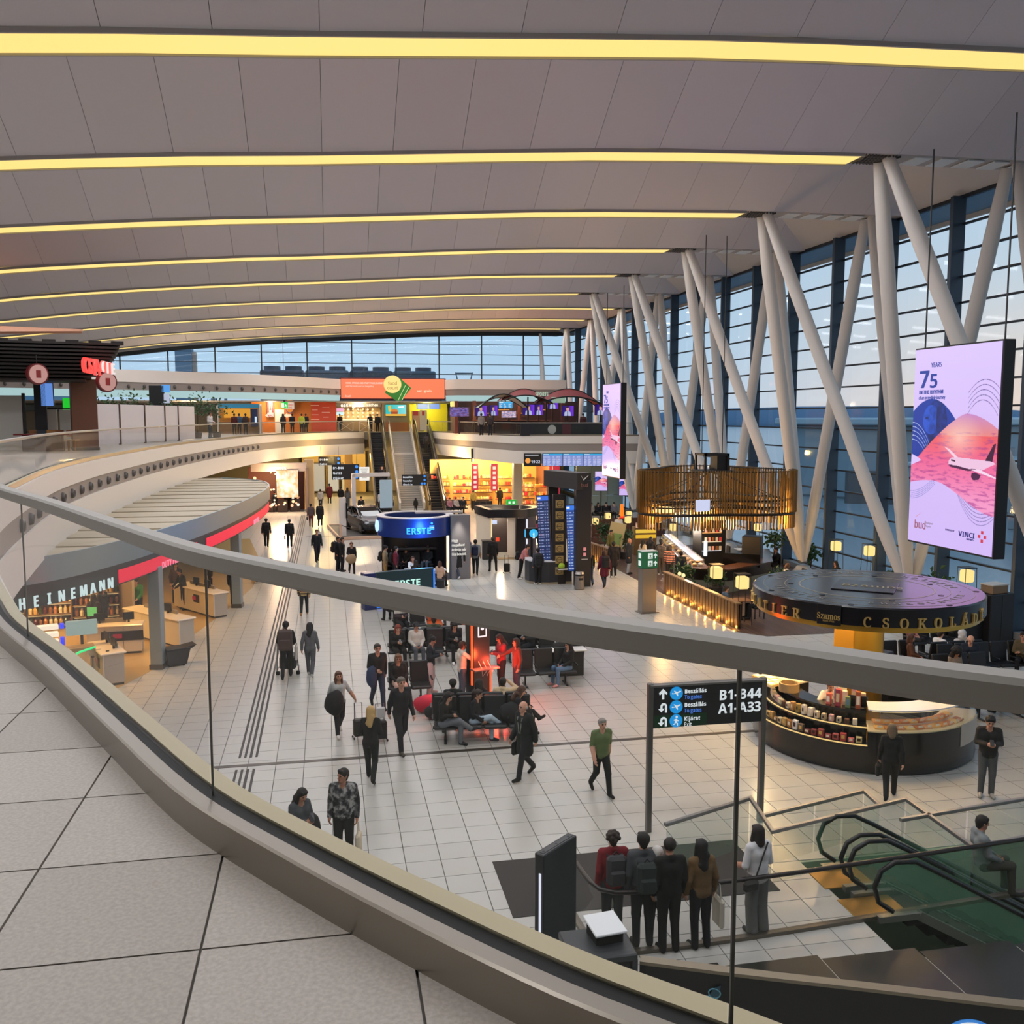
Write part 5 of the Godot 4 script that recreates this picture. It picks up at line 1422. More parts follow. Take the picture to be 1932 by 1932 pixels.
func car_stand() -> void:
	var wd := mat("c9a58c",0.4)
	var p := thing("display_plinth","low wooden-edged display plinth with white portal frames under the show car","plinth",V(2.35,0,-63.9),0.1)
	bx(p,"deck",V(0,0.08,0),V(4.1,0.14,7.2),mat("3a3836",0.5),0.02)
	for q in [[V(0,0.1,3.65),V(4.2,0.2,0.12)],[V(0,0.1,-3.65),V(4.2,0.2,0.12)],[V(2.08,0.1,0),V(0.12,0.2,7.4)],[V(-2.08,0.1,0),V(0.12,0.2,7.4)]]: bx(p,"edge_board",q[0],q[1],wd,0.02)
	for q in [[-2.0,3.55],[2.0,3.55]]: bx(p,"post",V(q[0],0.55,q[1]),V(0.14,0.9,0.14),wd,0.01)
	tubep(p,"rope",[V(-2.0,0.95,3.55),V(-1.1,0.6,3.3),V(-0.5,0.5,3.2)],0.03,mat("3a302c",0.7),6)
	var wh := mat("d9d0ca",0.4)
	bx(p,"portal_frame",V(-1.75,1.35,2.5),V(0.4,2.5,0.4),wh,0.02); bx(p,"portal_frame",V(-0.35,1.95,-2.8),V(0.28,3.7,0.3),wh,0.02)
	bx(p,"portal_frame",V(0.9,3.7,-2.8),V(2.6,0.26,0.3),wh,0.02)
	bx(p,"portal_screen",V(-1.53,1.8,2.6),V(0.1,1.0,0.6),mat("10131c",0.2),0.01)
	bx(p,"lit_panel",V(2.0,2.3,-3.2),V(0.9,2.0,0.12),glow("a8bcc8",0.6),0.02)
	# the car,nose to the camera
	var c := thing("car","dark grey show car with a glass roof parked on the wooden plinth","car",V(2.5,0.15,-63.7),0.3)
	var paint := mat("33343a",0.2,0.6,{"clearcoat_enabled": true,"clearcoat": 1.0})
	var xs := 0.96
	# side outline z (front +) against height,lofted across the width
	var outl := [[-2.3,0.45,0.95,0.82],[-2.2,0.3,1.12,0.9],[-1.6,0.28,1.18,0.96],[-0.6,0.26,1.12,0.97],[0.6,0.26,1.08,0.97],[1.3,0.26,1.02,0.96],[1.9,0.26,0.94,0.93],[2.25,0.28,0.84,0.84],[2.38,0.4,0.7,0.7]]
	var b := Mb.new()
	_loft(b,outl,0.1)
	put(c,"body",b.mesh(),paint)
	b = Mb.new(); _loft(b,[[-2.15,1.05,1.2,0.78],[-1.7,1.05,1.52,0.74],[-0.9,1.05,1.62,0.72],[0.0,1.02,1.58,0.72],[0.5,1.0,1.36,0.76],[1.05,0.98,1.06,0.8]],0.14)
	put(c,"cabin_glass",b.mesh(),mat("0e1418",0.05,0.2))
	b = Mb.new(); _loft(b,[[-1.75,1.5,1.55,0.66],[-0.9,1.58,1.645,0.66],[-0.05,1.55,1.6,0.64]],0.05)
	put(c,"roof_panel",b.mesh(),mat("8d7a7c",0.1,0.4))
	for sg: float in [-1.0,1.0]:
		b = Mb.new()
		b.bar(V(sg*0.72,1.55,0.0),V(sg*0.84,1.04,0.98),0.06,0.07); b.bar(V(sg*0.72,1.58,-0.9),V(sg*0.86,1.1,-0.8),0.05,0.08); b.bar(V(sg*0.7,1.6,0.0),V(sg*0.7,1.54,-1.75),0.05,0.05)
		put(c,"roof_pillar",b.mesh(),paint)
		bx(c,"mirror",V(sg*1.08,1.08,0.75),V(0.2,0.15,0.12),paint,0.04)
		bx(c,"headlamp",V(sg*0.74,0.74,2.2),V(0.36,0.14,0.2),mat("c8d0d8",0.1,0.3),0.04)
		for z in [1.45,-1.45]:
			var w := Mb.new(); w.tube([V(sg*0.75,0.34,z),V(sg*0.98,0.34,z)],0.36,22); put(c,"wheel",w.mesh(),mat("121213",0.7))
			w = Mb.new(); w.tube([V(sg*0.97,0.34,z),V(sg*0.995,0.34,z)],0.24,14); put(c,"hubcap",w.mesh(),mat("7a7c80",0.3,0.8))
	bx(c,"grille",V(0,0.52,2.33),V(1.25,0.16,0.12),mat("0b0b0c",0.5),0.03); bx(c,"bumper",V(0,0.34,2.3),V(1.5,0.12,0.14),mat("141416",0.5),0.03)
	bx(c,"number_plate",V(0,0.53,2.41),V(0.52,0.11,0.02),mat("e4e2de",0.4),0.004)
func _loft(b: Mb,sec: Array,round_: float) -> void:
	var rings := []
	for s in sec:
		var r := []
		for q in [[-0.92,0.0],[-1.0,0.25],[-1.0,0.6],[-0.95,0.85],[-0.8,1.0],[0.8,1.0],[0.95,0.85],[1.0,0.6],[1.0,0.25],[0.92,0.0]]: r.append(V(q[0]*s[3],lerpf(s[1],s[2],q[1]),s[0]))
		rings.append(r)
	for i in rings.size() - 1:
		for j in 10:
			var k := (j+1) % 10
			var mid: Vector3 = (rings[i][j]+rings[i][k]+rings[i+1][j])/3.0
			b.quad(rings[i][j],rings[i][k],rings[i+1][k],rings[i+1][j],V(mid.x,mid.y - (sec[i][1]+sec[i][2])*0.5,0.0))
	for e in [0,rings.size() - 1]:
		for j in range(1,9): b.tri(rings[e][0],rings[e][j],rings[e][j+1],V(0,0,-1.0 if sec[e][0] < sec[e - 1 if e else 1][0] else 1.0))
func bank_kiosk() -> void:
	var t := thing("bank_kiosk","round bank lounge with a deep blue ring canopy, glowing ERSTE sign and a tall grey slab","kiosk",V(4.1,0,-45.6))
	var blue := mat("15357f",0.35)
	put(t,"ring_canopy",arcwall(Vector3.ZERO,1.72,1.84,2.12,3.02,0,360,56).mesh(),blue)
	put(t,"ring_top",arcwall(Vector3.ZERO,1.5,1.86,3.02,3.06,0,360,56).mesh(),mat("c9c5c8",0.4))
	put(t,"ring_inner",arcwall(Vector3.ZERO,1.5,1.53,2.3,3.02,0,360,40).mesh(),mat("12285f",0.4))
	put(t,"hung_disc",arcwall(V(0.5,0,-0.3),0.0,0.75,2.75,2.8,0,360,32).mesh(),mat("d8d0d4",0.4))
	bx(t,"top_bar",V(1.2,3.1,-0.5),V(2.3,0.1,0.3),mat("b8b4b6",0.4),0.02)
	put(t,"lounge_wall",arcwall(Vector3.ZERO,1.6,1.7,0.0,2.2,200,340,24).mesh(),mat("1c1d22",0.5))
	ringtext(t,"ERSTE",V(0,2.6,0),1.86,0.3,90.0,7.5,glow("38a8ff",1.6),"Droid Sans Bold",0.04)
	for q in [[0.07,0.05],[-0.07,0.05]]: bx(t,"emblem_bar",V(0.62,2.6+q[0],1.78),V(0.24,0.05,0.05),glow("38a8ff",1.6),0.01,0.33)
	disc(t,"emblem_dot",0.05,V(0.62,2.8,1.78),0.33,glow("38a8ff",1.6),0.04,12); bx(t,"emblem_bar",V(0.62,2.6,1.78),V(0.24,0.04,0.04),glow("a8d8ff",1.4),0.01,0.33)
	put(t,"side_emblem",_bulb(),glow("bfe4ff",1.2),V(-1.86,2.6,0.5)).scale = V(1.2,3.4,2.4)
	omni("ring_glow",V(4.2,2.6,-43.4),2.2,"58b0ff",0.3)
	bx(t,"grey_slab",V(2.05,1.55,0.9),V(0.95,3.1,0.5),mat("6f6d6f",0.5),0.02,0.12)
	for i in 4: txt(t,"lettering",["Higgy","magadban!","Az Erste már","hisz benned."][i],0.12,glow("f0ece4",0.8),V(1.62,1.88 - i*0.22,1.23),0.12,0.02,"Droid Sans Bold",0.72,0)
	spot("slab_light",V(6.1,2.95,-44.2),4.0,"fff2e0",35.0)
	put(t,"carpet",arcwall(Vector3.ZERO,0.0,1.9,0.0,0.01,0,360,40).mesh(),mat("4a4a50",0.9))
	bx(t,"back_shelf",V(0.2,1.2,-1.3),V(2.0,0.1,0.4),mat("2a2a2e",0.4),0.01)
	for i in 2:
		var tb := thing("lounge_table","white-topped lounge table under the blue ring canopy, %s one" % ["left","right"][i],"table",V(3.8+i*1.05,0,-43.2+i*0.2))
		bx(tb,"table_top",V(0,0.74,0),V(0.85,0.04,0.5),mat("ece6e0",0.3),0.01); bx(tb,"leg",V(0,0.36,0),V(0.1,0.72,0.1),mat("2a2a2c",0.4),0.01); bx(tb,"foot",V(0,0.02,0),V(0.5,0.04,0.4),mat("2a2a2c",0.4),0.01)
	# its lower screen wall towards the camera
	var w := thing("screen_wall","low dark green screen wall reading ERSTE with blue light lines, seen under the handrail","screen",V(3.0,0,-38.6),0.3)
	bx(w,"panel",V(0,0.75,0),V(2.6,1.5,0.2),mat("12343c",0.3),0.02); bx(w,"side_panel",V(-1.55,0.75,0.0),V(0.5,1.5,0.5),mat("16265e",0.3),0.02)
	for q in [[V(-1.3,0.75,0.12),V(0.05,1.4,0.04)],[V(1.28,0.75,0.12),V(0.05,1.4,0.04)],[V(0,0.06,0.12),V(2.5,0.05,0.04)]]: bx(w,"light_line",q[0],q[1],glow("2a80ff",1.2),0.0)
	txt(w,"lettering","ERSTE",0.26,glow("c8fff0",0.9),V(0.1,0.95,0.11),0,0.02,"Droid Sans Bold",1.15)
func black_shop() -> void:
	var t := thing("black_kiosk","black kiosk shop with rounded end, cream walls and open black roof ring","kiosk",V(9.6,0,-51.6),-0.1)
	var k := mat("1d1c20",0.35)
	var p := PackedVector2Array()
	for q in [[-1.4,-1.6],[1.0,-1.6]]: p.append(Vector2(q[0],q[1]))
	for i in 9: p.append(Vector2(1.0+0.75*sin(PI*i/8.0)+0.05,-1.6+2.5*i/8.0))
	p.append(Vector2(-0.8,0.9))
	var path := PackedVector3Array()
	for v in p: path.append(V(v.x,0,v.y))
	path.append(path[0])
	var b := Mb.new(); b.sweep(path,[Vector2(-0.16,2.25),Vector2(0.16,2.25),Vector2(0.16,2.7),Vector2(-0.16,2.7)]); put(t,"roof_ring",b.mesh(),k)
	b = Mb.new(); b.sweep(path.slice(1,11),[Vector2(-0.06,0),Vector2(0.06,0),Vector2(0.06,2.25),Vector2(-0.06,2.25)]); put(t,"curved_wall",b.mesh(),mat("3a3448",0.4))
	b = Mb.new(); b.sweep(PackedVector3Array([V(-0.8,0,0.9),V(-1.4,0,-1.6)]),[Vector2(-0.06,0),Vector2(0.06,0),Vector2(0.06,2.25),Vector2(-0.06,2.25)]); put(t,"cream_wall",b.mesh(),mat("e0d2bc",0.5))
	bx(t,"cream_partition",V(0.35,1.12,0.75),V(0.45,2.25,0.08),mat("e4d8c8",0.5),0.01); bx(t,"back_wall",V(-0.2,1.1,-1.4),V(2.3,2.2,0.1),mat("2a2226",0.5),0.01)
	bx(t,"door_panel",V(0.86,1.1,0.9),V(0.5,2.2,0.08),mat("141318",0.3),0.01); bx(t,"light_line",V(1.2,1.1,0.96),V(0.06,2.1,0.05),glow("f0f4ff",1.0),0.0); bx(t,"light_line",V(-0.75,1.1,0.98),V(0.05,2.1,0.05),glow("ffe6b0",1.0),0.0)
	bx(t,"counter",V(-1.0,0.5,1.15),V(0.6,1.0,0.5),mat("2a2a2c",0.4),0.02); bx(t,"counter_top",V(-1.0,1.02,1.15),V(0.66,0.04,0.56),mat("4a4038",0.4),0.01)
	bx(t,"screen",V(-0.55,1.95,0.5),V(0.26,0.2,0.03),glow("c8d4f4",1.0),0.0); bx(t,"red_screen",V(-0.4,1.0,0.6),V(0.2,0.22,0.03),glow("e84a28",0.9),0.0)
	omni("kiosk_light",V(9.4,2.1,-51.8),3.5,"ffe4c0",0.1)
	bx(t,"floor_mat",V(0.2,0.01,1.1),V(1.3,0.02,0.6),mat("8a734e",0.8),0.005)
func upper_floor() -> void:
	var wh := mat("d2cbc4",0.55)
	# ring fascia of the level above
	var tr := setting("trim_2")
	var left := spline([V(-30,0,-66),V(-20,0,-71),V(-13.6,0,-75),V(-8,0,-79),V(-3,0,-84),V(1.2,0,-89.6)],0.6)
	var right := PackedVector3Array([V(11.1,0,-89.8),V(12.1,0,-88.0),V(22.4,0,-88.0)])
	for path in [left,right]:
		for q in [[10.3,11.2,0.12,"upper_band",wh],[9.72,10.3,0.06,"grey_band",mat("857d78",0.6)]]:
			var b := Mb.new(); b.sweep(path,[Vector2(-0.2,q[0]),Vector2(q[2],q[0]),Vector2(q[2],q[1]),Vector2(-0.2,q[1])]); put(tr,q[3],b.mesh(),q[4])
		var c := Mb.new(); c.sweep(path,[Vector2(-0.3,9.2),Vector2(-0.05,9.2),Vector2(0.08,9.72),Vector2(-0.3,9.72)]); put(tr,"lit_cove",c.mesh(),glow("b4d8da",0.75))
	var noz := Mb.new(); noz.ball(Vector3.ZERO,V(0.12,0.16,0.1),8)
	for i in range(2,left.size(),2): put(tr,"air_nozzle",noz.mesh(),mat("4a4542",0.5),left[i]+V(0.06,10.0,0.1))
	bx(self,"ceiling_gallery",V(-4,9.14,-92),V(52,0.12,6.0),mat("8a847c",0.7),0.02).set_meta("kind","structure")
	for q in [[-12.0,-88.0,12.0,"ffe0b0"],[-5.0,-89.0,9.0,"ffd8b0"],[3.0,-92.0,22.0,"ffe2b0"],[9.5,-92.0,12.0,"f4e880"],[17.0,-80.0,4.0,"ffb080"]]: omni("gallery_light",V(q[0],8.9,q[1]),q[2],q[3],0.25)
	# billboard and food court sign
	var bb := thing("billboard","wide glowing coral orange billboard over the far escalators","billboard",V(6.15,10.35,-89.7))
	bx(bb,"housing",V(0,0,-0.15),V(9.9,2.0,0.24),mat("5a1414",0.4),0.02)
	bx(bb,"panel",V(0,0,0),V(9.65,1.8,0.06),glow("f47850",1.05),0.02)
	txt(bb,"lettering","COME, SPREAD AND START YOUR JOURNEY",0.16,glow("ffd8c8",1.0),V(-4.4,0.5,0.04),0,0.01,"Droid Sans Bold",0.78,0)
	txt(bb,"lettering","visit the food court on the gallery",0.14,glow("ffd8c8",1.0),V(-4.4,0.22,0.04),0,0.01,"Droid Sans",0.9,0)
	txt(bb,"lettering","oat • grain",0.2,glow("ffe0c0",1.0),V(2.9,-0.2,0.04),0,0.01,"Droid Sans Bold"); txt(bb,"lettering","bud",0.2,glow("ffd0c0",1.0),V(-4.2,-0.7,0.04),0,0.01)
	area("billboard_light",V(6.15,10.3,-89.5),Vector3.BACK,9.4,1.7,0.25,"ff7850")
	var fs := thing("food_court_sign","round yellow food court sign over a green diamond with fork and knife","sign",V(6.05,10.75,-89.3))
	disc(fs,"yellow_disc",0.82,V(0,0,0.06),0,glow("ffe08a",0.95),0.1,36)
	txt(fs,"lettering","food",0.3,glow("b87838",0.6),V(0,0.08,0.12),0,0.02); txt(fs,"lettering","court",0.3,glow("b87838",0.6),V(0,-0.34,0.12),0,0.02)
	icon(fs,"green_diamond",PackedVector2Array([Vector2(-0.75,-0.75),Vector2(0.6,-1.75),Vector2(1.75,-0.35),Vector2(0.75,0.55)]),V(0.0,0,-0.02),0,mat("2f8a34",0.5),0.1)
	var fk := Mb.new(); fk.bar(V(0.5,-1.5,0.06),V(1.2,-0.1,0.06),0.09,0.05); fk.bar(V(0.85,-1.5,0.06),V(1.5,-0.3,0.06),0.12,0.05); put(fs,"cutlery",fk.mesh(),glow("d8f0a8",0.8))
	# hoarding with the fast food signs
	var h := thing("hoarding","brown orange shop hoarding with red billboard light painted on its right, printed with white lines","hoarding",V(-3.0,6.3,-90.2))
	bx(h,"orange_board",V(-1.0,1.45,0),V(5.6,2.9,0.1),mat("b8681e",0.6),0.01); bx(h,"billboard_lit_board",V(2.7,1.45,0.02),V(2.3,2.9,0.1),mat("c8482a",0.55),0.01)  # billboard light is put into the red colour of the right board
	for i in 7: bx(h,"print_line",V(1.9+1.0*(i % 2),2.5 - i*0.22,0.08),V(0.75 - 0.12*(i % 3),0.035,0.006),mat("f4dcd0",0.6),0.0)
	bx(h,"white_door",V(-1.3,1.05,0.07),V(0.85,2.1,0.06),mat("c8c4ba",0.5),0.01); bx(h,"door_handle",V(-1.0,1.0,0.12),V(0.04,0.2,0.04),mat("555555",0.4),0.005)
	for i in 2: icon(h,"arrow",PackedVector2Array([Vector2(-0.4,0),Vector2(-0.1,0.25),Vector2(-0.1,0.12),Vector2(0.35,0.12),Vector2(0.35,-0.12),Vector2(-0.1,-0.12),Vector2(-0.1,-0.25)]),V(-2.2+i*1.7,1.55,0.075),0,mat("e0d8cc",0.5))
	var kf := thing("hanging_sign","upright red and white chicken restaurant sign reading KFC","sign",V(-5.1,7.9,-89.9))
	bx(kf,"panel",V(0,0.75,0),V(0.55,1.05,0.08),glow("e8dcd4",0.7),0.01); for_sides(kf,0.2,0.75,1.05); bx(kf,"lower_panel",V(0,0.02,0),V(0.55,0.4,0.08),glow("e8e0d8",0.7),0.01)
	txt(kf,"lettering","KFC",0.17,mat("a01818",0.5),V(0,-0.07,0.05),0,0.01,"Droid Sans Bold")
	var bk := thing("hanging_sign","oval orange and red burger restaurant sign with blue rim","sign",V(-3.35,8.75,-89.9))
	var ov := disc(bk,"blue_rim",0.62,V(0,0,-0.02),0,mat("2a4a9a",0.5)); ov.scale = V(0.7,1.15,1)
	ov = disc(bk,"bun",0.55,V(0,0,0.02),0,glow("e88a28",0.7)); ov.scale = V(0.7,1.15,1)
	bx(bk,"white_band",V(0,0,0.04),V(0.8,0.6,0.02),glow("f0e0d0",0.6),0.01)
	txt(bk,"lettering","BURGER",0.15,mat("c02a1c",0.5),V(0,0.06,0.055),0,0.01,"Droid Sans Bold",0.8); txt(bk,"lettering","KING",0.15,mat("c02a1c",0.5),V(0,-0.18,0.055),0,0.01,"Droid Sans Bold",0.8)
	var eg := thing("exit_sign","green exit sign hanging on a long rod before the hoarding","sign",V(-3.7,8.75,-86.5))
	bx(eg,"box",Vector3.ZERO,V(0.62,0.55,0.15),glow("28c84a",1.0),0.01); bx(eg,"white_field",V(-0.14,0,0.08),V(0.24,0.4,0.01),glow("e0ffe4",1.0),0.0); icon(eg,"running_figure",runner(0.36),V(0.12,0,0.085),0,glow("f0fff0",1.0))
	tubep(eg,"rod",[V(0,0.28,0),V(0,0.8,0)],0.1,mat("2a2a2a",0.5),6); tubep(eg,"rod",[V(0,0.7,0),V(0,6.3,0)],0.015,mat("3a3a3a",0.5),5)
	# food stand at the left
	var fd := thing("food_stand","white-framed food stand with blue header and orange lit menus","stand",V(-7.4,6.3,-84.0))
	for q in [[-1.75,0.0],[1.75,0.0],[1.75,-1.6],[-1.75,-1.6]]: bx(fd,"post",V(q[0],1.25,q[1]),V(0.12,2.5,0.12),mat("d0ccc4",0.5),0.01)
	bx(fd,"header",V(0,2.35,0),V(3.5,0.36,0.1),mat("3a90b8",0.5),0.01); bx(fd,"menu_panel",V(-0.2,1.75,-0.8),V(2.2,0.8,0.06),glow("e8a030",0.8),0.01); bx(fd,"counter",V(0,0.5,-0.3),V(3.3,1.0,0.5),mat("7a5a3c",0.5),0.02)
	bx(fd,"drinks_cooler",V(1.3,1.35,0.1),V(0.6,1.5,0.4),mat("1c2a50",0.3),0.02); bx(fd,"cooler_light",V(1.42,1.2,0.32),V(0.16,0.5,0.02),glow("d0e8ff",0.9),0.0)
	bx(fd,"back_wall",V(0,1.2,-1.5),V(3.5,2.4,0.08),mat("b87a28",0.5),0.01)
	# grain bowl shop,screen and yellow passage
	var og := thing("grain_shop","brightly lit food counter with a white oat grain sign beyond the far escalators","shop",V(3.0,6.3,-93.4))
	bx(og,"header",V(0,2.62,0.2),V(4.4,0.5,0.1),mat("4a4440",0.5),0.01)
	txt(og,"lettering","oat • grain",0.32,glow("fff4e0",1.3),V(-0.6,2.52,0.27),0,0.04,"Droid Sans Bold"); txt(og,"lettering","kitchen",0.24,glow("fff4e0",1.3),V(1.35,2.55,0.27),0,0.03)
	bx(og,"back_wall",V(0,1.3,-1.1),V(4.4,2.6,0.1),mat("b89a6a",0.5),0.01); bx(og,"counter",V(0,0.55,0.1),V(4.2,1.1,0.6),mat("5a4a34",0.5),0.02); bx(og,"counter_light",V(0,1.14,0.36),V(4.0,0.1,0.06),glow("fff0c0",1.2),0.0)
	for i in 26: put(og,"bulb",_bulb(),glow(["fff0d0","ffd8a0"][i % 2],1.2),V(-1.9+(i % 9)*0.47,1.45+0.35*(i/9),-0.6+0.2*(i % 2))).scale = Vector3.ONE*1.1
	for i in 2: bx(og,"side_screen",V(-1.75,2.1 - i*0.35,0.3),V(0.7,0.3,0.04),glow(["d89ac8","b8e4f4"][i],0.9),0.0)
	var tv := thing("wall_screen","turquoise advertising screen with a burger above the stair head","screen",V(6.6,8.35,-93.0))
	screen(tv,Vector3.ZERO,2.0,1.1,picture(burger(),1.0)); bx(tv,"wall",V(0,-0.6,-0.2),V(2.7,2.9,0.2),mat("58504a",0.6),0.02); bx(tv,"wooden_front",V(0.1,-1.6,-0.05),V(2.3,0.9,0.1),mat("6a4028",0.5),0.01)
	var yp := thing("passage_wall","yellow green passage wall with a brown door and two blue departure screens","wall panel",V(9.9,6.3,-94.2))
	bx(yp,"wall",V(0,1.35,0),V(3.8,2.7,0.15),mat("c4b828",0.5),0.01); bx(yp,"door",V(-0.9,1.0,0.1),V(0.9,2.0,0.08),mat("6a5a20",0.5),0.01)
	for i in 2: bx(yp,"blue_screen",V(-0.6+i*1.15,2.45,0.2),V(1.05,0.5,0.08),glow("7898e8",0.9),0.01)
	var rs := thing("poster_stand","tall stand with red, white and cream posters at the stair head","poster",V(8.4,6.3,-91.8))
	for i in 2:
		bx(rs,"poster",V(i*0.75,1.0+i*0.1,0),V(0.7,2.0,0.1),mat(["c8a08a","d8d0c4"][i],0.5),0.01); bx(rs,"red_field",V(i*0.75,1.75,0.06),V(0.5 - i*0.25,0.4,0.01),mat("b83a3a",0.5),0.0)
	for i in 2:
		var f := thing("barrier","low metal cross-braced barrier at the gallery edge, %s of two" % ["left","right"][i],"barrier",V(1.7+i*1.9,6.3,-89.5),0.0,"cross-braced barriers")
		var b := Mb.new()
		for y in [0.05,1.0]: b.bar(V(-0.65,y,0),V(0.65,y,0),0.05,0.05)
		for x in [-0.65,0.65]: b.bar(V(x,0,0),V(x,1.0,0),0.05,0.05)
		put(f,"frame",b.mesh(),mat("b8b0a4",0.4,0.4)); b = Mb.new(); b.bar(V(-0.65,0.1,0),V(0.65,0.95,0),0.035,0.035); b.bar(V(-0.65,0.95,0),V(0.65,0.1,0),0.035,0.035); put(f,"cross_brace",b.mesh(),mat("b8b0a4",0.4,0.4))
	sports_bar()
	coffee_shop()
func for_sides(t: Node,x: float,y: float,h: float) -> void:
	for sg: float in [-1.0,1.0]: bx(t,"red_stripe",V(sg*x,y,0.05),V(0.12,h,0.01),glow("b81c1c",0.7),0.0)
	bx(t,"face_mark",V(0,y,0.05),V(0.16,0.6,0.01),mat("5a2a2a",0.5),0.0)
func burger() -> Image:
	var im := Image.create(96,54,false,Image.FORMAT_RGB8)
	for j in 54:
		for i in 96: im.set_pixel(i,j,Color("20c0c0").lerp(Color("a8e8e8"),float(i)/96.0*0.8))
	im.fill_rect(Rect2i(0,44,96,10),Color("e8b040"))
	fill_poly(im,[[0.12,0.1],[0.25,0.05],[0.28,0.6],[0.15,0.62]],Color("f0c040")); fill_poly(im,[[0.25,0.6],[0.3,0.4],[0.45,0.35],[0.58,0.45],[0.6,0.62]],Color("d8803a"))
	fill_poly(im,[[0.24,0.62],[0.6,0.62],[0.58,0.82],[0.27,0.82]],Color("a84828")); fill_poly(im,[[0.6,0.15],[0.9,0.1],[0.9,0.25],[0.62,0.3]],Color("f4fbfb"))
	return im
func tv_still() -> Image:
	var im := Image.create(64,40,false,Image.FORMAT_RGB8)
	for j in 40:
		for i in 64: im.set_pixel(i,j,Color("2a1470").lerp(Color("7a3ae0"),clampf(i/50.0 - 0.2,0,1)))
	fill_poly(im,[[0.2,1.0],[0.24,0.62],[0.4,0.52],[0.6,0.52],[0.74,0.62],[0.78,1.0]],Color("b8c0e0")); fill_poly(im,[[0.38,0.15],[0.6,0.12],[0.62,0.45],[0.5,0.56],[0.38,0.45]],Color("d8a890")); fill_poly(im,[[0.36,0.2],[0.4,0.05],[0.6,0.04],[0.62,0.18]],Color("3a2420"))
	fill_poly(im,[[0.47,0.55],[0.53,0.55],[0.54,1.0],[0.46,1.0]],Color("28285a"))
	return im
func sports_bar() -> void:
	var t := thing("sports_bar","dark timber sports bar on the upper floor with glowing bottle shelves","bar",V(17,6.3,-78))
	var dk := mat("2e1614",0.5)
	bx(t,"back_wall",V(-0.3,1.4,-6.0),V(11.6,2.8,0.2),dk,0.02); bx(t,"side_wall",V(-6.0,1.4,-5.0),V(0.3,2.8,3.0),mat("4a1c1c",0.5),0.02)
	bx(t,"counter",V(-1.5,0.55,-1.5),V(6.5,1.1,0.7),mat("24100e",0.3),0.03); bx(t,"counter_top",V(-1.5,1.12,-1.5),V(6.8,0.06,0.9),mat("5a3420",0.25),0.01)
	for i in 4: bx(t,"bottle_shelf",V(-3.6+i*1.7,1.75+0.3*(i % 2),-4.6),V(1.5,0.06,0.4),glow("e89a40",0.8),0.01)
	for i in 3: bx(t,"pillar",V(-4.6+i*3.9,1.4,-2.5),V(0.3,2.8,0.3),mat("3a1a18",0.5),0.02)
	for i in 10: bx(self,"bar_bottle",V(12.9+i*0.62,8.2+0.3*((i/3) % 2),-82.5),V(0.1,0.3,0.1),mat(["c8843a","7a9a4a","d8c090","a84a2a"][i % 4],0.2),0.03).set_meta("label","bottle on the sports bar's lit shelves")
	for o in get_children():
		if String(o.name).begins_with("bar_bottle"): tag(o,"bottle standing on the sports bar's glowing shelves","bottle","bottles in the sports bar")
	for q in [[12.6,8.1,-79.0],[15.5,8.1,-79.5],[19.0,8.2,-76.5]]: omni("bar_light",V(q[0],q[1],q[2]),3.0,"ffa860",0.1)
	var tvm := picture(tv_still(),0.9)
	var xs := [[12.1,8.22,-75,0.95],[13.2,8.25,-75.5,0.65],[16.0,8.3,-75,0.95],[16.9,8.3,-75.3,0.65],[18.1,8.8,-75.4,0.85],[19.25,8.22,-75,1.0],[21.6,8.3,-73.5,0.95]]
	for i in xs.size():
		var q: Array = xs[i]
		var s := thing("bar_screen","%s purple television from the left showing a presenter in the sports bar" % ORD[i],"television",V(q[0],q[1],q[2]),0.0,"purple televisions in the sports bar")
		screen(s,Vector3.ZERO,q[3],0.82,tvm); bx(s,"stand_post",V(0,-1.15,-0.06),V(0.1,1.55,0.06),mat("2a1614",0.5),0.01)
	var bs := thing("bar_screen","wide bluish racing picture screen at the bar's left end","television",V(10.9,8.15,-79.0)); screen(bs,Vector3.ZERO,1.6,0.75,picture(warm_picture(9,Color("301a50"),Color("4a5ad0"),Color("e0a0b0")),0.9)); bx(bs,"stand_post",V(0,-1.1,-0.06),V(0.1,1.5,0.06),mat("2a1614",0.5),0.01)
	var cs := thing("bar_screen","cyan flight screen above the sports bar counter","television",V(14.4,8.7,-76.5)); screen(cs,Vector3.ZERO,1.15,0.5,picture(board(8,[[8,60],[90,60],[180,50]],Color("3aa0e0"),Color("58c0f4"),Color("e8f8ff")),0.9)); bx(cs,"rod",V(0,0.35,-0.05),V(0.05,0.3,0.05),mat("2a1614",0.5),0.0)
	var ws := thing("bar_screen","bright white and blue screen low on the sports bar counter","television",V(14.6,7.95,-76.2)); screen(ws,Vector3.ZERO,1.2,0.55,picture(warm_picture(21,Color("e8f4ff"),Color("58a8f0"),Color("e04848")),0.95)); bx(ws,"stand_post",V(0,-0.4,-0.06),V(0.2,0.3,0.1),mat("2a1614",0.5),0.0)
	# red leaf canopy
	var u := thing("leaf_canopy","dark red leaf-shaped fabric canopy with black ribs over the sports bar","canopy",V(16.5,6.3,-73.4))
	var cloth := mat("7a3034",0.7); var rib := mat("1a2420",0.4,0.3)
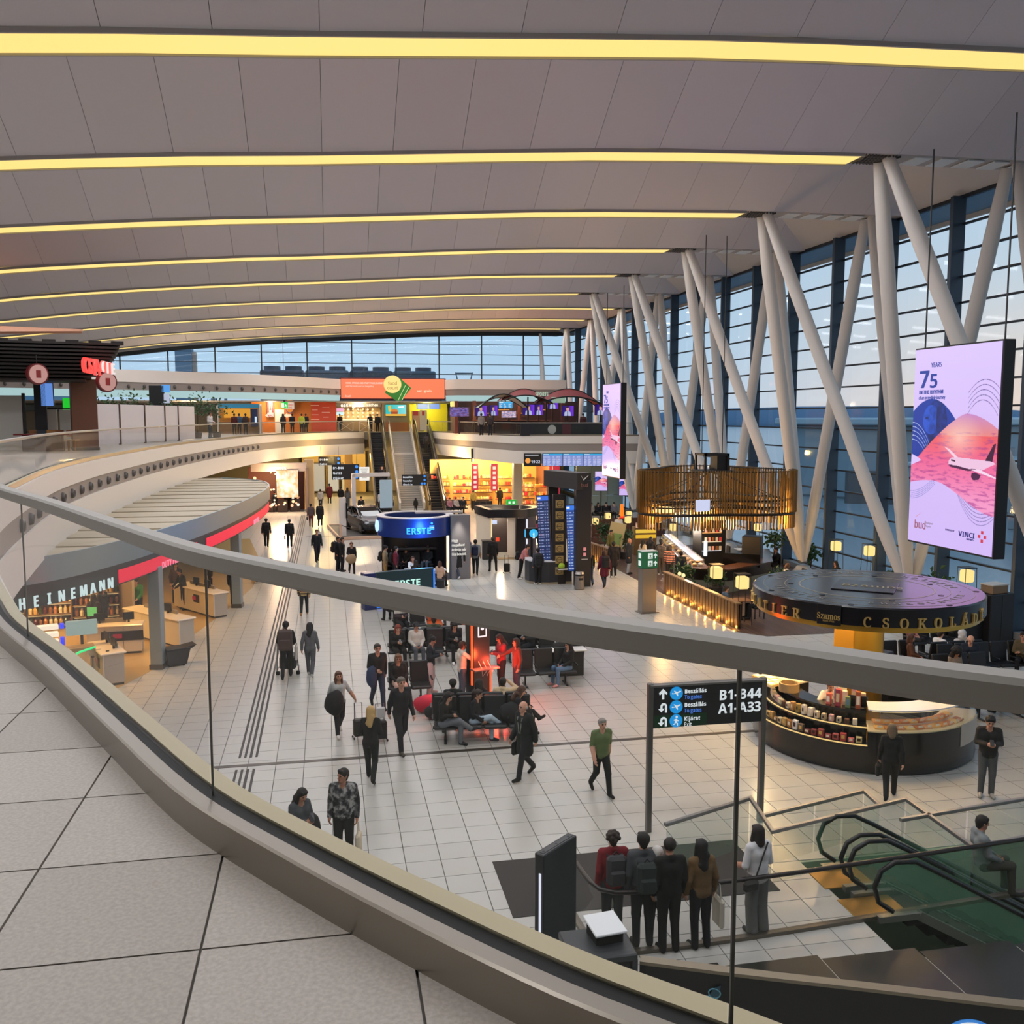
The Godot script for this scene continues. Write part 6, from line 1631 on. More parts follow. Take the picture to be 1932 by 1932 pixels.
	for q in [[-2.4,2.7,3.9,0.95,0.9],[1.2,2.5,5.4,1.15,1.3]]:
		var b := Mb.new(); var n := 12
		for e in 2:
			for i in n:
				var s0 := float(i)/n; var s1 := float(i+1)/n
				var f := func(s: float,k: int) -> Vector3:
					return V(q[0]+(s - 0.5)*q[2]+1.3,q[1]+q[3]*(1.0 - pow(2.0*s - 1.0,2.0))*[0.55,1.1,0.9][k] - 0.25*s,[1.3,0.0,-1.6][k])
				b.quad(f.call(s0,e),f.call(s1,e),f.call(s1,e+1),f.call(s0,e+1),Vector3.UP)
		put(u,"fabric",b.mesh(),cloth)
		for k in 3:
			var pts := []
			for i in 13:
				var s := i/12.0
				pts.append(V(q[0]+(s - 0.5)*q[2]+1.3,q[1]+q[3]*(1.0 - pow(2.0*s - 1.0,2.0))*[0.55,1.1,0.9][k] - 0.25*s,[1.3,0.0,-1.6][k]))
			tubep(u,"rib",pts,0.06,rib,6)
	for k in 2:
		var pts := []
		for i in 13: pts.append(V(-5.0+i*0.32,2.15+(1.05 - 0.25*k)*sin(PI*i/12.0),1.2 - k*1.8))
		tubep(u,"rib",pts,0.06,rib,6)
	var ob := Mb.new()
	for i in 12:
		var p := func(j: int,k: float) -> Vector3: return V(-5.0+j*0.32,2.15+(1.05 - 0.25*k)*sin(PI*j/12.0),1.2 - k*1.8)
		ob.quad(p.call(i,0.0),p.call(i+1,0.0),p.call(i+1,1.0),p.call(i,1.0),Vector3.UP)
	put(u,"pale_fabric",ob.mesh(),mat("a8a49c",0.6))
	for q in [-0.9,0.6,3.2]: tubep(u,"mast",[V(q,0,-0.2),V(q,3.0,0)],0.06,rib,6)
	txt(u,"lettering","SPORTS",0.3,glow("c8e0c8",0.7),V(0.0,3.2,1.0),0,0.03,"Droid Sans Bold",0.7); bx(u,"green_plate",V(1.3,2.75,1.1),V(1.1,0.45,0.05),glow("a8c8b0",0.6),0.01)
	for i in 7:
		var s := thing("bar_stool","%s black bar stool from the left behind the bar's glass balustrade" % ORD[i],"stool",V(14.4+i*1.05,G,-71.2+0.12*i),0.0,"stools at the glass of the sports bar")
		cyl(s,"seat",V(0,0.72,0),0.19,0.06,mat("1c1614",0.5),10); cyl(s,"stem",V(0,0.02,0),0.03,0.7,rib,6); cyl(s,"foot",V(0,0,0),0.2,0.03,rib,10)
	var dp := thing("dark_screen","dark printed screen with a white ball emblem behind the bar balustrade","screen",V(17.6,G,-69.6),0.13)
	bx(dp,"panel",V(0,0.5,0),V(7.0,0.9,0.05),mat("17181c",0.4),0.01); disc(dp,"emblem",0.34,V(-1.0,0.5,0.03),0,mat("c8ccc8",0.5),0.01,20); bx(dp,"red_figure",V(0.2,0.5,0.03),V(0.7,0.75,0.01),mat("5a1828",0.5),0.0)
func coffee_shop() -> void:
	var dk := mat("15100e",0.6)
	var t := thing("coffee_canopy","black stacked-slat canopy with red glowing COSTA COFFEE letters at the left","canopy",V(-11.3,0,-43.5))
	for i in 11:
		var y := 9.3+i*0.14
		var r := 0.55+0.28*i - 0.012*i*i
		bx(t,"slat",V(-1.6+r*0.45,y,0.2+r*0.3),V(4.6+r*0.95,0.09,2.4+r),dk,0.01,0.22)
	for i in 9: bx(t,"rib",V(-4.2+i*0.85,10.88,1.9 - i*0.19),V(0.5,0.16,0.3),mat("211a18",0.6),0.01,0.22)
	for q in [[-3.6,2.0],[-1.2,1.5]]: tubep(t,"brace",[V(q[0],9.3,1.0),V(q[0]+1.3,9.75,q[1]+0.6)],0.035,mat("3a3230",0.5),5)
	var red := glow("ff4a44",1.1)
	var f := -0.55
	var s := "COSTA"
	for i in 5: txt(t,"letter",s[i],0.62,red,V(1.75+i*0.19,9.84 - i*0.04,2.55+i*0.30),PI/2 - 0.35,0.06,"Droid Sans Bold",0.75)
	s = "COFFEE"
	for i in 6: txt(t,"letter",s[i],0.42,glow("ff6a60",1.0) if i % 2 == 0 else glow("f4e4e0",0.9),V(2.75+i*0.12,9.72 - i*0.03,4.05+i*0.2),PI/2 - 0.35,0.06,"Droid Sans Bold",0.75)
	omni("red_glow",V(-8.9,9.9,-40.2),0.8,"ff5040",0.1)
	for q in [[-11.2,9.45,-40.5,"left"],[-8.75,9.18,-41.0,"right"]]:
		var d := thing("hanging_sign","round dark red hanging coffee sign, %s of two under the black canopy" % q[3],"sign",V(q[0],q[1],q[2]),0.75,"round coffee signs")
		var b := Mb.new(); b.tube([V(0,0,-0.09),V(0,0,0.09)],0.42,24); put(d,"body",b.mesh(),mat("5a1418",0.4)); disc(d,"face",0.36,V(0,0,0.1),0,glow("c89890",0.7),0.02); bx(d,"emblem",V(0,0,0.115),V(0.2,0.3,0.01),mat("7a2020",0.5),0.02)
		tubep(d,"rod",[V(0,0.42,0),V(0,0.75,0)],0.02,dk,5)
	var col := thing("column","square brown timber-clad column carrying the black coffee canopy","column",V(-10.6,G,-45.0),0.3)
	bx(col,"shaft",V(0,1.55,0),V(1.05,3.1,1.0),mat("6b4632",0.6),0.02); bx(col,"base",V(0,0.06,0),V(1.1,0.12,1.05),mat("2a1c16",0.5),0.01)
	var rf := thing("timber_soffit","slanting brown timber soffit panel above the black coffee canopy","soffit",V(-15.2,11.35,-44.0))
	var b := Mb.new(); b.prism(PackedVector2Array([Vector2(-6,3),Vector2(-0.5,1.2),Vector2(4.4,-2.2),Vector2(4.2,-3.2),Vector2(-6,-3)]),-0.05,0.05); put(rf,"panel",b.mesh(),mat("96664a",0.6)).rotation = V(0.16,0,-0.03)
	bx(rf,"edge_beam",V(-2.5,-0.25,0.6),V(6.5,0.3,0.2),mat("1a1412",0.6),0.02,0.3)
	# white partition boards along the gallery and at the shop
	var q := [V(-11.6,G,-50.0),V(-10.75,G,-53.0),V(-10.0,G,-55.8),V(-9.35,G,-58.4),V(-8.9,G,-60.4),V(-8.35,G,-63.6)]
	for i in 5:
		var a: Vector3 = q[i]; var c: Vector3 = q[i+1]
		var w := thing("partition","%s white partition board from the coffee column along the gallery" % ORD[i],"partition",(a+c)*0.5,atan2(-(c - a).z,(c - a).x),"white partition boards")
		var L := a.distance_to(c)
		bx(w,"board",V(0,1.08,0),V(L - 0.16,2.05,0.06),mat("c9c4c6",0.5),0.01); bx(w,"post",V(-L/2,1.08,0),V(0.12,2.15,0.12),mat("3a2622",0.5),0.01)
	for i in 3:
		var w := thing("partition",["tall pale grey partition at the picture's left edge by the coffee shop","low white partition behind the coffee shop tables, left","low white partition behind the coffee shop tables, right"][i],"partition",V([-14.2,-12.5,-11.65][i],G,[-45.0,-46.5,-46.6][i]))
		bx(w,"board",V(0,[1.2,0.9,0.9][i],0),V([2.2,0.8,0.75][i],[2.4,1.8,1.8][i],0.06),mat("bdbcb4",0.5),0.01); bx(w,"post",V([1.14,-0.44,0.4][i],1.25,0),V(0.12,2.5,0.12),mat("17130f",0.5),0.01)
		if i > 0: bx(w,"top_rail",V(0,1.85,0),V(0.9,0.05,0.06),mat("17130f",0.5),0.0)
	var ds := thing("display_screen","blue lit screen on a black stand left of the coffee column","screen",V(-12.25,G,-45.6)); screen(ds,V(0,2.45,0),0.5,1.0,glow("6a98e8",0.8)); bx(ds,"stand",V(-0.3,1.5,-0.05),V(0.5,3.0,0.1),mat("101018",0.5),0.01)
	var gs := thing("exit_sign","bright green exit sign between the blue screen and the coffee column","sign",V(-11.9,G+2.05,-48.0)); bx(gs,"box",Vector3.ZERO,V(0.62,0.6,0.12),glow("20c830",0.9),0.01); bx(gs,"white_field",V(0.12,0.05,0.07),V(0.2,0.24,0.01),glow("c8ffd0",0.9),0.0); bx(gs,"stand",V(0,-1.2,-0.03),V(0.08,1.8,0.06),dk,0.0)
	for i in 5:
		var c := thing("coffee_chair","%s wooden chair from the left at the coffee shop behind the gallery rail" % ORD[i],"chair",V(-12.6+i*0.42,G,-44.4+0.1*(i % 2)),0.3*i,"coffee shop chairs")
		var m := mat(["8a5a34","2a3440","a8783c","7a4a2c","8a5a34"][i],0.5)
		bx(c,"seat",V(0,0.46,0),V(0.4,0.05,0.4),m,0.01); bx(c,"backrest",V(0,0.75,-0.19),V(0.4,0.3,0.04),m,0.01)
		for k in 4: bx(c,"leg",V(-0.17+0.34*(k % 2),0.22,-0.17+0.34*(k/2)),V(0.04,0.44,0.04),m,0.005)
	var tb := thing("coffee_table","dark red counter table in front of the coffee chairs","table",V(-11.9,G,-43.4)); bx(tb,"table_top",V(0,0.72,0),V(2.2,0.06,0.5),mat("6a1c1c",0.4),0.01); bx(tb,"pedestal",V(0,0.35,0),V(1.6,0.7,0.3),mat("2a1210",0.5),0.02)
	for i in 6: shrub("planter_tree","%s leafy tree from the coffee column behind the white partitions" % ORD[i],V(-12.6+i*1.0,G,-57.5 - i*2.3),3.0+0.35*sin(i*2.0),1.25,130,"trees behind the white partitions")
	var pt := thing("sign_totem","black totem with a small blue sign among the trees behind the white partitions","sign",V(-10.4,G,-62.5)); bx(pt,"body",V(0,1.7,0),V(0.9,3.4,0.3),mat("14161a",0.5),0.02); bx(pt,"blue_sign",V(0.55,3.2,0.1),V(0.5,0.45,0.1),glow("58a0e8",0.9),0.01); bx(pt,"white_sign",V(0.55,2.6,0.1),V(0.4,0.6,0.1),glow("c8d0e8",0.7),0.01)
func shrub(called: String,label: String,at: Vector3,h: float,r: float,n: int,group := "") -> Node3D:
	var t := thing(called,label,"plant",at,0.0,group)
	cyl(t,"pot",Vector3.ZERO,0.26,0.4,mat("2c2a28",0.6),12,0.32)
	tubep(t,"stem",[V(0,0.3,0),V(0.05,h*0.4,0),V(0,h*0.7,0.03)],0.035,mat("4a3a28",0.8),5)
	var key := "leaf%d%.1f%.1f" % [n,h,r]
	if not BC.has(key):
		var b := Mb.new()
		for i in n:
			var c := V(rng.randfn(0,0.4),rng.randfn(0,0.33),rng.randfn(0,0.4)).limit_length(1.0)*V(r,h*0.36,r)+V(0,h*0.66,0)
			var d := V(rng.randfn(),rng.randfn() - 0.2,rng.randfn()).normalized()
			var s := d.cross(V(rng.randfn(),rng.randfn(),rng.randfn())).normalized()
			var L := 0.16+0.12*rng.randf()
			var w := s*L*0.3
			var up := s.cross(d)*0.03
			b.tri(c,c+d*L*0.5+w+up,c+d*L,up); b.tri(c,c+d*L,c+d*L*0.5 - w+up,up)
		BC[key] = b.mesh()
	put(t,"foliage",BC[key],mat("2c4a26",0.6,0.0,{"backlight_enabled": true,"backlight": Color(0.08,0.14,0.04)}))
	return t
func duty_free() -> void:
	var rim := spline([V(-9.4,0,-22.6),V(-6.9,0,-25.2),V(-5.75,0,-28.0),V(-5.1,0,-30.5),V(-4.15,0,-35.2),V(-3.42,0,-40.4),V(-3.0,0,-45.8),V(-3.05,0,-50.0),V(-3.9,0,-53.4),V(-6.0,0,-55.8)],0.5)
	var t := thing("shop_canopy","lens-shaped canopy of beige roof slats with a grey rim over the duty free shop","canopy")
	var poly := PackedVector2Array()
	for v in rim: poly.append(Vector2(v.x,v.z))
	poly.append_array([Vector2(-12,-56),Vector2(-12,-22.6)])
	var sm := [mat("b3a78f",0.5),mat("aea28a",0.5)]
	for i in 36:
		var z := -22.4 - i*0.95
		var k := 0
		for piece in Geometry2D.intersect_polygons(PackedVector2Array([Vector2(-13,z),Vector2(0,z),Vector2(0,z - 0.91),Vector2(-13,z - 0.91)]),poly):
			var b := Mb.new(); b.prism(piece,4.2,4.27+0.03*(i % 2)); put(t,"roof_slat",b.mesh(),sm[i % 2])
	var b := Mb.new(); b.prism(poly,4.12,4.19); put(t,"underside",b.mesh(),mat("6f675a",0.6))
	b = Mb.new(); b.sweep(rim,[Vector2(-0.03,3.68),Vector2(0.05,3.68),Vector2(0.05,4.33),Vector2(-0.03,4.33)]); put(t,"rim_band",b.mesh(),mat("84949a",0.35,0.4))
	b = Mb.new(); b.sweep(rim,[Vector2(-0.12,3.08),Vector2(-0.02,3.08),Vector2(-0.02,3.68),Vector2(-0.12,3.68)]); put(t,"sign_band",b.mesh(),mat("15181b",0.4))
	for q in [[13,26],[27,57]]:
		b = Mb.new(); b.sweep(rim.slice(q[0],q[1]),[Vector2(-0.02,3.12),Vector2(0.0,3.12),Vector2(0.0,3.5),Vector2(-0.02,3.5)]); put(t,"red_panel",b.mesh(),glow("f5123f",0.85))
	var s := "HEINEMANN"
	for i in 9:
		var p := rim[5].lerp(rim[12],(i+0.6)/9.0)
		var d := (rim[12] - rim[5]).normalized()
		txt(t,"letter",s[i],0.28,glow("d8eeee",0.9),p+d.cross(Vector3.UP)*(0.14+0.16*sin(PI*(i+0.6)/9.0))+V(0,3.25,0),atan2(d.cross(Vector3.UP).x,d.cross(Vector3.UP).z),0.03,"Droid Sans Bold",0.8)
	for k in 2:
		var i := 20 if k == 0 else 44
		var d := (rim[i+2] - rim[i - 2]).normalized(); var n := d.cross(Vector3.UP)
		txt(t,"lettering","DUTY FREE",0.2,glow("ff90a8",1.0),rim[i]+n*0.03+V(0,3.2,0),atan2(n.x,n.z),0.01,"Droid Sans Bold",1.1)
	bx(t,"red_emblem",rim[3].lerp(rim[4],0.5)+V(0.05,3.36,0.05),V(0.5,0.36,0.04),glow("f5123f",0.85),0.0,0.85)
	for q in [[-5.3,-30.3,"black trolley basket leaning on it"],[-3.75,-39.6,"pushchair near it"]]:
		var c := thing("column","square grey column under the duty free canopy with the %s" % q[2],"column",V(q[0],0,q[1]),-0.15)
		bx(c,"shaft",V(0,1.65,0),V(0.36,3.1,0.4),mat("8d989c",0.4,0.3),0.015); bx(c,"shoe",V(0,0.08,0),V(0.42,0.16,0.46),mat("5a5650",0.35,0.6),0.01)
	for q in [[-7.2,-27.8,13.0],[-6.7,-31.5,13.0],[-6.1,-36.0,14.0],[-5.4,-41.0,13.0],[-5.0,-46.0,9.0],[-9.5,-33.0,16.0],[-9.5,-40.0,14.0]]:
		spot("canopy_spot",V(q[0],4.08,q[1]),q[2],"ffc070",62.0)
		disc(t,"downlight",0.1,V(q[0],4.115,q[1]),0,glow("ffe0a8",1.0),0.01,12).rotation.x = PI/2
	# counters
	var white := mat("d9d3c8",0.35)
	for q in [[V(-5.9,0,-34.2),-0.85,3.4,"nearer long white checkout counter of the duty free shop, with a black name plate"],[V(-5.1,0,-38.9),-0.95,3.2,"farther white checkout counter of the duty free shop, beside the far column"],[V(-6.55,0,-29.3),-1.15,1.8,"small white counter nearest the camera, behind two rope posts"],[V(-7.0,0,-32.6),0.05,1.7,"cream counter with a long black sign at the shop entrance"]]:
		var c := thing("checkout_counter",q[3],"counter",q[0],q[1],"duty free counters")
		var L: float = q[2]
		for k in 3: bx(c,"front_panel",V((k - 1)*L/3.0,0.5,0.3),V(L/3.0 - 0.012,0.84,0.04),white,0.006)
		bx(c,"body",V(0,0.5,0),V(L - 0.06,0.86,0.56),mat("b9b2a6",0.5),0.01); bx(c,"plinth",V(0,0.04,0),V(L - 0.1,0.08,0.5),mat("4a4640",0.4),0.01)
		bx(c,"counter_top",V(0,0.96,0.02),V(L+0.06,0.06,0.72),mat("e4ddd0",0.25),0.02); bx(c,"upstand",V(-0.2,1.05,-0.2),V(L*0.6,0.14,0.08),mat("8a8276",0.4),0.01)
		bx(c,"name_plate",V(0.25,0.62,0.325),V(1.3 if L < 1.75 else 0.45,0.32,0.02),mat("1a1617",0.4),0.004)
		bx(c,"red_mark",V(0.1,0.62,0.338),V(0.28,0.14,0.008),glow("c01838",0.5),0.0)
		for k in 2: bx(c,"till_screen",V(-0.5+k*0.9,1.2,-0.1),V(0.34,0.26,0.04),mat("101214",0.3),0.01,0.2); bx(c,"till_stand",V(-0.5+k*0.9,1.03,-0.1),V(0.06,0.1,0.06),mat("101214",0.4),0.0)
	# liquor shelves at the left
	for r in 3:
		var u := thing("shelf_unit","lit liquor shelf unit in the duty free shop, %s" % ["at the back left","in the middle","beside the cream pillar"][r],"shelf",V(-11.9+r*1.75,0,-37.5+r*0.6),0.12,"liquor shelf units")
		bx(u,"back_panel",V(0,1.15,-0.24),V(1.6,2.3,0.04),mat("a8834a",0.5),0.005)
		for sg: float in [-1.0,1.0]: bx(u,"side_panel",V(sg*0.82,1.15,0),V(0.05,2.3,0.5),mat("5a4630",0.5),0.005)
		bx(u,"header",V(0,2.25,0.2),V(1.6,0.3,0.06),glow(["a83040","e09858","e8a868"][r],0.5),0.005)
		for k in 5:
			bx(u,"shelf_board",V(0,0.12+k*0.42,0),V(1.6,0.035,0.46),mat("7a6038",0.5),0.004); bx(u,"shelf_light",V(0,0.50+k*0.42,0.18),V(1.5,0.02,0.03),glow("ffd890",0.8),0.0)
			for i in 9:
				var o := put(self,"bottle",_jar(),mat(["8a5a20","3a4a24","d8c8a0","b87838","5a2018","c8a860","e0d8c0"][(i*3+k+r) % 7],0.15),u.transform*V(-0.68+i*0.17,0.14+k*0.42,0.02+0.05*(i % 2)))
				o.scale = V(0.75,1.05,0.75); tag(o,"bottle standing on the duty free shop's lit liquor shelves","bottle","bottles on the liquor shelves")
	omni("shelf_glow",V(-10.2,2.2,-35.2),9.0,"ffc878",0.2)
	var cp := thing("column","cream pillar panel at the right end of the liquor shelves","column",V(-7.6,0,-37.0)); bx(cp,"shaft",V(0,1.5,0),V(0.7,3.0,0.4),mat("cbbb98",0.5),0.02); bx(cp,"base",V(0,0.06,0),V(0.76,0.12,0.46),mat("6a604c",0.5),0.01)
	# display table with light boxes,gate and rope posts
	var g := thing("shop_gate","glass shop gate with bent bright green light lines","gate",V(-7.3,0,-28.7),0.35)
	bx(g,"glass_wing",V(0.05,0.5,0),V(1.3,1.0,0.03),glass("c8d4cc",0.3),0.0); bx(g,"box",V(-0.2,1.06,-0.2),V(1.5,0.12,0.5),mat("9a8a70",0.4),0.01)
	tubep(g,"green_line",[V(0.0,0.12,0.05),V(0.0,0.52,0.05)],0.035,glow("10f080",1.1),6); tubep(g,"green_line",[V(0.0,0.58,0.05),V(0.0,0.92,0.05),V(0.1,0.99,0.05),V(0.55,1.1,0.05)],0.035,glow("20f090",1.1),6); tubep(g,"green_line",[V(-0.85,0.35,0.05),V(-0.85,0.75,0.05)],0.03,glow("40e080",0.8),6)
	for i in 3: bx(g,"lit_shelf",V(-0.75,1.3+i*0.22,-0.35),V(0.75,0.12,0.3),glow("fff0d8",1.0),0.01)
	for i in 2: bx(g,"blue_lamp",V(-0.28,1.3+i*0.45,-0.3),V(0.12,0.16+0.1*(1 - i),0.12),glow("3040ff",1.0),0.02)
	bx(g,"info_screen",V(0.25,1.62,-0.4),V(0.85,0.45,0.05),glow("a8c4c0",0.6),0.02,-0.1); bx(g,"screen_stand",V(0.25,1.2,-0.42),V(0.08,0.4,0.05),mat("1a1a1c",0.5),0.0)
	for i in 2:
		var p := thing("rope_post","steel rope post by the small white counter, %s of two" % ["left","right"][i],"post",V(-6.68+i*0.28,0,-28.1 - i*0.55),0.0,"rope posts")
		cyl(p,"base",Vector3.ZERO,0.14,0.03,mat("8a8680",0.3,0.8),14); cyl(p,"pole",V(0,0.03,0),0.03,0.95,mat("9a948c",0.25,0.9),8); cyl(p,"head",V(0,0.96,0),0.05,0.06,mat("1a1a1a",0.5),10)
	for i in 3: tag(bx(self,"price_card",V([-11.4,-10.9,-7.9][i],[1.5,1.6,1.25][i],[-35.9,-35.8,-33.4][i]),V(0.3,0.3,0.03),glow("80e070",0.7),0.0),["pale green price card at the far left shelf","second green price card on the liquor shelves","green price card on the cream counter"][i],"card")
	var tb := thing("trolley_basket","black wheeled basket stack at the foot of the near duty free column","basket",V(-4.85,0,-30.6),0.4)
	b = Mb.new(); b.ext(PackedVector2Array([Vector2(-0.25,0.05),Vector2(0.3,0.05),Vector2(0.42,0.5),Vector2(0.62,0.62),Vector2(-0.3,0.5)]),Transform3D(),0.5); put(tb,"basket",b.mesh(),mat("17181a",0.5)); bx(tb,"lid",V(0.1,0.55,0),V(0.8,0.03,0.55),mat("222326",0.5),0.01)
	for i in 4: cyl(tb,"wheel",V(-0.18+0.4*(i % 2),0,-0.2+0.4*(i/2)),0.04,0.05,mat("0c0c0c",0.5),8)
	var st := thing("pushchair","dark empty pushchair on the floor by the far duty free column","pushchair",V(-3.2,0,-45.9),-1.2)
	for q in [[-0.25,0.3,0.16],[0.25,0.3,0.16],[-0.25,-0.35,0.12],[0.25,-0.35,0.12]]:
		b = Mb.new(); b.tube([V(q[0] - 0.03,q[2],q[1]),V(q[0]+0.03,q[2],q[1])],q[2],14); put(st,"wheel",b.mesh(),mat("1a1a1b",0.6))
	b = Mb.new()
	for sg: float in [-1.0,1.0]: b.tube([V(sg*0.24,0.16,0.3),V(sg*0.22,0.6,-0.1),V(sg*0.2,1.0,-0.5)],0.018,6); b.tube([V(sg*0.24,0.14,-0.35),V(sg*0.22,0.55,0.1)],0.018,6)
	b.tube([V(-0.2,1.0,-0.5),V(0.2,1.0,-0.5)],0.022,6); put(st,"frame",b.mesh(),mat("4a4a4c",0.4,0.5))
	put(st,"seat",_blob(V(0.2,0.16,0.3)),mat("1c1c20",0.8),V(0,0.5,0)); put(st,"hood",_blob(V(0.22,0.2,0.18)),mat("3a3434",0.8),V(0,0.8,-0.22))
func lamp(label: String,x: float,z: float,y: float,big := 1.0) -> void:
	var t := thing("lantern_lamp",label,"lamp",V(x,0,z),0.0,"square paper lantern lamps in the cafe")
	var k := mat("141210",0.5)
	bx(t,"shade",V(0,y,0),V(0.3,0.34,0.3)*big,glow("ffdf8c",1.05),0.05)
	for i in 4: tubep(t,"leg",[V((i % 2 - 0.5)*0.42*big,0,(i/2 - 0.5)*0.42*big),V((i % 2 - 0.5)*0.34*big,y+0.25*big,(i/2 - 0.5)*0.34*big)],0.012,k,5)
	bx(t,"top_frame",V(0,y+0.24*big,0),V(0.36,0.02,0.36)*big,k,0.0)
	omni("lantern_light",V(x,y,z),0.9,"ffcf80",0.12)
func cafe() -> void:
	var brass := mat("8a6a38",0.32,0.75); var brass2 := mat("755a30",0.35,0.7)
	var blk := mat("141314",0.45)
	var t := thing("slatted_crown","large lobed brass-slat crown with black rings hanging over the cafe bar","chandelier",V(17.4,0,-41.0))
	var P := func(a: float) -> Vector3:
		var r := 3.05+0.62*cos(3.0*a - 1.9)
		return V(cos(a)*r*1.08,0,sin(a)*r*0.9)
	for i in 150:
		var a := TAU*i/150.0
		var p: Vector3 = P.call(a); var d: Vector3 = P.call(a+0.02) - p
		var o := bx(t,"slat",p+V(0,4.45,0),V(0.05,1.9,0.09),brass if i % 3 else brass2,0.008,atan2(-d.z,d.x)); o.rotation.z = 0.0
		bx(t,"lower_slat",p*0.985+V(0,3.1,0),V(0.05,0.62,0.08),brass if i % 3 else brass2,0.008,atan2(-d.z,d.x))
	for q in [[3.46,0.98,0.07],[4.05,0.93,0.05],[3.75,0.9,0.04],[5.35,0.97,0.03]]:
		var pts := []
		for i in 61: pts.append(P.call(TAU*i/60.0)*q[1]+V(0,q[0],0))
		tubep(t,"black_ring",pts,q[2],blk,6)
	for i in 8:
		var a := TAU*i/8.0
		tubep(t,"spoke",[V(0.0,5.4,0),P.call(a)*0.93+V(0,4.05,0)],0.02,blk,5); tubep(t,"spoke",[V(0,3.8,0),P.call(a)*0.95+V(0,3.48,0)],0.025,blk,5)
	var fr := Mb.new()
	for sx: float in [-1.0,1.0]:
		for sz: float in [-1.0,1.0]: fr.bar(V(sx*0.55,5.3,sz*0.55),V(sx*0.55,6.05,sz*0.55),0.09,0.09)
		fr.bar(V(-0.6,6.05,sx*0.55),V(0.6,6.05,sx*0.55),0.1,0.1); fr.bar(V(sx*0.55,6.05,-0.6),V(sx*0.55,6.05,0.6),0.1,0.1)
	fr.box(V(0.35,5.65,0.1),V(0.6,0.7,0.8)); fr.box(V(0,5.28,0),V(1.5,0.1,1.3)); put(t,"top_box",fr.mesh(),blk)
	for q in [[-0.2,3.15,1.2],[-2.4,3.45,0.4]]:
		put(t,"bulb_ring",arcwall(V(q[0],q[1],q[2]),0.3,0.42,0.0,0.22,0,360,20).mesh(),glow("ffdf9a",1.2)); omni("crown_light",V(17.4+q[0],q[1] - 0.2,-41.0+q[2]),9.0,"ffc478",0.2)
	for i in 2: tubep(t,"hanger",[V(-0.5+i,6.05,0),V(-0.5+i,15.9,0)],0.02,blk,5)
	bx(t,"white_screen",V(-1.75,4.0,3.25),V(0.75,0.5,0.05),glow("cfd6f4",0.9),0.02,0.25)
	# bar counter
	var c := thing("cafe_counter","long dark cafe counter with a lit glass food case on its left side","counter")
	var run := PackedVector3Array([V(18.1,0,-48.6),V(16.2,0,-39.4),V(17.2,0,-38.9),V(19.9,0,-40.6),V(21.6,0,-44.4)])
	var b := Mb.new(); b.sweep(run,[Vector2(-0.35,0),Vector2(0.3,0),Vector2(0.34,0.55),Vector2(-0.35,0.55)]); put(c,"base",b.mesh(),mat("7c8074",0.4))
	b = Mb.new(); b.sweep(run,[Vector2(-0.35,0.55),Vector2(0.34,0.55),Vector2(0.34,1.02),Vector2(-0.35,1.02)]); put(c,"front",b.mesh(),mat("1c1512",0.3))
	b = Mb.new(); b.sweep(run,[Vector2(-0.45,1.02),Vector2(0.42,1.02),Vector2(0.42,1.08),Vector2(-0.45,1.08)]); put(c,"counter_top",b.mesh(),mat("4a3020",0.25))
	b = Mb.new(); b.sweep(run.slice(0,2),[Vector2(-0.25,1.08),Vector2(-0.25,1.42),Vector2(0.25,1.36),Vector2(0.34,1.08)],false); put(c,"case_glass",b.mesh(),glass("eef2f4",0.08))
	b = Mb.new(); b.sweep(run.slice(0,2),[Vector2(-0.2,1.38),Vector2(0.15,1.36),Vector2(0.15,1.38),Vector2(-0.2,1.4)]); put(c,"case_light",b.mesh(),glow("f0ecf8",1.0))
	for i in 3: omni("case_glow",V(16.2+i*0.55,1.9,-40.6 - i*2.6),2.2,"ffe6d0",0.15)
	bx(c,"black_machine",V(19.9,1.35,-41.8),V(0.9,1.5,0.7),blk,0.03,-0.6); bx(c,"dark_screen_front",V(18.6,1.2,-40.2),V(1.7,0.6,0.08),mat("0c0c0e",0.15),0.01,-0.55)
	for i in 22:
		var u := (i % 11)/11.0
		var o := put(self,"pastry",_blob(V(0.13,0.07,0.12)),mat(["d8b070","e8d8b8","a87840","f0e4d0","c89a58"][(i*3) % 5],0.6),V(18.1,1.14,-48.6).lerp(V(16.2,1.14,-39.4),u+0.05)+V(-0.12+0.26*(i/11),0.0,0))
		tag(o,"%s in the cafe's glass case, %s row, %s from the far end" % [["golden bun","pale roll","brown pastry","white bun","toasted roll"][(i*3) % 5],"right" if i/11 else "left",ORD[i % 11]],"pastry","pastries in the cafe case")
	var core := thing("bar_shelves","black bottle tower behind the cafe bar carrying red and white packets","shelf",V(18.7,0,-44.2))
	bx(core,"tower",V(0,1.6,0),V(1.3,3.2,1.1),blk,0.02); for_rows(core)
	var yl := thing("drinks_shelf","shelf of yellow drinks and glasses left of the cafe bar","shelf",V(17.5,0,-50.6))
	bx(yl,"case",V(0,0.8,0),V(1.3,1.6,0.5),mat("5a4020",0.5),0.02)
	for k in 3: bx(yl,"lit_row",V(0,1.05+k*0.3,0.27),V(1.2,0.2,0.05),glow(["e8b830","f0c848","d8a888"][k],0.8),0.02)
	for i in 7: cyl(yl,"glass_cup",V(-0.5+i*0.16,1.62,0.1),0.05,0.2,mat("d8a898",0.2),8)
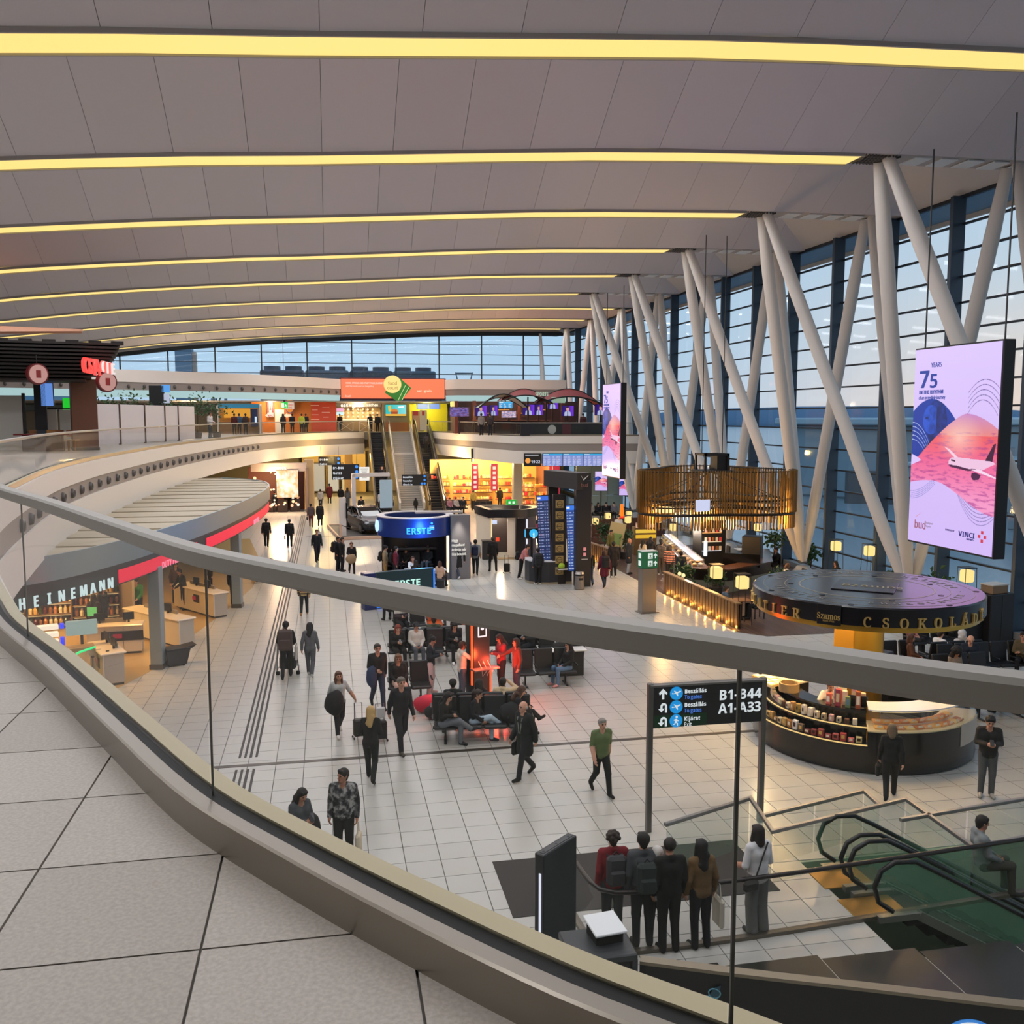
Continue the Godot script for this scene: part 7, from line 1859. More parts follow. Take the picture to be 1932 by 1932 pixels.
	var fl := thing("orange_light","glowing orange bottle-shaped light at the back of the cafe","light",V(18.2,0,-57.0)); cyl(fl,"stand",Vector3.ZERO,0.1,1.5,blk,10); cyl(fl,"flask",V(0,1.5,0),0.16,0.75,glow("ff7a10",1.1),12,0.1); cyl(fl,"base_glow",V(0,1.38,0),0.18,0.12,glow("ff3820",0.9),12)
	# lanterns
	var L := [[15.1,-34.9,1.6,1.35,"nearest the slatted wooden fence end"],[15.15,-32.6,1.6,1.35,"beside the chocolate kiosk roof"],[22.3,-38.4,2.0,1.25,"by the window right of the third strut tree"],[22.9,-36.7,2.0,1.25,"by the window left of the second strut tree"],[22.8,-30.2,2.0,1.3,"by the window above the kiosk roof's right end"],[17.1,-56.4,1.6,1.1,"far back beside the flight tower, upper left"],[18.7,-57.1,1.6,1.1,"far back, behind the waiter's right side"],[15.2,-54.6,1.6,1.1,"close right of the flight tower, left one"],[15.5,-53.6,1.6,1.1,"close right of the flight tower, lower one"],[17.6,-53.9,1.6,1.1,"behind the waiter in white"],[17.6,-50.8,1.6,1.1,"above the yellow drinks shelf"],[19.5,-53.8,1.6,1.1,"under the crown's left end"],[18.6,-49.0,1.7,1.1,"under the crown's middle left"],[20.6,-49.4,1.7,1.1,"under the crown's middle"],[22.4,-46.5,1.9,1.1,"under the crown's right end by the window"]]
	for q in L: lamp("glowing square paper lantern lamp %s" % q[4],q[0],q[1],q[2],q[3])
	# fences of planks with uplights
	for q in [[V(14.55,0,-39.3),V(14.7,0,-31.9),26,"long wooden plank fence with warm uplights along the cafe's front"],[V(13.9,0,-49.6),V(14.3,0,-46.4),12,"short wooden plank fence with uplights behind the flight tower"]]:
		var f := thing("plank_fence",q[3],"fence")
		var A: Vector3 = q[0]; var B: Vector3 = q[1]; var n: int = q[2]
		for i in n:
			var p := A.lerp(B,(i+0.5)/n)
			bx(f,"plank",p+V(0,0.46,0),V(0.08,0.9,A.distance_to(B)/n - 0.05),mat(["6a4a26","5c3f20","75532c"][i % 3],0.5),0.008)
			if i % 3 == 1: bx(f,"uplight",p+V(-0.06,0.08,A.distance_to(B)/n*0.5),V(0.05,0.1,0.05),glow("ffd070",1.6),0.0); omni("fence_light",p+V(-0.16,0.12,A.distance_to(B)/n*0.5),0.16,"ffb850",0.03)
		bx(f,"top_rail",(A+B)*0.5+V(0.02,0.94,0),V(0.22,0.05,A.distance_to(B)),mat("7a5a34",0.4),0.01,atan2(B.x - A.x,B.z - A.z)); bx(f,"back_board",(A+B)*0.5+V(0.09,0.46,0),V(0.04,0.9,A.distance_to(B)),mat("2e2014",0.6),0.0,atan2(B.x - A.x,B.z - A.z))
	var cn := thing("candle_lights","two small round table lights on the plank fence's far end","light",V(14.7,0.97,-38.0))
	for i in 2: put(cn,"bulb",_bulb(),glow("ffe0a0",1.2),V(0.06,0.08,i*0.45))
	# plants
	for q in [[15.3,-38.9,1.5,"leafy green plant at the far end of the plank fence"],[16.5,-38.2,1.3,"leafy plant in front of the cafe counter's corner"],[15.0,-50.1,2.3,"tall leafy bush beside the tilted menu board"],[15.9,-49.2,1.9,"second leafy bush behind the tilted menu board"],[19.3,-37.9,1.2,"small palm on the floor before the dark counter"],[22.9,-45.6,2.1,"leafy tree by the window left of the third strut tree"],[23.0,-41.9,1.8,"leafy tree by the window right of the third strut foot"],[23.0,-34.4,1.9,"leafy tree by the window behind the kiosk roof, left"],[22.9,-31.9,2.0,"leafy tree by the window behind the kiosk roof, right"]]: shrub("potted_plant",q[3],V(q[0],0,q[1]),q[2],0.55,150,"cafe plants")
	var af := thing("menu_easel","tilted cream and green menu board on an easel at the cafe entrance","sign",V(15.35,0,-49.0),-0.2)
	var pb := bx(af,"board",V(0,1.35,0),V(0.85,1.35,0.05),mat("b8a878",0.5),0.01); pb.rotation.z = -0.2
	var pg := bx(af,"green_picture",V(-0.04,1.15,0.03),V(0.6,0.6,0.01),mat("7a9a5a",0.5),0.0); pg.rotation.z = -0.2
	for i in 2: tubep(af,"leg",[V(-0.4+i*0.6,0,0.1),V(-0.2+i*0.4,1.5,-0.05)],0.02,blk,5)
	bx(af,"chalkboard",V(-0.05,0.45,0.1),V(0.6,0.5,0.04),blk,0.01)
	# sofa booths,tables and chairs
	for q in [[V(17.5,0,-58.6),8.0,"long dark red-brown sofa bench at the back of the cafe"],[V(16.6,0,-55.6),3.4,"shorter dark red-brown sofa bench beside the flight tower"]]:
		var s := thing("sofa_bench",q[2],"sofa",q[0]); bx(s,"seat",V(0,0.24,0.3),V(q[1],0.46,0.6),mat("3a1c1a",0.5),0.05); bx(s,"backrest",V(0,0.6,-0.05),V(q[1],1.2,0.16),mat("331816",0.5),0.05)
	var words := ["behind the third strut foot","by the window left of it","by the small palm","under the near window lantern","left of the second strut foot","beside the blue-shirted guest"]
	var tx := [[21.0,-43.0],[21.6,-46.6],[20.6,-38.6],[21.8,-38.8],[21.2,-35.2],[15.6,-33.6]]
	for i in 6:
		var s := thing("cafe_table","small white-topped cafe table %s" % words[i],"table",V(tx[i][0],0,tx[i][1]),0.0,"cafe tables")
		bx(s,"table_top",V(0,0.73,0),V(0.65,0.04,0.65),mat("d4d4d0" if i != 5 else "8a5a30",0.3),0.01); cyl(s,"stem",V(0,0.03,0),0.04,0.69,blk,8); cyl(s,"foot",Vector3.ZERO,0.24,0.03,blk,14)
		for k in 2:
			var ch := thing("cafe_chair","dark cafe chair at the table %s, %s side" % [words[i],["left","right"][k]],"chair",V(tx[i][0] - 0.62+1.24*k,0,tx[i][1]+0.1),PI/2 - PI*k,"cafe chairs")
			bx(ch,"seat",V(0,0.44,0),V(0.46,0.1,0.46),mat("1e1c1c",0.6),0.03); bx(ch,"backrest",V(0,0.72,-0.21),V(0.46,0.5,0.07),mat("242222",0.6),0.03)
			for w in 4: bx(ch,"leg",V(-0.19+0.38*(w % 2),0.2,-0.19+0.38*(w/2)),V(0.035,0.4,0.035),blk,0.0)
	# black seating farther on and the lounge behind the kiosk
	var S := [mat("1a1c20",0.5)]
	var B2 := "black lounge benches along the glass side"
	var bl := [[15.6,-63.0,0.1,5,"far black bench before the panelled wall"],[20.0,-68.4,0.0,5,"far black bench below the poster screens"],[16.0,-60.6,PI,4,"far black bench with its back to the cafe sofas"],[16.6,-25.1,0.0,3,"black lounge bench behind the kiosk, nearest its gold column"],[19.5,-24.4,0.0,6,"black lounge bench right of the kiosk roof, front row"],[17.7,-23.35,0.0,3,"black lounge bench nearest the camera behind the handrail"],[20.0,-27.6,0.2,5,"black lounge bench in the rear row near the windows"],[12.0,-57.5,-0.4,4,"black bench behind the flight tower"]]
	for q in bl: bench("seat_bench",q[4],V(q[0],0,q[1]),q[2],q[3],S,B2)
	var wt := thing("lounge_table","square lounge table with a pale blue glowing top and orange side behind the kiosk","table",V(16.0,0,-23.9),0.15); bx(wt,"body",V(0,0.36,0),V(1.05,0.7,0.75),mat("1a1a1c",0.4),0.01); bx(wt,"table_top",V(0,0.73,0),V(1.1,0.04,0.8),mat("cfe0ea",0.15),0.01); bx(wt,"orange_side",V(-0.56,0.38,0),V(0.03,0.6,0.7),mat("d88a48",0.5),0.0)
	var cb := thing("tall_cabinet","tall black cabinet carrying a cardboard box near the right window","cabinet",V(21.9,0,-27.6),0.2); bx(cb,"body",V(0,0.95,0),V(1.1,1.9,0.7),mat("17181b",0.5),0.02); bx(cb,"side_unit",V(-1.0,1.0,-0.2),V(0.9,2.0,0.6),mat("1b1c20",0.5),0.02); bx(cb,"door_line",V(0,0.95,0.355),V(0.02,1.8,0.01),mat("2c2d30",0.5),0.0)
	var bxx := thing("cardboard_box","brown cardboard box with a white lid on the tall black cabinet","box",V(21.9,1.9,-27.6),0.2); bx(bxx,"carton",V(0,0.14,0),V(0.7,0.27,0.5),mat("8a7258",0.7),0.01); bx(bxx,"lid",V(0,0.29,0),V(0.74,0.04,0.54),mat("d0ccc4",0.6),0.005)
	var tag_b := thing("water_bottle","clear plastic water bottle at the lounge bench in front","bottle",V(17.4,0.45,-22.4)); cyl(tag_b,"body",Vector3.ZERO,0.04,0.2,mat("a8b8c4",0.15),10); cyl(tag_b,"cap",V(0,0.2,0),0.018,0.03,mat("d8d8d8",0.5),8)
func for_rows(c: Node) -> void:
	for k in 3:
		bx(c,"shelf_light",V(-0.1,1.15+k*0.45,0.57),V(1.0,0.03,0.04),glow(["e8f4ff","ffe8c0","ffb870"][k],0.9),0.0)
		for i in 5: bx(c,"packet",V(-0.42+i*0.19,1.28+k*0.45,0.6),V(0.12,0.2,0.08),mat(["c84a4a","e4e0d8","e8a8a0","8a5a30","d0c8b8"][(i+k) % 5],0.4),0.01)
	bx(c,"white_lamp",V(-0.5,1.3,0.75),V(0.16,0.75,0.12),glow("eaf4fa",1.0),0.02)
# ---------------------------------------------------------------- people
class Field:
	var V := PackedVector3Array()
	var N := PackedVector3Array()
	var R := PackedByteArray()
	var I := PackedInt32Array()
	func add(bones: Array,cell: float) -> void:
		var lo := Vector3.ONE*1e9; var hi := -lo
		for b in bones:
			var m: float = maxf(b[2],b[3])+cell*3.0
			lo = lo.min((b[0] as Vector3).min(b[1]) - Vector3.ONE*m); hi = hi.max((b[0] as Vector3).max(b[1])+Vector3.ONE*m)
		var nx := int((hi.x - lo.x)/cell)+2; var ny := int((hi.y - lo.y)/cell)+2; var nz := int((hi.z - lo.z)/cell)+2
		var sy := nx; var sz := nx*ny
		var g := PackedFloat32Array(); g.resize(sz*nz); g.fill(1.0)
		var md := PackedFloat32Array(); md.resize(sz*nz); md.fill(1.0)
		var id := PackedByteArray(); id.resize(sz*nz)
		for b in bones:
			var a: Vector3 = b[0]; var e: Vector3 = b[1]
			var ra: float = b[2]; var dr: float = float(b[3]) - ra
			var reg: int = b[4]; var k: float = b[5]
			var ab := e - a
			var inv := 1.0/maxf(ab.length_squared(),1e-9)
			var m: float = maxf(b[2],b[3])+k+cell*1.6
			var p0 := (a.min(e) - Vector3.ONE*m - lo)/cell; var p1 := (a.max(e)+Vector3.ONE*m - lo)/cell
			for z in range(maxi(0,int(p0.z)),mini(nz,int(p1.z)+2)):
				for y in range(maxi(0,int(p0.y)),mini(ny,int(p1.y)+2)):
					var i := z*sz+y*sy+maxi(0,int(p0.x))
					var ap := lo+Vector3(maxi(0,int(p0.x)),y,z)*cell - a
					for x in range(maxi(0,int(p0.x)),mini(nx,int(p1.x)+2)):
						var t := clampf(ap.dot(ab)*inv,0.0,1.0)
						var d := (ap - ab*t).length() - ra - dr*t
						if d < md[i]:
							md[i] = d; id[i] = reg
						var q := g[i]
						var h := maxf(k - absf(q - d),0.0)/k
						g[i] = minf(q,d) - h*h*k*0.25
						i += 1
						ap.x += cell
		var at := PackedInt32Array(); at.resize(sz*nz); at.fill(-1)
		var lim := cell*1.9
		for z in nz - 1:
			for y in ny - 1:
				var i := z*sz+y*sy
				for x in nx - 1:
					var v0 := g[i]
					if absf(v0) < lim:
						var v1 := g[i+1]; var v2 := g[i+sy]; var v3 := g[i+sy+1]
						var v4 := g[i+sz]; var v5 := g[i+sz+1]; var v6 := g[i+sz+sy]; var v7 := g[i+sz+sy+1]
						var c := int(v0 < 0)+int(v1 < 0)+int(v2 < 0)+int(v3 < 0)+int(v4 < 0)+int(v5 < 0)+int(v6 < 0)+int(v7 < 0)
						if c > 0 and c < 8:
							var gr := Vector3(v1+v3+v5+v7 - v0 - v2 - v4 - v6,v2+v3+v6+v7 - v0 - v1 - v4 - v5,v4+v5+v6+v7 - v0 - v1 - v2 - v3)*0.25
							var mean := (v0+v1+v2+v3+v4+v5+v6+v7)*0.125
							var l2 := maxf(gr.length_squared(),1e-12)
							var off := (gr*(-mean/l2)).clamp(Vector3.ONE*-0.5,Vector3.ONE*0.5)
							at[i] = V.size()
							V.append(lo+(Vector3(x,y,z)+Vector3.ONE*0.5+off)*cell)
							N.append(gr/sqrt(l2))
							var best := i; var bd := md[i]
							for o in [1,sy,sz,sy+1,sz+1,sz+sy,sz+sy+1]:
								if md[i+o] < bd:
									bd = md[i+o]; best = i+o
							R.append(id[best])
					i += 1
		for z in range(1,nz - 1):
			for y in range(1,ny - 1):
				var i := z*sz+y*sy+1
				for x in range(1,nx - 1):
					if at[i] >= 0:
						var s := g[i] < 0.0
						if s != (g[i+1] < 0.0): _quad(at[i],at[i - sy],at[i - sy - sz],at[i - sz],s)
						if s != (g[i+sy] < 0.0): _quad(at[i],at[i - sz],at[i - sz - 1],at[i - 1],s)
						if s != (g[i+sz] < 0.0): _quad(at[i],at[i - 1],at[i - 1 - sy],at[i - sy],s)
					i += 1
	func _quad(a: int,b: int,c: int,d: int,s: bool) -> void:
		if a < 0 or b < 0 or c < 0 or d < 0: return
		if s: I.append_array([a,d,c,a,c,b])
		else: I.append_array([a,b,c,a,c,d])
var bodies := {}
var hairs := {}
func pose_of(legs: String,arms: String,w: float) -> Dictionary:
	var J := {}
	var py := 0.93; var pz := 0.0; var leanf := 0.03
	if legs.begins_with("walk"): py = 0.905; leanf = 0.07
	if legs.begins_with("sit"): py = 0.52; pz = -0.06; leanf = -0.08 if arms == "lap" else 0.08
	if legs == "sitx": leanf = 0.12
	if legs == "lean": leanf = 0.42
	if arms == "lean" and legs == "stand": leanf = 0.2
	J.pelvis = Vector3(0,py,pz)
	var hx := 0.09
	for s: int in [1,-1]:
		var n := "L" if s > 0 else "R"
		J["hip"+n] = Vector3(s*hx,py - 0.01,pz)
		var front := (legs == "walkA") == (s > 0)
		match legs:
			"walkA","walkB":
				J["knee"+n] = Vector3(s*0.095,0.5,0.17) if front else Vector3(s*0.095,0.49,-0.03)
				J["ank"+n] = Vector3(s*0.095,0.09,0.25) if front else Vector3(s*0.095,0.17,-0.32)
				J["toe"+n] = Vector3(s*0.11,0.05,0.42) if front else Vector3(s*0.105,0.04,-0.2)
			"sit":
				J["knee"+n] = Vector3(s*0.12,0.53,0.36); J["ank"+n] = Vector3(s*0.13,0.09,0.38); J["toe"+n] = Vector3(s*0.15,0.04,0.54)
			"sitx":
				J["knee"+n] = Vector3(0.1,0.53,0.36) if s > 0 else Vector3(0.02,0.63,0.36)
				J["ank"+n] = Vector3(0.1,0.09,0.36) if s > 0 else Vector3(0.24,0.4,0.56)
				J["toe"+n] = Vector3(0.11,0.04,0.52) if s > 0 else Vector3(0.31,0.42,0.7)
			_:
				var k := 1.6 if legs in ["wide","lean"] else 1.0
				var b := -0.1 if legs == "lean" else 0.0
				J["knee"+n] = Vector3(s*0.095*k,0.49,0.02+b*0.6); J["ank"+n] = Vector3(s*0.1*k,0.085,-0.03+b); J["toe"+n] = Vector3(s*0.13*k,0.04,0.13+b)
	var T := Transform3D(Basis(Vector3.RIGHT,leanf),J.pelvis)
	J.T = T
	J.chest = T*Vector3(0,0.34,-0.01); J.neck = T*Vector3(0,0.52,-0.015)
	var pitch := 0.0; var yaw := 0.0
	if arms in ["phone","seller"]: pitch = 0.42
	if arms == "lap" or arms == "lean": pitch = 0.2
	if arms == "bag": yaw = -0.7
	J.head = T*Vector3(0,0.675,0.015+pitch*0.09)
	J.hb = Basis(Vector3.UP,yaw)*Basis(Vector3.RIGHT,leanf*0.4+pitch)
	for s: int in [1,-1]:
		var n := "L" if s > 0 else "R"
		var sw := 0.0
		if legs.begins_with("walk"): sw = -1.0 if (legs == "walkA") == (s > 0) else 1.0
		var el := Vector3(s*0.225,0.2,-0.045+sw*0.05); var wr := Vector3(s*0.235,-0.035,0.04+sw*0.14)
		var right := s < 0
		match arms:
			"phone": el = Vector3(s*0.22,0.23,0.03); wr = Vector3(s*0.07,0.27,0.26)
			"lap": el = Vector3(s*0.23,0.22,0.02); wr = Vector3(s*0.1,0.07,0.24)
			"carry","bent":
				if right: el = Vector3(-0.22,0.2,0.0); wr = Vector3(-0.07,0.16,0.23)
				elif arms == "bent": el = Vector3(0.24,0.2,-0.02); wr = Vector3(0.2,0.12,0.2)
			"reach":
				if right: el = Vector3(-0.25,0.33,0.2); wr = Vector3(-0.18,0.28,0.45)
			"raise":
				if right: el = Vector3(-0.36,0.52,0.1); wr = Vector3(-0.13,0.68,0.15)
			"cross": el = Vector3(s*0.23,0.22,0.07); wr = Vector3(s*-0.06,0.22+s*0.02,0.2)
			"lean": el = Vector3(s*0.23,0.23,0.16); wr = Vector3(s*0.14,0.12,0.38)
			"trolley":
				if not right: el = Vector3(0.3,0.24,-0.05); wr = Vector3(0.42,0.04,-0.02)
			"trolleypush": el = Vector3(s*0.24,0.2,0.04); wr = Vector3(s*0.2,0.1,0.28)
			"seller":
				if right: el = Vector3(-0.34,0.26,0.12); wr = Vector3(-0.5,0.12,0.25)
				else: el = Vector3(0.22,0.2,0.12); wr = Vector3(0.04,0.46,0.19)
		J["sh"+n] = T*Vector3(s*0.178*w,0.475,-0.015); J["el"+n] = T*el; J["wr"+n] = T*wr
	return J
func body_of(legs: String,arms: String,w: float,coat: bool,loose: bool,det: int) -> Dictionary:
	var key := "%s %s %s %s %s %d" % [legs,arms,w,coat,loose,det]
	if bodies.has(key): return bodies[key]
	var J := pose_of(legs,arms,w)
	var B := []
	var T: Transform3D = J.T
	var x := 0.026 if coat else 0.013
	for s: float in [-1.0,1.0]:
		B.append([T*Vector3(s*0.06*w,0.0,0),T*Vector3(s*0.055*w,0.16,0),0.115,0.1*w+x,1,0.05])
		B.append([T*Vector3(s*0.055*w,0.16,0),T*Vector3(s*0.085*w,0.37,-0.01),0.1*w+x,0.108*w+x,1,0.05])
		B.append([T*Vector3(s*0.085*w,0.37,-0.01),T*Vector3(s*0.16*w,0.465,-0.02),0.1*w+x,0.058+x,1,0.05])
		B.append([T*Vector3(0,0.52,-0.03),T*Vector3(s*0.15*w,0.48,-0.02),0.05,0.05+x,1,0.04])
	B.append([J.neck - T.basis.y*0.05,J.head - T.basis.y*0.05,0.054,0.05,0,0.03])
	var l := 0.03 if loose else 0.008
	for n in ["L","R"]:
		B.append([J["hip"+n],J["knee"+n],0.1,0.064+l,2,0.035]); B.append([J["knee"+n],J["ank"+n],0.06+l,0.044+l*1.6,2,0.02])
		B.append([J["ank"+n]+Vector3(0,-0.035,-0.02),J["toe"+n],0.046,0.036,3,0.015])
		B.append([J["sh"+n],J["el"+n],0.056*w+x,0.046*w+x,1,0.02]); B.append([J["el"+n],J["wr"+n],0.044*w+x,0.033+x,5,0.015])
	if coat:
		for s: float in [-1.0,1.0]: B.append([T*Vector3(s*0.06,0.02,0),(J.hipL+J.hipR)*0.5+Vector3(s*0.08,-0.28,0.0) if not legs.begins_with("sit") else T*Vector3(s*0.08,-0.02,0.02),0.125,0.135,1,0.04])
	var hb: Basis = J.hb; var hc: Vector3 = J.head
	var H := [[hc+hb*Vector3(0,0.035,-0.025),hc+hb*Vector3(0,0.015,0.0),0.086,0.082,0,0.02],[hc+hb*Vector3(0,-0.02,0.01),hc+hb*Vector3(0,-0.075,0.05),0.068,0.034,0,0.03],[hc+hb*Vector3(0,0.01,0.083),hc+hb*Vector3(0,-0.02,0.098),0.009,0.014,0,0.012]]
	for s: float in [-1.0,1.0]:
		H.append([hc+hb*Vector3(s*0.083,0.012,-0.012),hc+hb*Vector3(s*0.08,-0.018,-0.006),0.018,0.012,0,0.01])
		H.append([hc+hb*Vector3(s*0.02,-0.055,0.072),hc+hb*Vector3(0,-0.052,0.078),0.009,0.01,7,0.008])
		H.append([hc+hb*Vector3(s*0.026,0.018,0.078),hc+hb*Vector3(s*0.042,0.018,0.068),0.0105,0.009,6,0.005])
		H.append([hc+hb*Vector3(s*0.018,0.038,0.083),hc+hb*Vector3(s*0.05,0.036,0.068),0.006,0.005,6,0.005])
	H.append([hc+hb*Vector3(0,-0.06,0.0),J.neck,0.05,0.052,0,0.03])
	var hands := []
	for n in ["L","R"]:
		var wr: Vector3 = J["wr"+n]
		var d: Vector3 = (wr - J["el"+n]).normalized()
		var s := 1.0 if n == "L" else -1.0
		var side := Vector3(-s,0,0)
		if absf(d.dot(side)) > 0.8: side = Vector3(0,-1,0)
		var pn := (side - d*side.dot(d)).normalized()
		var sp := d.cross(pn)
		var q := []
		if det == 0:
			for i in 3: q.append([wr - d*0.01,wr+d*0.075+sp*(i - 1)*0.022,0.026,0.018,0,0.02])
			for i in 4:
				var b: Vector3 = wr+d*0.078+sp*(i - 1.5)*0.02
				var L: float = [0.062,0.075,0.07,0.055][i]
				var m := b+d*L*0.55+pn*0.012
				q.append([b,m,0.0098,0.009,0,0.004]); q.append([m,m+d*L*0.35+pn*0.03,0.009,0.0075,0,0.004])
			var tb := wr+d*0.025+sp*0.028
			q.append([tb,tb+d*0.035+sp*0.022+pn*0.012,0.013,0.011,0,0.008]); q.append([tb+d*0.035+sp*0.022+pn*0.012,tb+d*0.065+sp*0.02+pn*0.025,0.0105,0.0085,0,0.004])
			hands.append(q)
		else:
			B.append([wr,wr+d*0.07,0.032,0.034,0,0.01]); B.append([wr+d*0.07,wr+d*0.13+pn*0.025,0.03,0.018,0,0.01]); B.append([wr+d*0.03,wr+d*0.07+sp*0.045,0.014,0.012,0,0.008])
	var f := Field.new()
	if det == 0:
		f.add(B,0.02); f.add(H,0.0105)
		for q in hands: f.add(q,0.0085)
	elif det == 1: f.add(B,0.027); f.add(H,0.017)
	else: B.append_array(H.slice(0,3)); f.add(B,0.04)
	bodies[key] = {"f": f,"J": J}
	return bodies[key]
func hair_of(style: String,key: String,J: Dictionary,det: int) -> ArrayMesh:
	var kk := style+key
	if hairs.has(kk): return hairs[kk]
	var hb: Basis = J.hb; var c: Vector3 = J.head
	var Q := [[0,0.04,-0.026,0,0.03,-0.02,0.097,0.095],[0,0,-0.05,0,-0.05,-0.05,0.074,0.055],[-0.045,0.09,0.04,0.045,0.09,0.04,0.028,0.028]]
	match style:
		"long","blond","auburn","redlong","brownlong","headband":
			Q.append_array([[0,-0.02,-0.055,0,-0.27,-0.1,0.08,0.075],[0.07,0.02,-0.01,0.085,-0.2,0.005,0.036,0.034],[-0.07,0.02,-0.01,-0.085,-0.2,0.005,0.036,0.034],[-0.05,-0.1,-0.08,0.05,-0.24,-0.1,0.06,0.06]])
		"bob","brown": Q.append_array([[0,-0.02,-0.05,0,-0.13,-0.07,0.085,0.075],[0.072,0.02,-0.01,0.085,-0.11,0.01,0.036,0.034],[-0.072,0.02,-0.01,-0.085,-0.11,0.01,0.036,0.034]])
		"bun": Q.append([0,0.1,-0.1,0,0.11,-0.1,0.046,0.04])
		"pony": Q.append_array([[0,0.04,-0.12,0,-0.02,-0.15,0.035,0.04],[0,-0.02,-0.15,0,-0.2,-0.14,0.04,0.018]])
		"curly","curlylong":
			var big := 0.035 if style == "curlylong" else 0.0
			for i in 16:
				var a := i*2.4; var y := 1.0 - i/15.0*1.2
				var r := sqrt(maxf(0.0,1.0 - y*y))
				Q.append([cos(a)*r*(0.085+big),0.03+y*0.085,sin(a)*r*0.085 - 0.035,cos(a)*r*0.09,0.03+y*0.09,sin(a)*r*0.09 - 0.04,0.032+big,0.035+big])
			if big > 0: Q.append_array([[0.09,0,-0.03,0.13,-0.18,-0.01,0.07,0.075],[-0.09,0,-0.03,-0.13,-0.18,-0.01,0.07,0.075]])
		"cap": Q = [[0,0.045,-0.02,0,0.03,-0.015,0.1,0.1],[-0.04,0.06,0.12,0.04,0.06,0.12,0.014,0.014],[-0.05,0.065,0.08,0.05,0.065,0.08,0.02,0.02],[0,0,-0.05,0,-0.05,-0.05,0.07,0.05]]
		"hood": Q = [[0,0.035,-0.03,0,-0.02,-0.04,0.122,0.11],[-0.06,-0.1,-0.04,0.06,-0.1,-0.04,0.075,0.075]]
		"bald": Q = [[-0.055,-0.005,-0.045,0.055,-0.005,-0.045,0.048,0.048],[0,-0.03,-0.06,0,-0.05,-0.05,0.05,0.04]]
		"shaved": Q = [[0,0.045,-0.024,0,0.035,-0.02,0.095,0.093]]
	var B := []
	for q in Q: B.append([c+hb*Vector3(q[0],q[1],q[2]),c+hb*Vector3(q[3],q[4],q[5]),q[6],q[7],4,0.018])
	var f := Field.new(); f.add(B,[0.013,0.02,0.036][det])
	var ar := []; ar.resize(Mesh.ARRAY_MAX); ar[Mesh.ARRAY_VERTEX] = f.V; ar[Mesh.ARRAY_NORMAL] = f.N; ar[Mesh.ARRAY_INDEX] = f.I
	var m := ArrayMesh.new(); m.add_surface_from_arrays(Mesh.PRIMITIVE_TRIANGLES,ar)
	hairs[kk] = m
	return m
func lin(s: String) -> Color:
	if s.length() == 3: s = s[0]+s[0]+s[1]+s[1]+s[2]+s[2]
	return Color(s).srgb_to_linear()
var cloth: StandardMaterial3D
var folk := {}
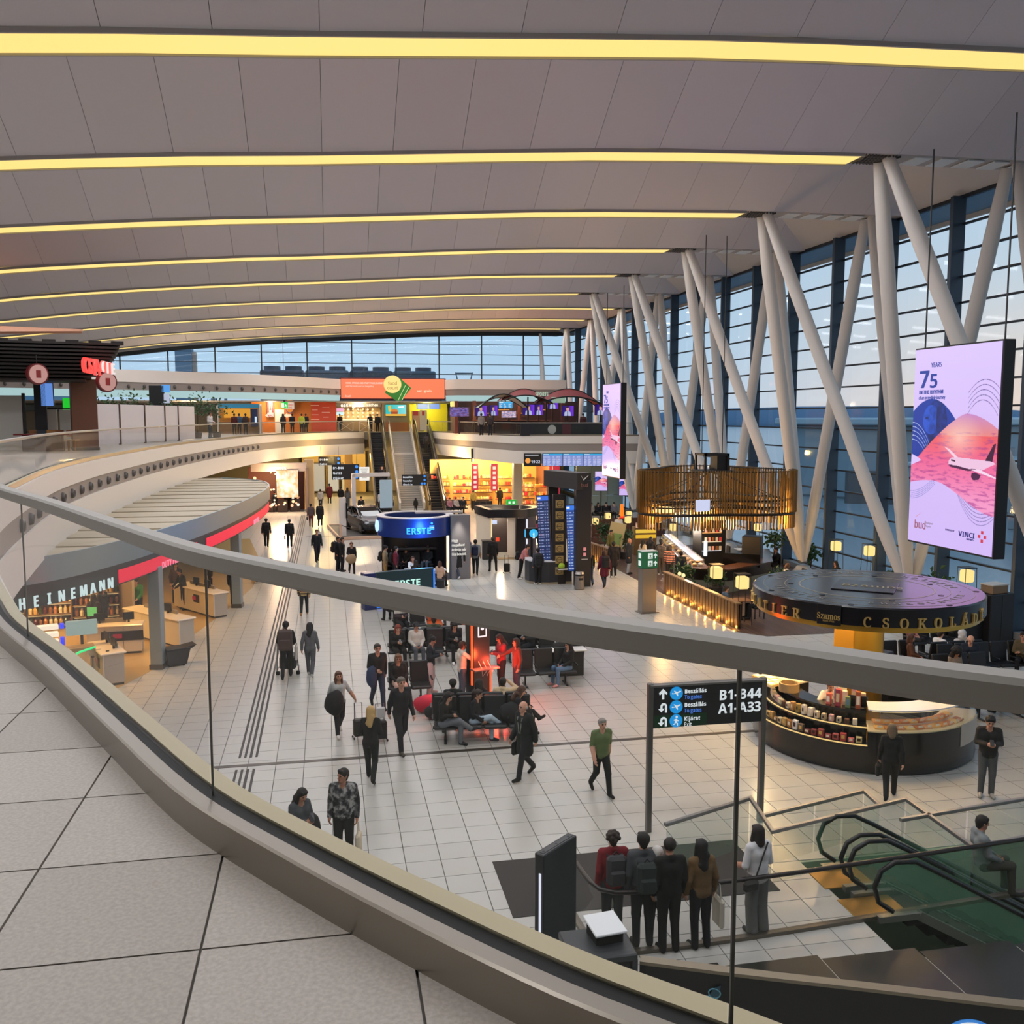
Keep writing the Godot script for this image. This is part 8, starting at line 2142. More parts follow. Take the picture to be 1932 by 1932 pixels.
func P(x: float,z: float,face: float,h: float,spec: String,cols: String,label: String,y := 0.0) -> void:
	var sp := spec.split(" "); var cl := cols.split(" ")
	var d := Vector2(x,z).length()
	var det := 0 if d < 34.0 else (1 if d < 62.0 else 2)
	var fl := sp.slice(3)
	var w := 0.9 if sp[2] in ["long","blond","auburn","redlong","brownlong","bob","brown","bun","pony","curlylong","headband"] else 1.0
	var b := body_of(sp[0],sp[1],w,"coat" in fl,"loose" in fl,det)
	var f: Field = b.f
	var skin := lin(["c2917a","b98a70","cb9c84","b5836a"][label.length() % 4])
	var pal := [skin,Color.BLACK if cl[0] == "camo" else lin(cl[0]),lin(cl[1]),lin(cl[3]),lin(cl[2]),Color.BLACK,lin("2e201c"),lin("9a5a52")]
	pal[5] = skin if "short" in fl else pal[1]
	var C := PackedColorArray(); C.resize(f.V.size())
	var nz := FastNoiseLite.new(); nz.seed = 5; nz.frequency = 9.0
	for i in f.V.size():
		var r := f.R[i]
		C[i] = pal[r]
		if cl[0] == "camo" and (r == 1 or r == 5):
			var q := nz.get_noise_3dv(f.V[i])
			C[i] = lin("24262a") if q < -0.12 else (lin("5a5c5e") if q < 0.14 else lin("a6a6a2"))
		elif label.contains("striped") and r in [1,5]: C[i] = pal[1] if fposmod(f.V[i].y*9.0,1.0) > 0.5 else lin("22242a")
		elif label.contains("colour-block") and r in [1,5] and f.V[i].y < 0.86: C[i] = lin("3a2c34")
	var ar := []; ar.resize(Mesh.ARRAY_MAX)
	ar[Mesh.ARRAY_VERTEX] = f.V; ar[Mesh.ARRAY_NORMAL] = f.N; ar[Mesh.ARRAY_INDEX] = f.I; ar[Mesh.ARRAY_COLOR] = C
	var m := ArrayMesh.new(); m.add_surface_from_arrays(Mesh.PRIMITIVE_TRIANGLES,ar)
	if cloth == null:
		cloth = StandardMaterial3D.new(); cloth.vertex_color_use_as_albedo = true; cloth.roughness = 0.85
	var o := thing("person",label,"person",V(x,y,z),deg_to_rad(face))
	o.scale = Vector3.ONE*(h/1.72)
	put(o,"body",m,cloth)
	put(o,"hair",hair_of(sp[2],"%s %s %d" % [sp[0],sp[1],det],b.J,det),mat(_six(cl[2]),0.7))
	var J: Dictionary = b.J
	var T: Transform3D = J.T
	if "phone" == sp[1] and det < 2:
		var ph := bx(o,"phone",(J.wrL+J.wrR)*0.5+T.basis.y*0.06+T.basis.z*0.07,V(0.075,0.012,0.15),mat("15161a",0.2),0.004); ph.rotation.x = 0.7
	if label.contains("glasses") and det == 0:
		var gl := Mb.new()
		for s: float in [-1.0,1.0]:
			var pts := []
			for k in 9: pts.append(J.head+J.hb*Vector3(s*0.036+cos(TAU*k/8)*0.026,0.016+sin(TAU*k/8)*0.018,0.092))
			gl.tube(pts,0.003,4)
		put(o,"glasses",gl.mesh(),mat("141414",0.3))
	if label.contains("white top writing"): pass
	folk[label] = o
	if det == 0 and sp[1] != "lap" and "coat" in fl:
		var lp := Mb.new()
		for s: float in [-1.0,1.0]: lp.bar(T*V(s*0.02,0.12,0.135),T*V(s*0.075,0.47,0.105),0.03,0.015)
		put(o,"lapel",lp.mesh(),mat("8a8a84",0.8))
func _six(s: String) -> String: return s if s.length() == 6 else s[0]+s[0]+s[1]+s[1]+s[2]+s[2]
func who(part: String) -> Node3D:
	for k in folk:
		if k.contains(part): return folk[k]
	push_error("nobody is "+part); return self
func pack(part: String,hex: String,label: String,big := 1.0,back := -0.215,up := 1.2) -> void:
	var o := who(part)
	var t := thing("backpack",label,"backpack",o.transform*V(0,up - 0.22*big,back),o.rotation.y)
	var b := Mb.new(); b.box(V(0,0.22*big,0),V(0.3,0.46,0.16)*big,Basis(),0.05); b.box(V(0,0.14*big,-0.09*big),V(0.24,0.22,0.07)*big,Basis(),0.03)
	put(t,"body",b.mesh(),mat(hex,0.8))
	tubep(t,"handle",[V(-0.05,0.44,0.03)*big,V(0,0.5,0.03)*big,V(0.05,0.44,0.03)*big],0.012,mat("1a1a1c",0.7),6)
	for s: float in [-1.0,1.0]: tubep(t,"strap",[V(s*0.1,0.4,0.07)*big,V(s*0.12,0.42*big,0.2),V(s*0.13,0.3*big,0.335),V(s*0.14,0.05*big,0.3),V(s*0.13,0.02,0.07)],0.018,mat("1a1a1c",0.8),6)
func case_(x: float,z: float,turn: float,hex: String,label: String,h := 0.45) -> Node3D:
	var t := thing("suitcase",label,"suitcase",V(x,0,z),turn)
	bx(t,"shell",V(0,0.06+h/2,0),V(0.3,h,0.2),mat(hex,0.5),0.04)
	tubep(t,"handle",[V(-0.1,h+0.04,-0.08),V(-0.1,h+0.45,-0.08),V(0.1,h+0.45,-0.08),V(0.1,h+0.04,-0.08)],0.012,mat("6a6a6c",0.4,0.6),6)
	for i in 4: bx(t,"wheel",V(-0.15+0.3*(i % 2),0.03,-0.09+0.18*(i/2)),V(0.04,0.06,0.06),mat("0c0c0c",0.6),0.015)
	return t
func held(called: String,part: String,local: Vector3,mesh: Mesh,hex: String,label: String,cat: String) -> MeshInstance3D:
	var o := who(part)
	var m := put(self,called,mesh,mat(hex,0.85),o.transform*local,o.rotation.y)
	tag(m,label,cat)
	return m
func belongings() -> void:
	pack("dark red hoodie wearing","3a3b3e","grey backpack worn by the curly-haired person in dark red")
	pack("dark green backpack","26302e","dark green backpack worn by the person in the grey sweater",1.0,-0.22,1.15)
	pack("large pack","4a3c38","large dark travel pack on the man pushing the trolley",1.35,-0.26,1.22)
	pack("pink backpack","c07a80","pink backpack worn by the woman in the striped jumper",0.8)
	pack("navy backpack","1c2444","navy backpack of the man in the grey T-shirt")
	pack("black backpack at the information","17181b","black backpack of the person at the information desk",1.1)
	pack("maroon jacket","141418","black backpack worn over the maroon jacket",1.15)
	pack("salmon","16171a","black bag on the back of the man in salmon",0.9,-0.2,1.1)
	pack("beige jacket wearing","141417","black boxy backpack of the man in beige")
	pack("dark red hoodie with","1a1a1d","black backpack of the person in the red hoodie under the ring canopy")
	pack("large dark backpack by","241c18","large dark brown backpack by the near handrail",1.2)
	pack("riding the right far","26262a","dark backpack on the right far escalator rider")
	var c := case_(0.62,-22.6,0.2,"2a2620","small dark patterned trolley case pulled by the auburn-haired woman"); c.scale = Vector3.ONE*0.95
	case_(1.12,-22.3,0.1,"1a1a1c","black cabin case with a white bag, behind the blond woman")
	tag(bx(self,"white_bag",V(1.12,0.75,-22.16),V(0.22,0.26,0.1),mat("c8c8c8",0.7),0.03,0.1),"white bag strapped on the black cabin case","bag")
	case_(8.65,-45.7,0.1,"101012","small black suitcase beside the man standing before the black kiosk")
	held("coat","auburn-haired",V(-0.16,0.92,0.2),_blob(V(0.24,0.32,0.17)),"121316","black jacket over the arm of the auburn-haired woman","coat")
	held("coat","navy jumper",V(-0.2,0.9,0.2),_blob(V(0.15,0.3,0.12)),"2c3a58","blue denim jacket over the arm of the man in navy","coat")
	held("coat","tan fur coat",V(-0.05,0.85,0.25),_blob(V(0.26,0.24,0.15)),"a08868","tan fur coat carried by the woman in black near the handrail","coat")
	held("coat","holding a phone beside",V(0.2,0.78,0.1),_blob(V(0.16,0.36,0.14)),"1c1d20","dark coat hanging over the arm of the phone-holding woman","coat")
	var bc := Mb.new(); bc.box(Vector3.ZERO,V(0.1,0.3,0.46),Basis(),0.05); bc.tube([V(0,0.14,-0.1),V(0,0.24,-0.07),V(0,0.24,0.07),V(0,0.14,0.1)],0.014,6)
	held("briefcase","briefcase",V(-0.25,0.6,-0.06),bc.mesh(),"101012","black soft briefcase held by the balding man","bag")
	var tote := Mb.new(); tote.box(Vector3.ZERO,V(0.08,0.44,0.3),Basis(),0.03); tote.tube([V(0,0.2,-0.08),V(0,0.42,-0.03),V(0,0.42,0.03),V(0,0.2,0.08)],0.01,5)
	held("tote_bag","camouflage-patterned jacket looking",V(0.26,0.4,0.08),tote.mesh(),"cfc4ac","cream printed tote bag held by the man in camouflage","bag")
	held("plastic_bag","tan brown jacket",V(-0.3,0.55,0.0),tote.mesh(),"c4bfae","cream tote bag held by the woman in tan brown","bag")
	var sb := Mb.new(); sb.box(Vector3.ZERO,V(0.26,0.17,0.1),Basis(),0.04); sb.tube([V(-0.1,0.08,0.03),V(-0.22,0.42,0.02),V(-0.33,0.6,0.06)],0.012,5)
	held("shoulder_bag","crossbody",V(0.22,0.87,-0.14),sb.mesh(),"34322f","dark crossbody bag of the woman in the white T-shirt","bag")
	var hb := Mb.new(); hb.box(Vector3.ZERO,V(0.08,0.24,0.22),Basis(),0.03); hb.tube([V(0,0.1,-0.06),V(0,0.26,0),V(0,0.1,0.06)],0.01,5)
	for q in [["carrying a small bag","small black bag of the man walking away beside the guide strips"],["with a black bag","black bag of the walker in grey brown"],["in front of the chocolate kiosk","small dark handbag of the woman before the chocolate kiosk"]]: held("handbag",q[0],V(0.27,0.62,0.06),hb.mesh(),"141416",q[1],"bag")
	held("carrier_bag","pushing a luggage trolley",V(-0.28,0.75,0.1),tote.mesh(),"c8c4ba","white plastic bag hanging by the luggage trolley","bag")
	var o := who("pushing a luggage trolley")
	var t := thing("luggage_trolley","steel luggage trolley pushed by the man in the dark cap","trolley",o.transform*V(0,0,0.55),o.rotation.y)
	var b := Mb.new()
	for s: float in [-1.0,1.0]: b.tube([V(s*0.3,0.12,0.5),V(s*0.32,0.14,-0.15),V(s*0.3,0.6,-0.22),V(s*0.28,1.0,-0.24)],0.018,6)
	b.tube([V(-0.28,1.0,-0.24),V(0.28,1.0,-0.24)],0.022,6); b.tube([V(-0.3,0.12,0.5),V(0.3,0.12,0.5)],0.018,6); put(t,"frame",b.mesh(),mat("8a8c90",0.3,0.8))
	for q in [[-0.3,-0.12],[0.3,-0.12],[0.0,0.5]]: cyl(t,"wheel",V(q[0],0.0,q[1]),0.06,0.11,mat("141414",0.6),10)
	bx(t,"luggage",V(0,0.36,0.15),V(0.5,0.4,0.6),mat("22262c",0.6),0.05)
	for q in [[2.05,-29.3],[3.3,-30.2]]: pass
	for q in [["lounge_stool",3.8,-43.75,"round lounge stool of the woman writing in white"],["lounge_stool",3.85,-42.6,"round lounge stool of the long-haired person at the table"],["lounge_stool",4.95,-42.4,"round lounge stool at the table end by the grey slab"]]:
		var s := thing(q[0],q[3],"stool",V(q[1],0,q[2]),0.0,"lounge stools"); cyl(s,"seat",V(0,0.34,0),0.22,0.1,mat("3a3c42",0.6),14); cyl(s,"base",Vector3.ZERO,0.18,0.34,mat("24252a",0.5),14)
	bench("seat_bench","black bench back to back behind the phone-reading man",V(5.9,0,-29.85),PI - 0.1,3,[mat("1e2022",0.45)],"black seat benches around the charging station")
	bench("seat_bench","black bench behind the red-haired woman, facing away",V(3.1,0,-30.2),PI,3,[mat("1e2022",0.45)],"black seat benches around the charging station")
	bench("seat_bench","black bench under the white-clad person by the side table",V(7.0,0,-27.5),PI+0.3,2,[mat("1e2022",0.45)],"black seat benches around the charging station")
	bench("seat_bench","dark bench along the back of the round bank lounge",V(3.9,0,-46.8),0.0,4,[mat("26282e",0.5)])
	bench("seat_bench","black lounge bench facing away before the rear windows",V(18.6,0,-25.25),PI,3,[mat("1a1c20",0.5)],"black lounge benches along the glass side")
	bench("seat_bench","black lounge bench facing away by the handrail's right end",V(17.0,0,-21.0),PI,3,[mat("1a1c20",0.5)],"black lounge benches along the glass side")
func people() -> void:
	P(0.15,-16.04,-12,1.74,"stand bag short","camo 17171a 1a1512 b0aea8","young man in a camouflage-patterned jacket looking to his right")
	P(-0.59,-15.7,38,1.62,"walkA phone long loose","4a4e52 2a2c30 181312 222","woman in a dark grey shirt holding a phone beside the camouflage-jacketed man")
	P(5.43,-18.21,8,1.63,"walkA down grey short","5f7049 15161a 8a8680 111","elderly man in an olive green shirt walking alone across the floor")
	P(1.55,-21.5,18,1.8,"walkB down grey","1b1c1e 1f2023 6a625a 4a4438","grey-haired man all in black striding beside the blond woman")
	P(0.78,-19.78,168,1.66,"walkA bent blond","17181a 15161a b89a64 101012","woman with long blond hair in a black jacket walking away")
	P(0.14,-22.94,14,1.62,"walkB trolley auburn short","b8bab8 1a1b20 5a3826 d8d4cc","auburn-haired woman in a pale grey T-shirt pulling a trolley case")
	P(1.19,-24.94,10,1.78,"walkA carry short","16181c 2a3348 3a322c 1a1a1c","man with glasses in a navy jumper carrying a blue jacket")
	P(1.8,-25.45,5,1.68,"sit lap brown","17181a c8a898 6a5038 222","woman with glasses in black seated behind the two walking men")
	P(-1.33,-28.32,178,1.74,"walkB trolleypush cap","1c1c1f 17181b 101012 2a2624","man in a dark cap with a large pack pushing a luggage trolley")
	P(-0.64,-28.42,172,1.66,"walkA down long","5c5e62 55575c 141012 c8c8c8","woman with long black hair in a grey jacket walking away")
	P(-1.03,-37.4,176,1.66,"walkB down long","c8b07a 1c2026 161214 b08858","woman with a pink backpack over a striped jumper walking away")
	P(4.06,-19.36,-62,1.72,"walkA case bald coat","15171c 16181d a8a098 0d0d0e","balding man in a black coat and grey gilet with a briefcase, striding left")
	P(13.17,-16.53,-28,1.72,"stand phone short","1d1d20 4a4f52 141214 a8a298","young man in black looking at his phone right of the chocolate kiosk")
	P(11.16,-16.81,150,1.58,"walkB down brown","101012 0f0f11 6e5c46 0c0c0d","woman in black with shoulder-length brown hair in front of the chocolate kiosk")
	P(4.05,-12.91,178,1.66,"stand down curly","7a1624 2a2c30 2a1c14 222","curly-haired person in a dark red hoodie wearing a grey backpack in the queue")
	P(4.43,-12.64,176,1.72,"stand down short","44494d 1a1b1e 15110f 222","person in a grey sweater wearing a dark green backpack in the queue")
	P(4.63,-12.61,150,1.5,"stand down cap","e0ded8 303236 d8d6d0 333","person in a white top and white cap half hidden in the queue")
	P(4.76,-12.43,180,1.7,"stand down shaved","131315 17181a 201a16 111","man with shaved neck in a black jacket with thin white stripes in the queue")
	P(5.25,-12.43,184,1.64,"stand down long","6e5433 131316 141012 111","woman with long dark hair in a tan brown jacket in the queue")
	P(6.24,-12.64,190,1.68,"stand bent bob short loose","d8d9da 6a6a68 1e1616 333","woman in a white T-shirt with a crossbody bag at the right end of the queue")
	P(10.47,-13.06,75,1.7,"sit lap short","7e8688 3a3a34 17120f 222","man in a grey sweater sitting low behind the zigzag balustrade at the right")
	P(11.4,-19.69,-8,1.66,"stand seller bun","d8d2c4 1a1a1c 7a4428 222","kiosk seller in a cream jacket with red hair in a bun")
	P(2.45,-33.1,15,1.7,"sit phone cap","c9c4bb 1a1a1e 5a4030 222","seated person in a white and dark colour-block hoodie looking at a phone")
	P(2.24,-35.53,-160,1.7,"sit lap short","17181a 1a1a1e 141012 222","person in black seated with their back turned at the left end of the seats")
	P(2.05,-29.3,12,1.68,"sit phone redlong","17181b 16171a 7a2c18 222","red-haired woman in black seated reading her phone")
	P(2.65,-29.3,8,1.7,"sit lap cap","c2beb6 4a5058 16161a d0d0d0","seated man in a cream top and black cap")
	P(4.25,-33.15,-6,1.74,"sit lap short","e4e4e2 d8d8d4 2a1c14 ddd","man in a white printed sweater and white trousers seated in the rear row")
	P(4.85,-33.2,6,1.7,"sit lap grey","8a8f94 2a2c30 6a5a4a 222","person in a mottled grey jacket seated beside the man in white")
	P(5.45,-33.2,0,1.64,"sit lap long","c05a80 222228 20140f 333","person in a pink top seated at the rear row right end")
	P(3.3,-30.2,170,1.72,"sit lap short","4a4c38 26262a 2c1c16 222","person in an olive parka seated facing away")
	P(3.85,-29.35,6,1.66,"sit phone long","131316 121215 17100e eee","dark-haired woman in black seated holding a phone to her chin")
	P(2.72,-25.88,70,1.66,"wide phone bun","1c2230 d8bcb8 141010 e0b8b0","standing girl in pink trousers with a white-striped navy top")
	P(3.5,-25.12,100,1.66,"stand reach short","cfc6b8 4a5462 4a2c1c 333","person in a cream fleece standing at the charging station, back to the camera")
	P(4.72,-25.76,-75,1.66,"stand phone redlong","a03038 2a1a1c 3a1a12 222","woman lit red by the charging station holding a phone")
	P(5.07,-25.27,-82,1.64,"stand reach brown","6e3426 33384a 33221a 2a1c18","brown-haired woman in a rust cardigan reaching into the charging station")
	P(6.2,-29,-55,1.74,"sit phone short","2a2c2c 1c1e22 221a15 222","man in a dark jacket seated looking at his phone right of the station")
	P(5.6,-29.8,178,1.7,"sit lap short","17181b 1a1a1e 1c1613 222","person seated facing away behind the station")
	P(6.2,-29.8,165,1.7,"sit lap grey","2a2a2e 1a1a1e 9a9088 222","grey-haired person seated facing away beside the phone-reading man")
	P(6.7,-26.15,-70,1.66,"sit lap long","17171a 5d7896 161012 d89a98","woman in black and blue jeans seated alone at the right of the seats")
	P(6.9,-27.4,-160,1.6,"sit lap long","d8d4d0 2a2a2e 17110f 333","woman in white behind the seated woman in blue jeans")
	P(2.65,-21.8,50,1.68,"sitx phone long","16171a 6a7078 17110f 26262a","woman in black with grey jeans sitting cross-legged on the front bench")
	P(3.4,-21.88,60,1.66,"sitx lap pony","131316 a8bccb 2a1c15 26262a","woman with a ponytail in pale blue jeans bent over on the front bench")
	P(2.95,-22.85,175,1.7,"sit lap short","15161a 1a1a1e 17120f 222","person in black seated back to back with the front bench, left")
	P(3.6,-22.8,178,1.66,"sit lap long","141417 1a1a1e 181210 222","person in black seated back to back with the front bench, right")
	P(4.45,-21.95,85,1.66,"sitx phone brownlong","1b1b1e 141417 4a2f20 17110f","brown-haired woman in black boots on the front bench end, looking at her phone")
	P(4.2,-22.75,160,1.66,"sit raise short","c8b490 2a2a2e 17120f 222","person in a tan top seated with a raised arm behind the front bench")
	P(-3.7,-57.78,178,1.74,"walkA down short","17171a 18181b 17120f 222","man in black walking away, left of the guide strips")
	P(-2.32,-57.04,182,1.74,"walkB down short","16161a 15161a 17120f 9a6a5a","man in black carrying a small bag, walking away beside the guide strips")
	P(-0.67,-51.29,12,1.78,"walkB down short","1b1d26 1a1c24 5a3a28 222","bald-faced man in a dark suit and pale shirt facing the camera")
	P(0.41,-48.15,60,1.72,"stand down short coat","1a1a1d 1b1b1f 2a1c15 222","man in black with a large dark backpack by the handrail")
	P(0.61,-47.74,75,1.74,"stand down short","17171a 1a1a1e 3a2a20 222","man in black standing in profile beside the backpacked man")
	P(1.06,-46.93,5,1.62,"walkA carry bun","1a1a1c 17171a 5a3a28 222","woman in black carrying a tan fur coat towards the camera")
	P(-1.25,-67.49,178,1.7,"walkA down short","5a4a48 6a2a30 17120f 333","person in a grey brown top with a black bag, walking away")
	P(-0.63,-68.03,176,1.7,"walkB down short coat","20211f 17181a 17120f 222","person in a dark jacket with a pale scarf, walking away")
	P(-0.68,-80.99,178,1.68,"walkA down short","b8b4ac 3a3a3e 2a1c15 333","person in a pale top far down the passage")
	P(0.08,-85.79,178,1.78,"stand down short coat","571a22 17171a 17120f 222","person in a dark red coat in the far passage")
	P(1.03,-83.06,170,1.7,"stand down short","1a1a1e 17181b 17120f 222","person in black in the far passage, left of the person in grey")
	P(1.59,-81.97,175,1.68,"stand down long loose","55585c 4a4c50 2a1c15 222","person in grey in the far passage behind the white portal")
	P(-0.37,-99.21,178,1.7,"walkB down short","17171a 2a2a2a 17120f 222","person in black deep in the far passage")
	P(0.48,-106.56,178,1.7,"walkA down short","1a1a1a 17181a 17120f 222","second person in black deep in the far passage")
	P(1.73,-104.72,178,1.66,"walkA down short","c8a848 6a5a3a 2a1c15 333","person in a mustard top deep in the far passage")
	P(1.8,-94.12,178,1.66,"walkB down long coat","17171a 17181a 17120f 222","person in a dark coat deep in the far passage")
	P(2.42,-72.43,8,1.7,"stand down short","17181b 17181b 17120f 222","man in black standing behind the show car")
	P(-4.32,-79,170,1.72,"stand down short","141416 17181a 17120f 222","silhouetted person before the flower picture, left")
	P(-3.35,-80.14,160,1.7,"walkA down short","2a201e 17181a 17120f 222","silhouetted person before the flower picture, middle")
	P(-1.96,-83.64,185,1.74,"stand down short coat","17120f 17181a 17120f 222","person in black at the right edge of the flower picture shop")
	P(2.56,-44.53,80,1.72,"stand down cap","9a8260 a8834a 17120f 222","man in a beige jacket wearing a black backpack under the blue ring canopy")
	P(3.02,-43.92,80,1.74,"stand down short","6a1a26 26262a 17120f 222","person in a dark red hoodie with a black backpack under the blue ring canopy")
	P(3,-46.75,30,1.7,"sit lap short","1c1c20 1a1a1e 2a1c15 222","smiling person in black seated under the blue ring canopy")
	P(3.8,-43.75,15,1.66,"sit reach brown","d8d2cc 26262a 4a2c1c 222","woman in a white top writing at the lounge table")
	P(3.85,-42.6,170,1.66,"sit lap long","17171a 1a1a1e 120e0d 222","person with long black hair at the lounge table, back to the camera")
	P(3.7,-46.75,-20,1.72,"sit lap short","17181c 1a1a1e 17120f 222","person in a black cap and jacket seated at the back of the lounge")
	P(4.8,-46.75,-30,1.74,"sit lap short","2a3038 5a7088 2a1c15 222","man in blue jeans seated at the back of the lounge")
	P(4.95,-42.4,150,1.6,"sit lap brown","c8a890 2a2a2e 4a3020 222","brown-haired person at the lounge table end by the grey slab")
	P(6.76,-46.65,2,1.76,"stand raise short","1d2a58 17181b 17120f 222","man in a navy gilet with a hand raised to his forehead")
	P(7.03,-45.46,168,1.78,"walkA down short short","7c8488 20222a 17120f 222","man in a grey T-shirt with a navy backpack walking away")
	P(6.09,-44.56,190,1.76,"walkB down short coat","17171b 2a3040 17120f ddd","person in a long black coat right of the grey slab")
	P(8.07,-46.4,176,1.74,"wide down short","17171a 17181b 3a2a20 222","man in black standing beside a small black suitcase")
	P(9.6,-53.74,-70,1.66,"stand down bun","1a1618 17181a 17120f 222","shop girl in black at the black kiosk")
	P(9.05,-43.98,70,1.74,"lean lean short short","c07a78 17181b 2a1c15 d8d4d0","man in a salmon T-shirt leaning on the information desk")
	P(9.48,-42.29,178,1.72,"stand down short","3a3d44 17181b 17120f d8d8d8","person wearing a black backpack at the information desk")
	P(9.95,-43.3,-40,1.64,"stand lean brown","d8d4ce 222226 4a2818 222","information clerk in white behind the desk")
	P(12.01,-54.02,178,1.7,"walkA down short","b83a68 1c2028 17120f 222","walker in a magenta jacket beyond the information sign")
	P(11.5,-53,178,1.72,"walkB down short","1a2a48 1c2028 17120f 222","walker in dark blue beyond the information sign")
	P(11.79,-41.69,174,1.66,"walkA down brownlong","17171a 33445c 6a4c30 222","woman with long fair-brown hair in black top and jeans walking away")
	P(12.31,-41.04,180,1.72,"walkB down bob coat","5a1a2c 1c2030 3a2218 222","woman in a maroon jacket with a black backpack walking away")
	P(13.47,-43.42,178,1.76,"stand down short coat","131316 17181a 17120f ddd","man in a black hooded jacket at the cafe entrance")
	P(14.54,-44.31,60,1.78,"stand down bald coat","1b1e2a 8a94a4 c09a80 222","bald elderly man in a navy coat and pale jeans at the cafe entrance")
	P(17.41,-55.16,5,1.76,"stand lap short","b8bcc4 17181a 17120f 222","waiter in a white shirt and black trousers")
	P(14.88,-48.45,30,1.7,"stand down short","6a6430 17181a 2a1c15 222","person in a mustard brown jacket behind the tilted menu board")
	P(19.05,-45.45,-25,1.74,"stand lean short short","c8bdb0 17181a 17120f 222","barista in a cream T-shirt behind the cafe counter")
	P(15.81,-42.06,150,1.7,"stand down hood","a87060 17181b 2a2422 eee","person in a striped orange and grey jumper at the food case")
	P(16.01,-43.71,140,1.7,"stand down short","4a443e 4a4238 17120f ddd","person in a brown jacket at the food case")
	P(15.65,-40.15,170,1.7,"stand down short","20242c c8d0d8 17120f 222","person in black with white side stripes at the food case")
	P(16.08,-45.63,150,1.68,"lean lean long","17171a 1a1a1e 17120f 222","dark-haired person leaning at the cafe counter, left")
	P(15.38,-44.65,120,1.66,"stand down long","c8b89c 1a1a1e 17120f 222","person in a cream jacket at the cafe counter, leftmost")
	P(16.26,-44.48,160,1.66,"stand down cap","17171a 1a1a1e 17120f 222","person in a black cap at the cafe counter")
	P(15,-33.5,90,1.72,"sit lap bun","4a5a6c 2a2a2e 2a1c15 222","person in a blue shirt seated behind the plank fence")
	P(16.2,-33.5,-90,1.72,"sit lap short","20201f 1a1a1e 17120f 222","person in dark clothes seated before the chocolate kiosk roof")
	P(21.6,-42.9,-90,1.74,"sit lap short","17171a 1a1a1e 17120f 222","man in black seated by the third strut foot")
	P(20,-38.5,90,1.66,"sit phone brown","d8cfc4 3a3a3e 6a4830 222","woman in a cream top seated right of the dark counter")
	P(22.4,-38.7,-90,1.66,"sit lap long","17171a 1a1a1e 1c1410 222","woman in black seated by the window lantern")
	P(20.6,-35.1,90,1.7,"sit lap short","22242a 1a1a1e 2a1c15 222","guest in grey seated near the second strut foot, left")
	P(21.8,-35.1,-90,1.7,"sit lap short","4a2422 1a1a1e 2a1c15 222","guest in dark red seated near the second strut foot, right")
	P(22.9,-28.76,-50,1.74,"stand phone short","8a8c8c 17181b 17120f 222","person in a grey T-shirt standing before the tall black cabinet")
	P(18.6,-24.35,-25,1.76,"sitx phone bald","1c2433 3e4247 b88a70 ccc","bald man in a navy jacket seated with crossed legs")
	P(20.4,-24.35,-40,1.76,"sit cross short","5a5038 1c1c20 2a1c15 222","man in an olive gilet seated with folded arms")
	P(21,-24.35,-30,1.66,"sit phone long","1a181c 1a1a1e 17120f 222","woman in a dark hood seated with a phone at the right edge")
	P(17.4,-23.35,5,1.66,"sit phone curlylong","8a7a6a 1a1a1e 120e0d 222","person with big curly black hair and a floral shirt")
	P(17.2,-25,60,1.66,"sit lap brown","5c3a22 26262a 4a2c1c 222","person in a brown jacket seated beside the glowing table")
	P(18.8,-27.5,30,1.66,"sit lap brown","a8746a 26262a 5a4030 222","person in a rose top seated behind the gold column")
	P(18.3,-25.2,100,1.72,"sit lap short","d8d8d6 26262a 2a1c15 222","person in a white T-shirt lying back on the rear bench")
	P(18.9,-25.2,170,1.7,"sit lap hood","c8c8c8 26262a c8c8c8 222","person in a white hooded coat seated facing away")
	P(17.3,-21,-170,1.66,"sit lap headband","1c1c20 1a1a1e 17120f 222","person with a pink headband seated nearest the handrail at the right edge")
	P(16.6,-21,-170,1.7,"sit lap short","17171a 1a1a1e 17120f 222","person in black seated facing away near the right edge")
	P(-7.8,-67,60,1.76,"stand bent short","c8c4c0 2a3a44 2a1c15 222","man in a white shirt on the gallery behind the rail",6.3)
	P(-7.41,-80,175,1.7,"stand down short","4a1c1c 1a1a1e 17120f 222","person in dark red before the food stand",6.3)
	P(-7.12,-81,175,1.7,"stand down short","3a5068 1a1a1e 17120f 222","person in blue before the food stand",6.3)
	P(-6.53,-80,175,1.7,"stand down short","3a2a26 1a1a1e 17120f 222","person in brown before the food stand",6.3)
	P(-3.82,-86,175,1.7,"stand down long","26262a 1a1a1e 17120f 222","long-haired person in black with a pale scarf beside the white door",6.3)
	P(-3.05,-86.4,175,1.7,"stand down short","1c1c20 1a1a1e 17120f 222","person with a bag on the gallery, between the two groups",6.3)
	P(-2.2,-85.5,175,1.7,"stand down short","a8b030 1a1a1e 17120f 222","person in a yellow vest on the gallery",6.3)
	P(-1.85,-86,175,1.7,"stand down short","1a1a1e 1a1a1e 17120f 222","person in black behind the yellow-vested one",6.3)
	P(4.01,-91.2,175,1.7,"stand down short","1a1a1e 1a1a1e 17120f 222","person in black at the head of the left escalator, left",6.3)
	P(4.7,-91,175,1.7,"stand down short","17171a 1a1a1e 17120f 222","person in black at the head of the left escalator, right",6.3)
	P(1.18,-91.6,175,1.7,"stand down short","2a2020 1a1a1e 17120f 222","person at the grain shop counter",6.3)
	P(12.37,-72.2,178,1.7,"stand down short","3a3030 1a1a1e 17120f 222","person at the left of the bar balustrade",6.3)
	P(11.73,-72.6,178,1.7,"stand down short","8a8078 1a1a1e 17120f 222","person in grey seated height at the bar balustrade",6.3)
	P(19.35,-70.6,178,1.7,"stand down short","4a2a2a 1a1a1e 17120f 222","person in dark red near the right end of the bar",6.3)
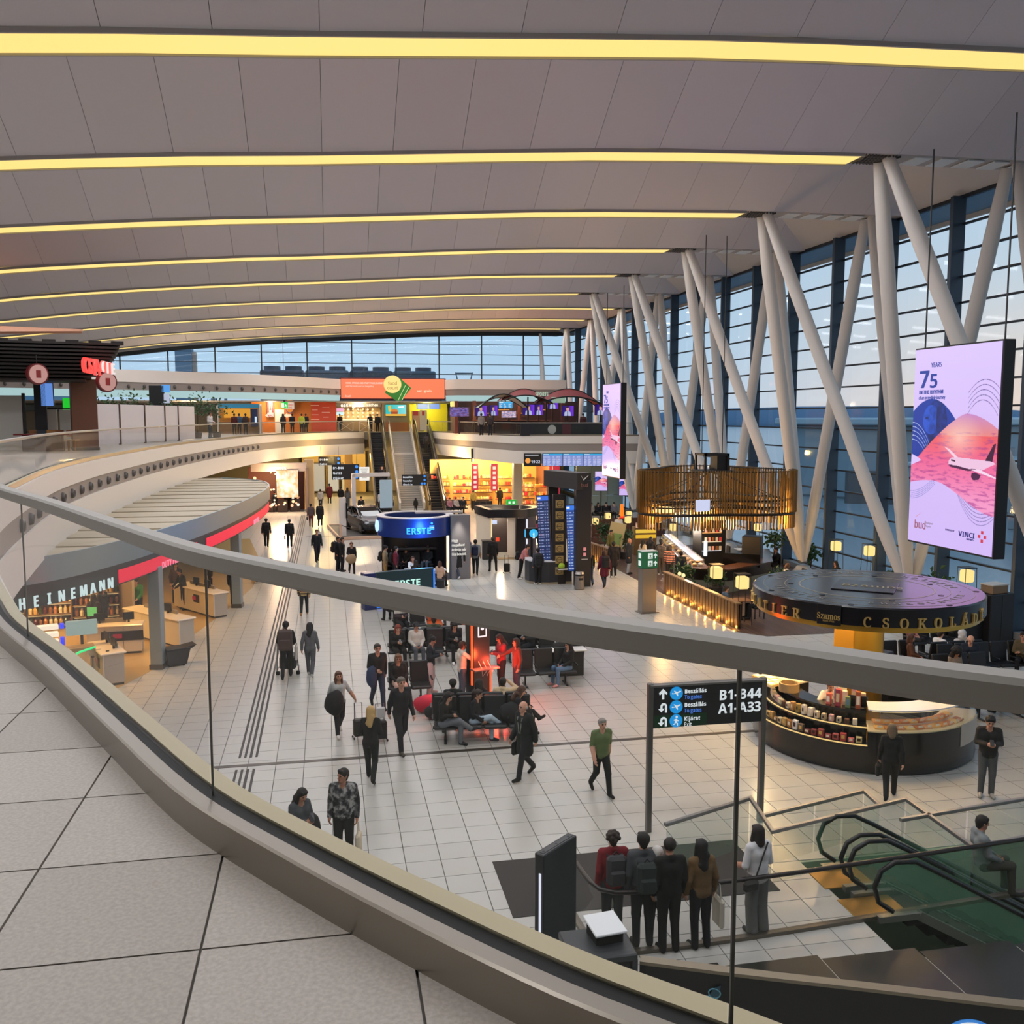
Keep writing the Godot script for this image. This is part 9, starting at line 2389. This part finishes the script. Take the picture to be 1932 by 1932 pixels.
	P(4.5,-81.1,4,1.72,"stand down short","1c1c22 17181a 17120f 222","person in black riding the left far escalator, upper one",1.86)
	P(4.4,-79.2,4,1.72,"stand down short","22242a 17181a 17120f 222","person in dark grey riding the left far escalator, lower one",0.88)
	P(4.2,-77.3,4,1.72,"stand down short","b0b0b4 17181a 17120f 222","person in a pale grey top at the foot of the left far escalator",0)
	P(4.9,-77.1,8,1.72,"stand down short","6a6a6e 17181a 17120f 222","person carrying a grey coat at the foot of the left far escalator",0)
	P(8.85,-86.3,178,1.72,"stand down short","2a2a30 17181a 17120f 222","person with a pack riding the right far escalator",4.49)
	P(6.9,-76.0,178,1.2,"stand down hood","16161a 16161a 16161a 222","small hooded figure in black at the foot of the far stairs")
	P(9.55,-74.8,20,1.7,"sit lap short","a8707a 1a1a1e 17120f 222","person in pink seated before the souvenir shop")
	P(10.1,-74.95,30,1.7,"sit lap short","b0a8a4 1a1a1e 17120f 222","person in grey seated before the souvenir shop")
	P(10.65,-75.15,-20,1.7,"sit lap short","26262a 1a1a1e 17120f 222","person in black seated before the souvenir shop")
	P(19.4,-68.35,-30,1.7,"sit lap short","8a8478 1a1a1e 17120f 222","person in cream seated on the far black bench, left")
	P(20.0,-68.35,20,1.7,"sit lap long","1c1c20 1a1a1e 17120f 222","person in black seated on the far black bench, second")
	P(20.6,-68.35,-10,1.7,"sit lap short","1a1a1e 1a1a1e 17120f 222","person in black seated on the far black bench, third")
	P(15.9,-60.6,10,1.7,"sit lap short","5a5248 1a1a1e 17120f 222","person in camouflage colours seated behind the flight tower")
	P(21.2,-68.35,-20,1.7,"sit lap short","6a6a70 1a1a1e 17120f 222","person seated under the poster screens")
	P(11.78,-77.17,178,1.68,"stand down short","a89048 1a1a1e 17120f 222","person in a mustard skirt walking towards the souvenir shop")
	P(14.37,-79.09,170,1.72,"stand down short","17181a 17181a 17120f 222","person in black at the souvenir shop")
	P(-7.2,-37.42,-10,1.7,"stand lean short","2f7a3c 1a1a1e 17120f 222","duty free cashier in a green shirt")
	P(-7.92,-36.97,20,1.7,"stand down short","d08a20 1a1a1e 17120f 222","customer in an orange top in the duty free shop")
	P(-8.11,-35.88,60,1.7,"stand down brown","1a1718 1a1a1e 17120f 222","customer in black at the nearer duty free counter")
	P(-8.01,-34.1,170,1.7,"stand down long","2a1a1c 1a1a1e 17120f 222","customer with dark hair at the shop entrance counter")
	P(-5.82,-39.45,-60,1.7,"stand lean short","17181b 1a1a1e 17120f 222","cashier in black bending over the farther duty free counter")
	P(-5.16,-42.55,100,1.7,"stand down long","1c1a1a 1a1a1e 17120f 222","customer in black behind the farther duty free counter")
	P(-6.35,-40.96,30,1.7,"stand down brown","4a3a34 1a1a1e 17120f 222","customer in brown between the duty free counters")
	P(-3.92,-40.05,170,1.7,"stand down short","121214 1a1a1e 17120f 222","person in black walking past the far duty free column")
	belongings()
func build_objects() -> void:
	hall_things()
	far_hall()
	upper_floor()
	duty_free()
	cafe()
	people()
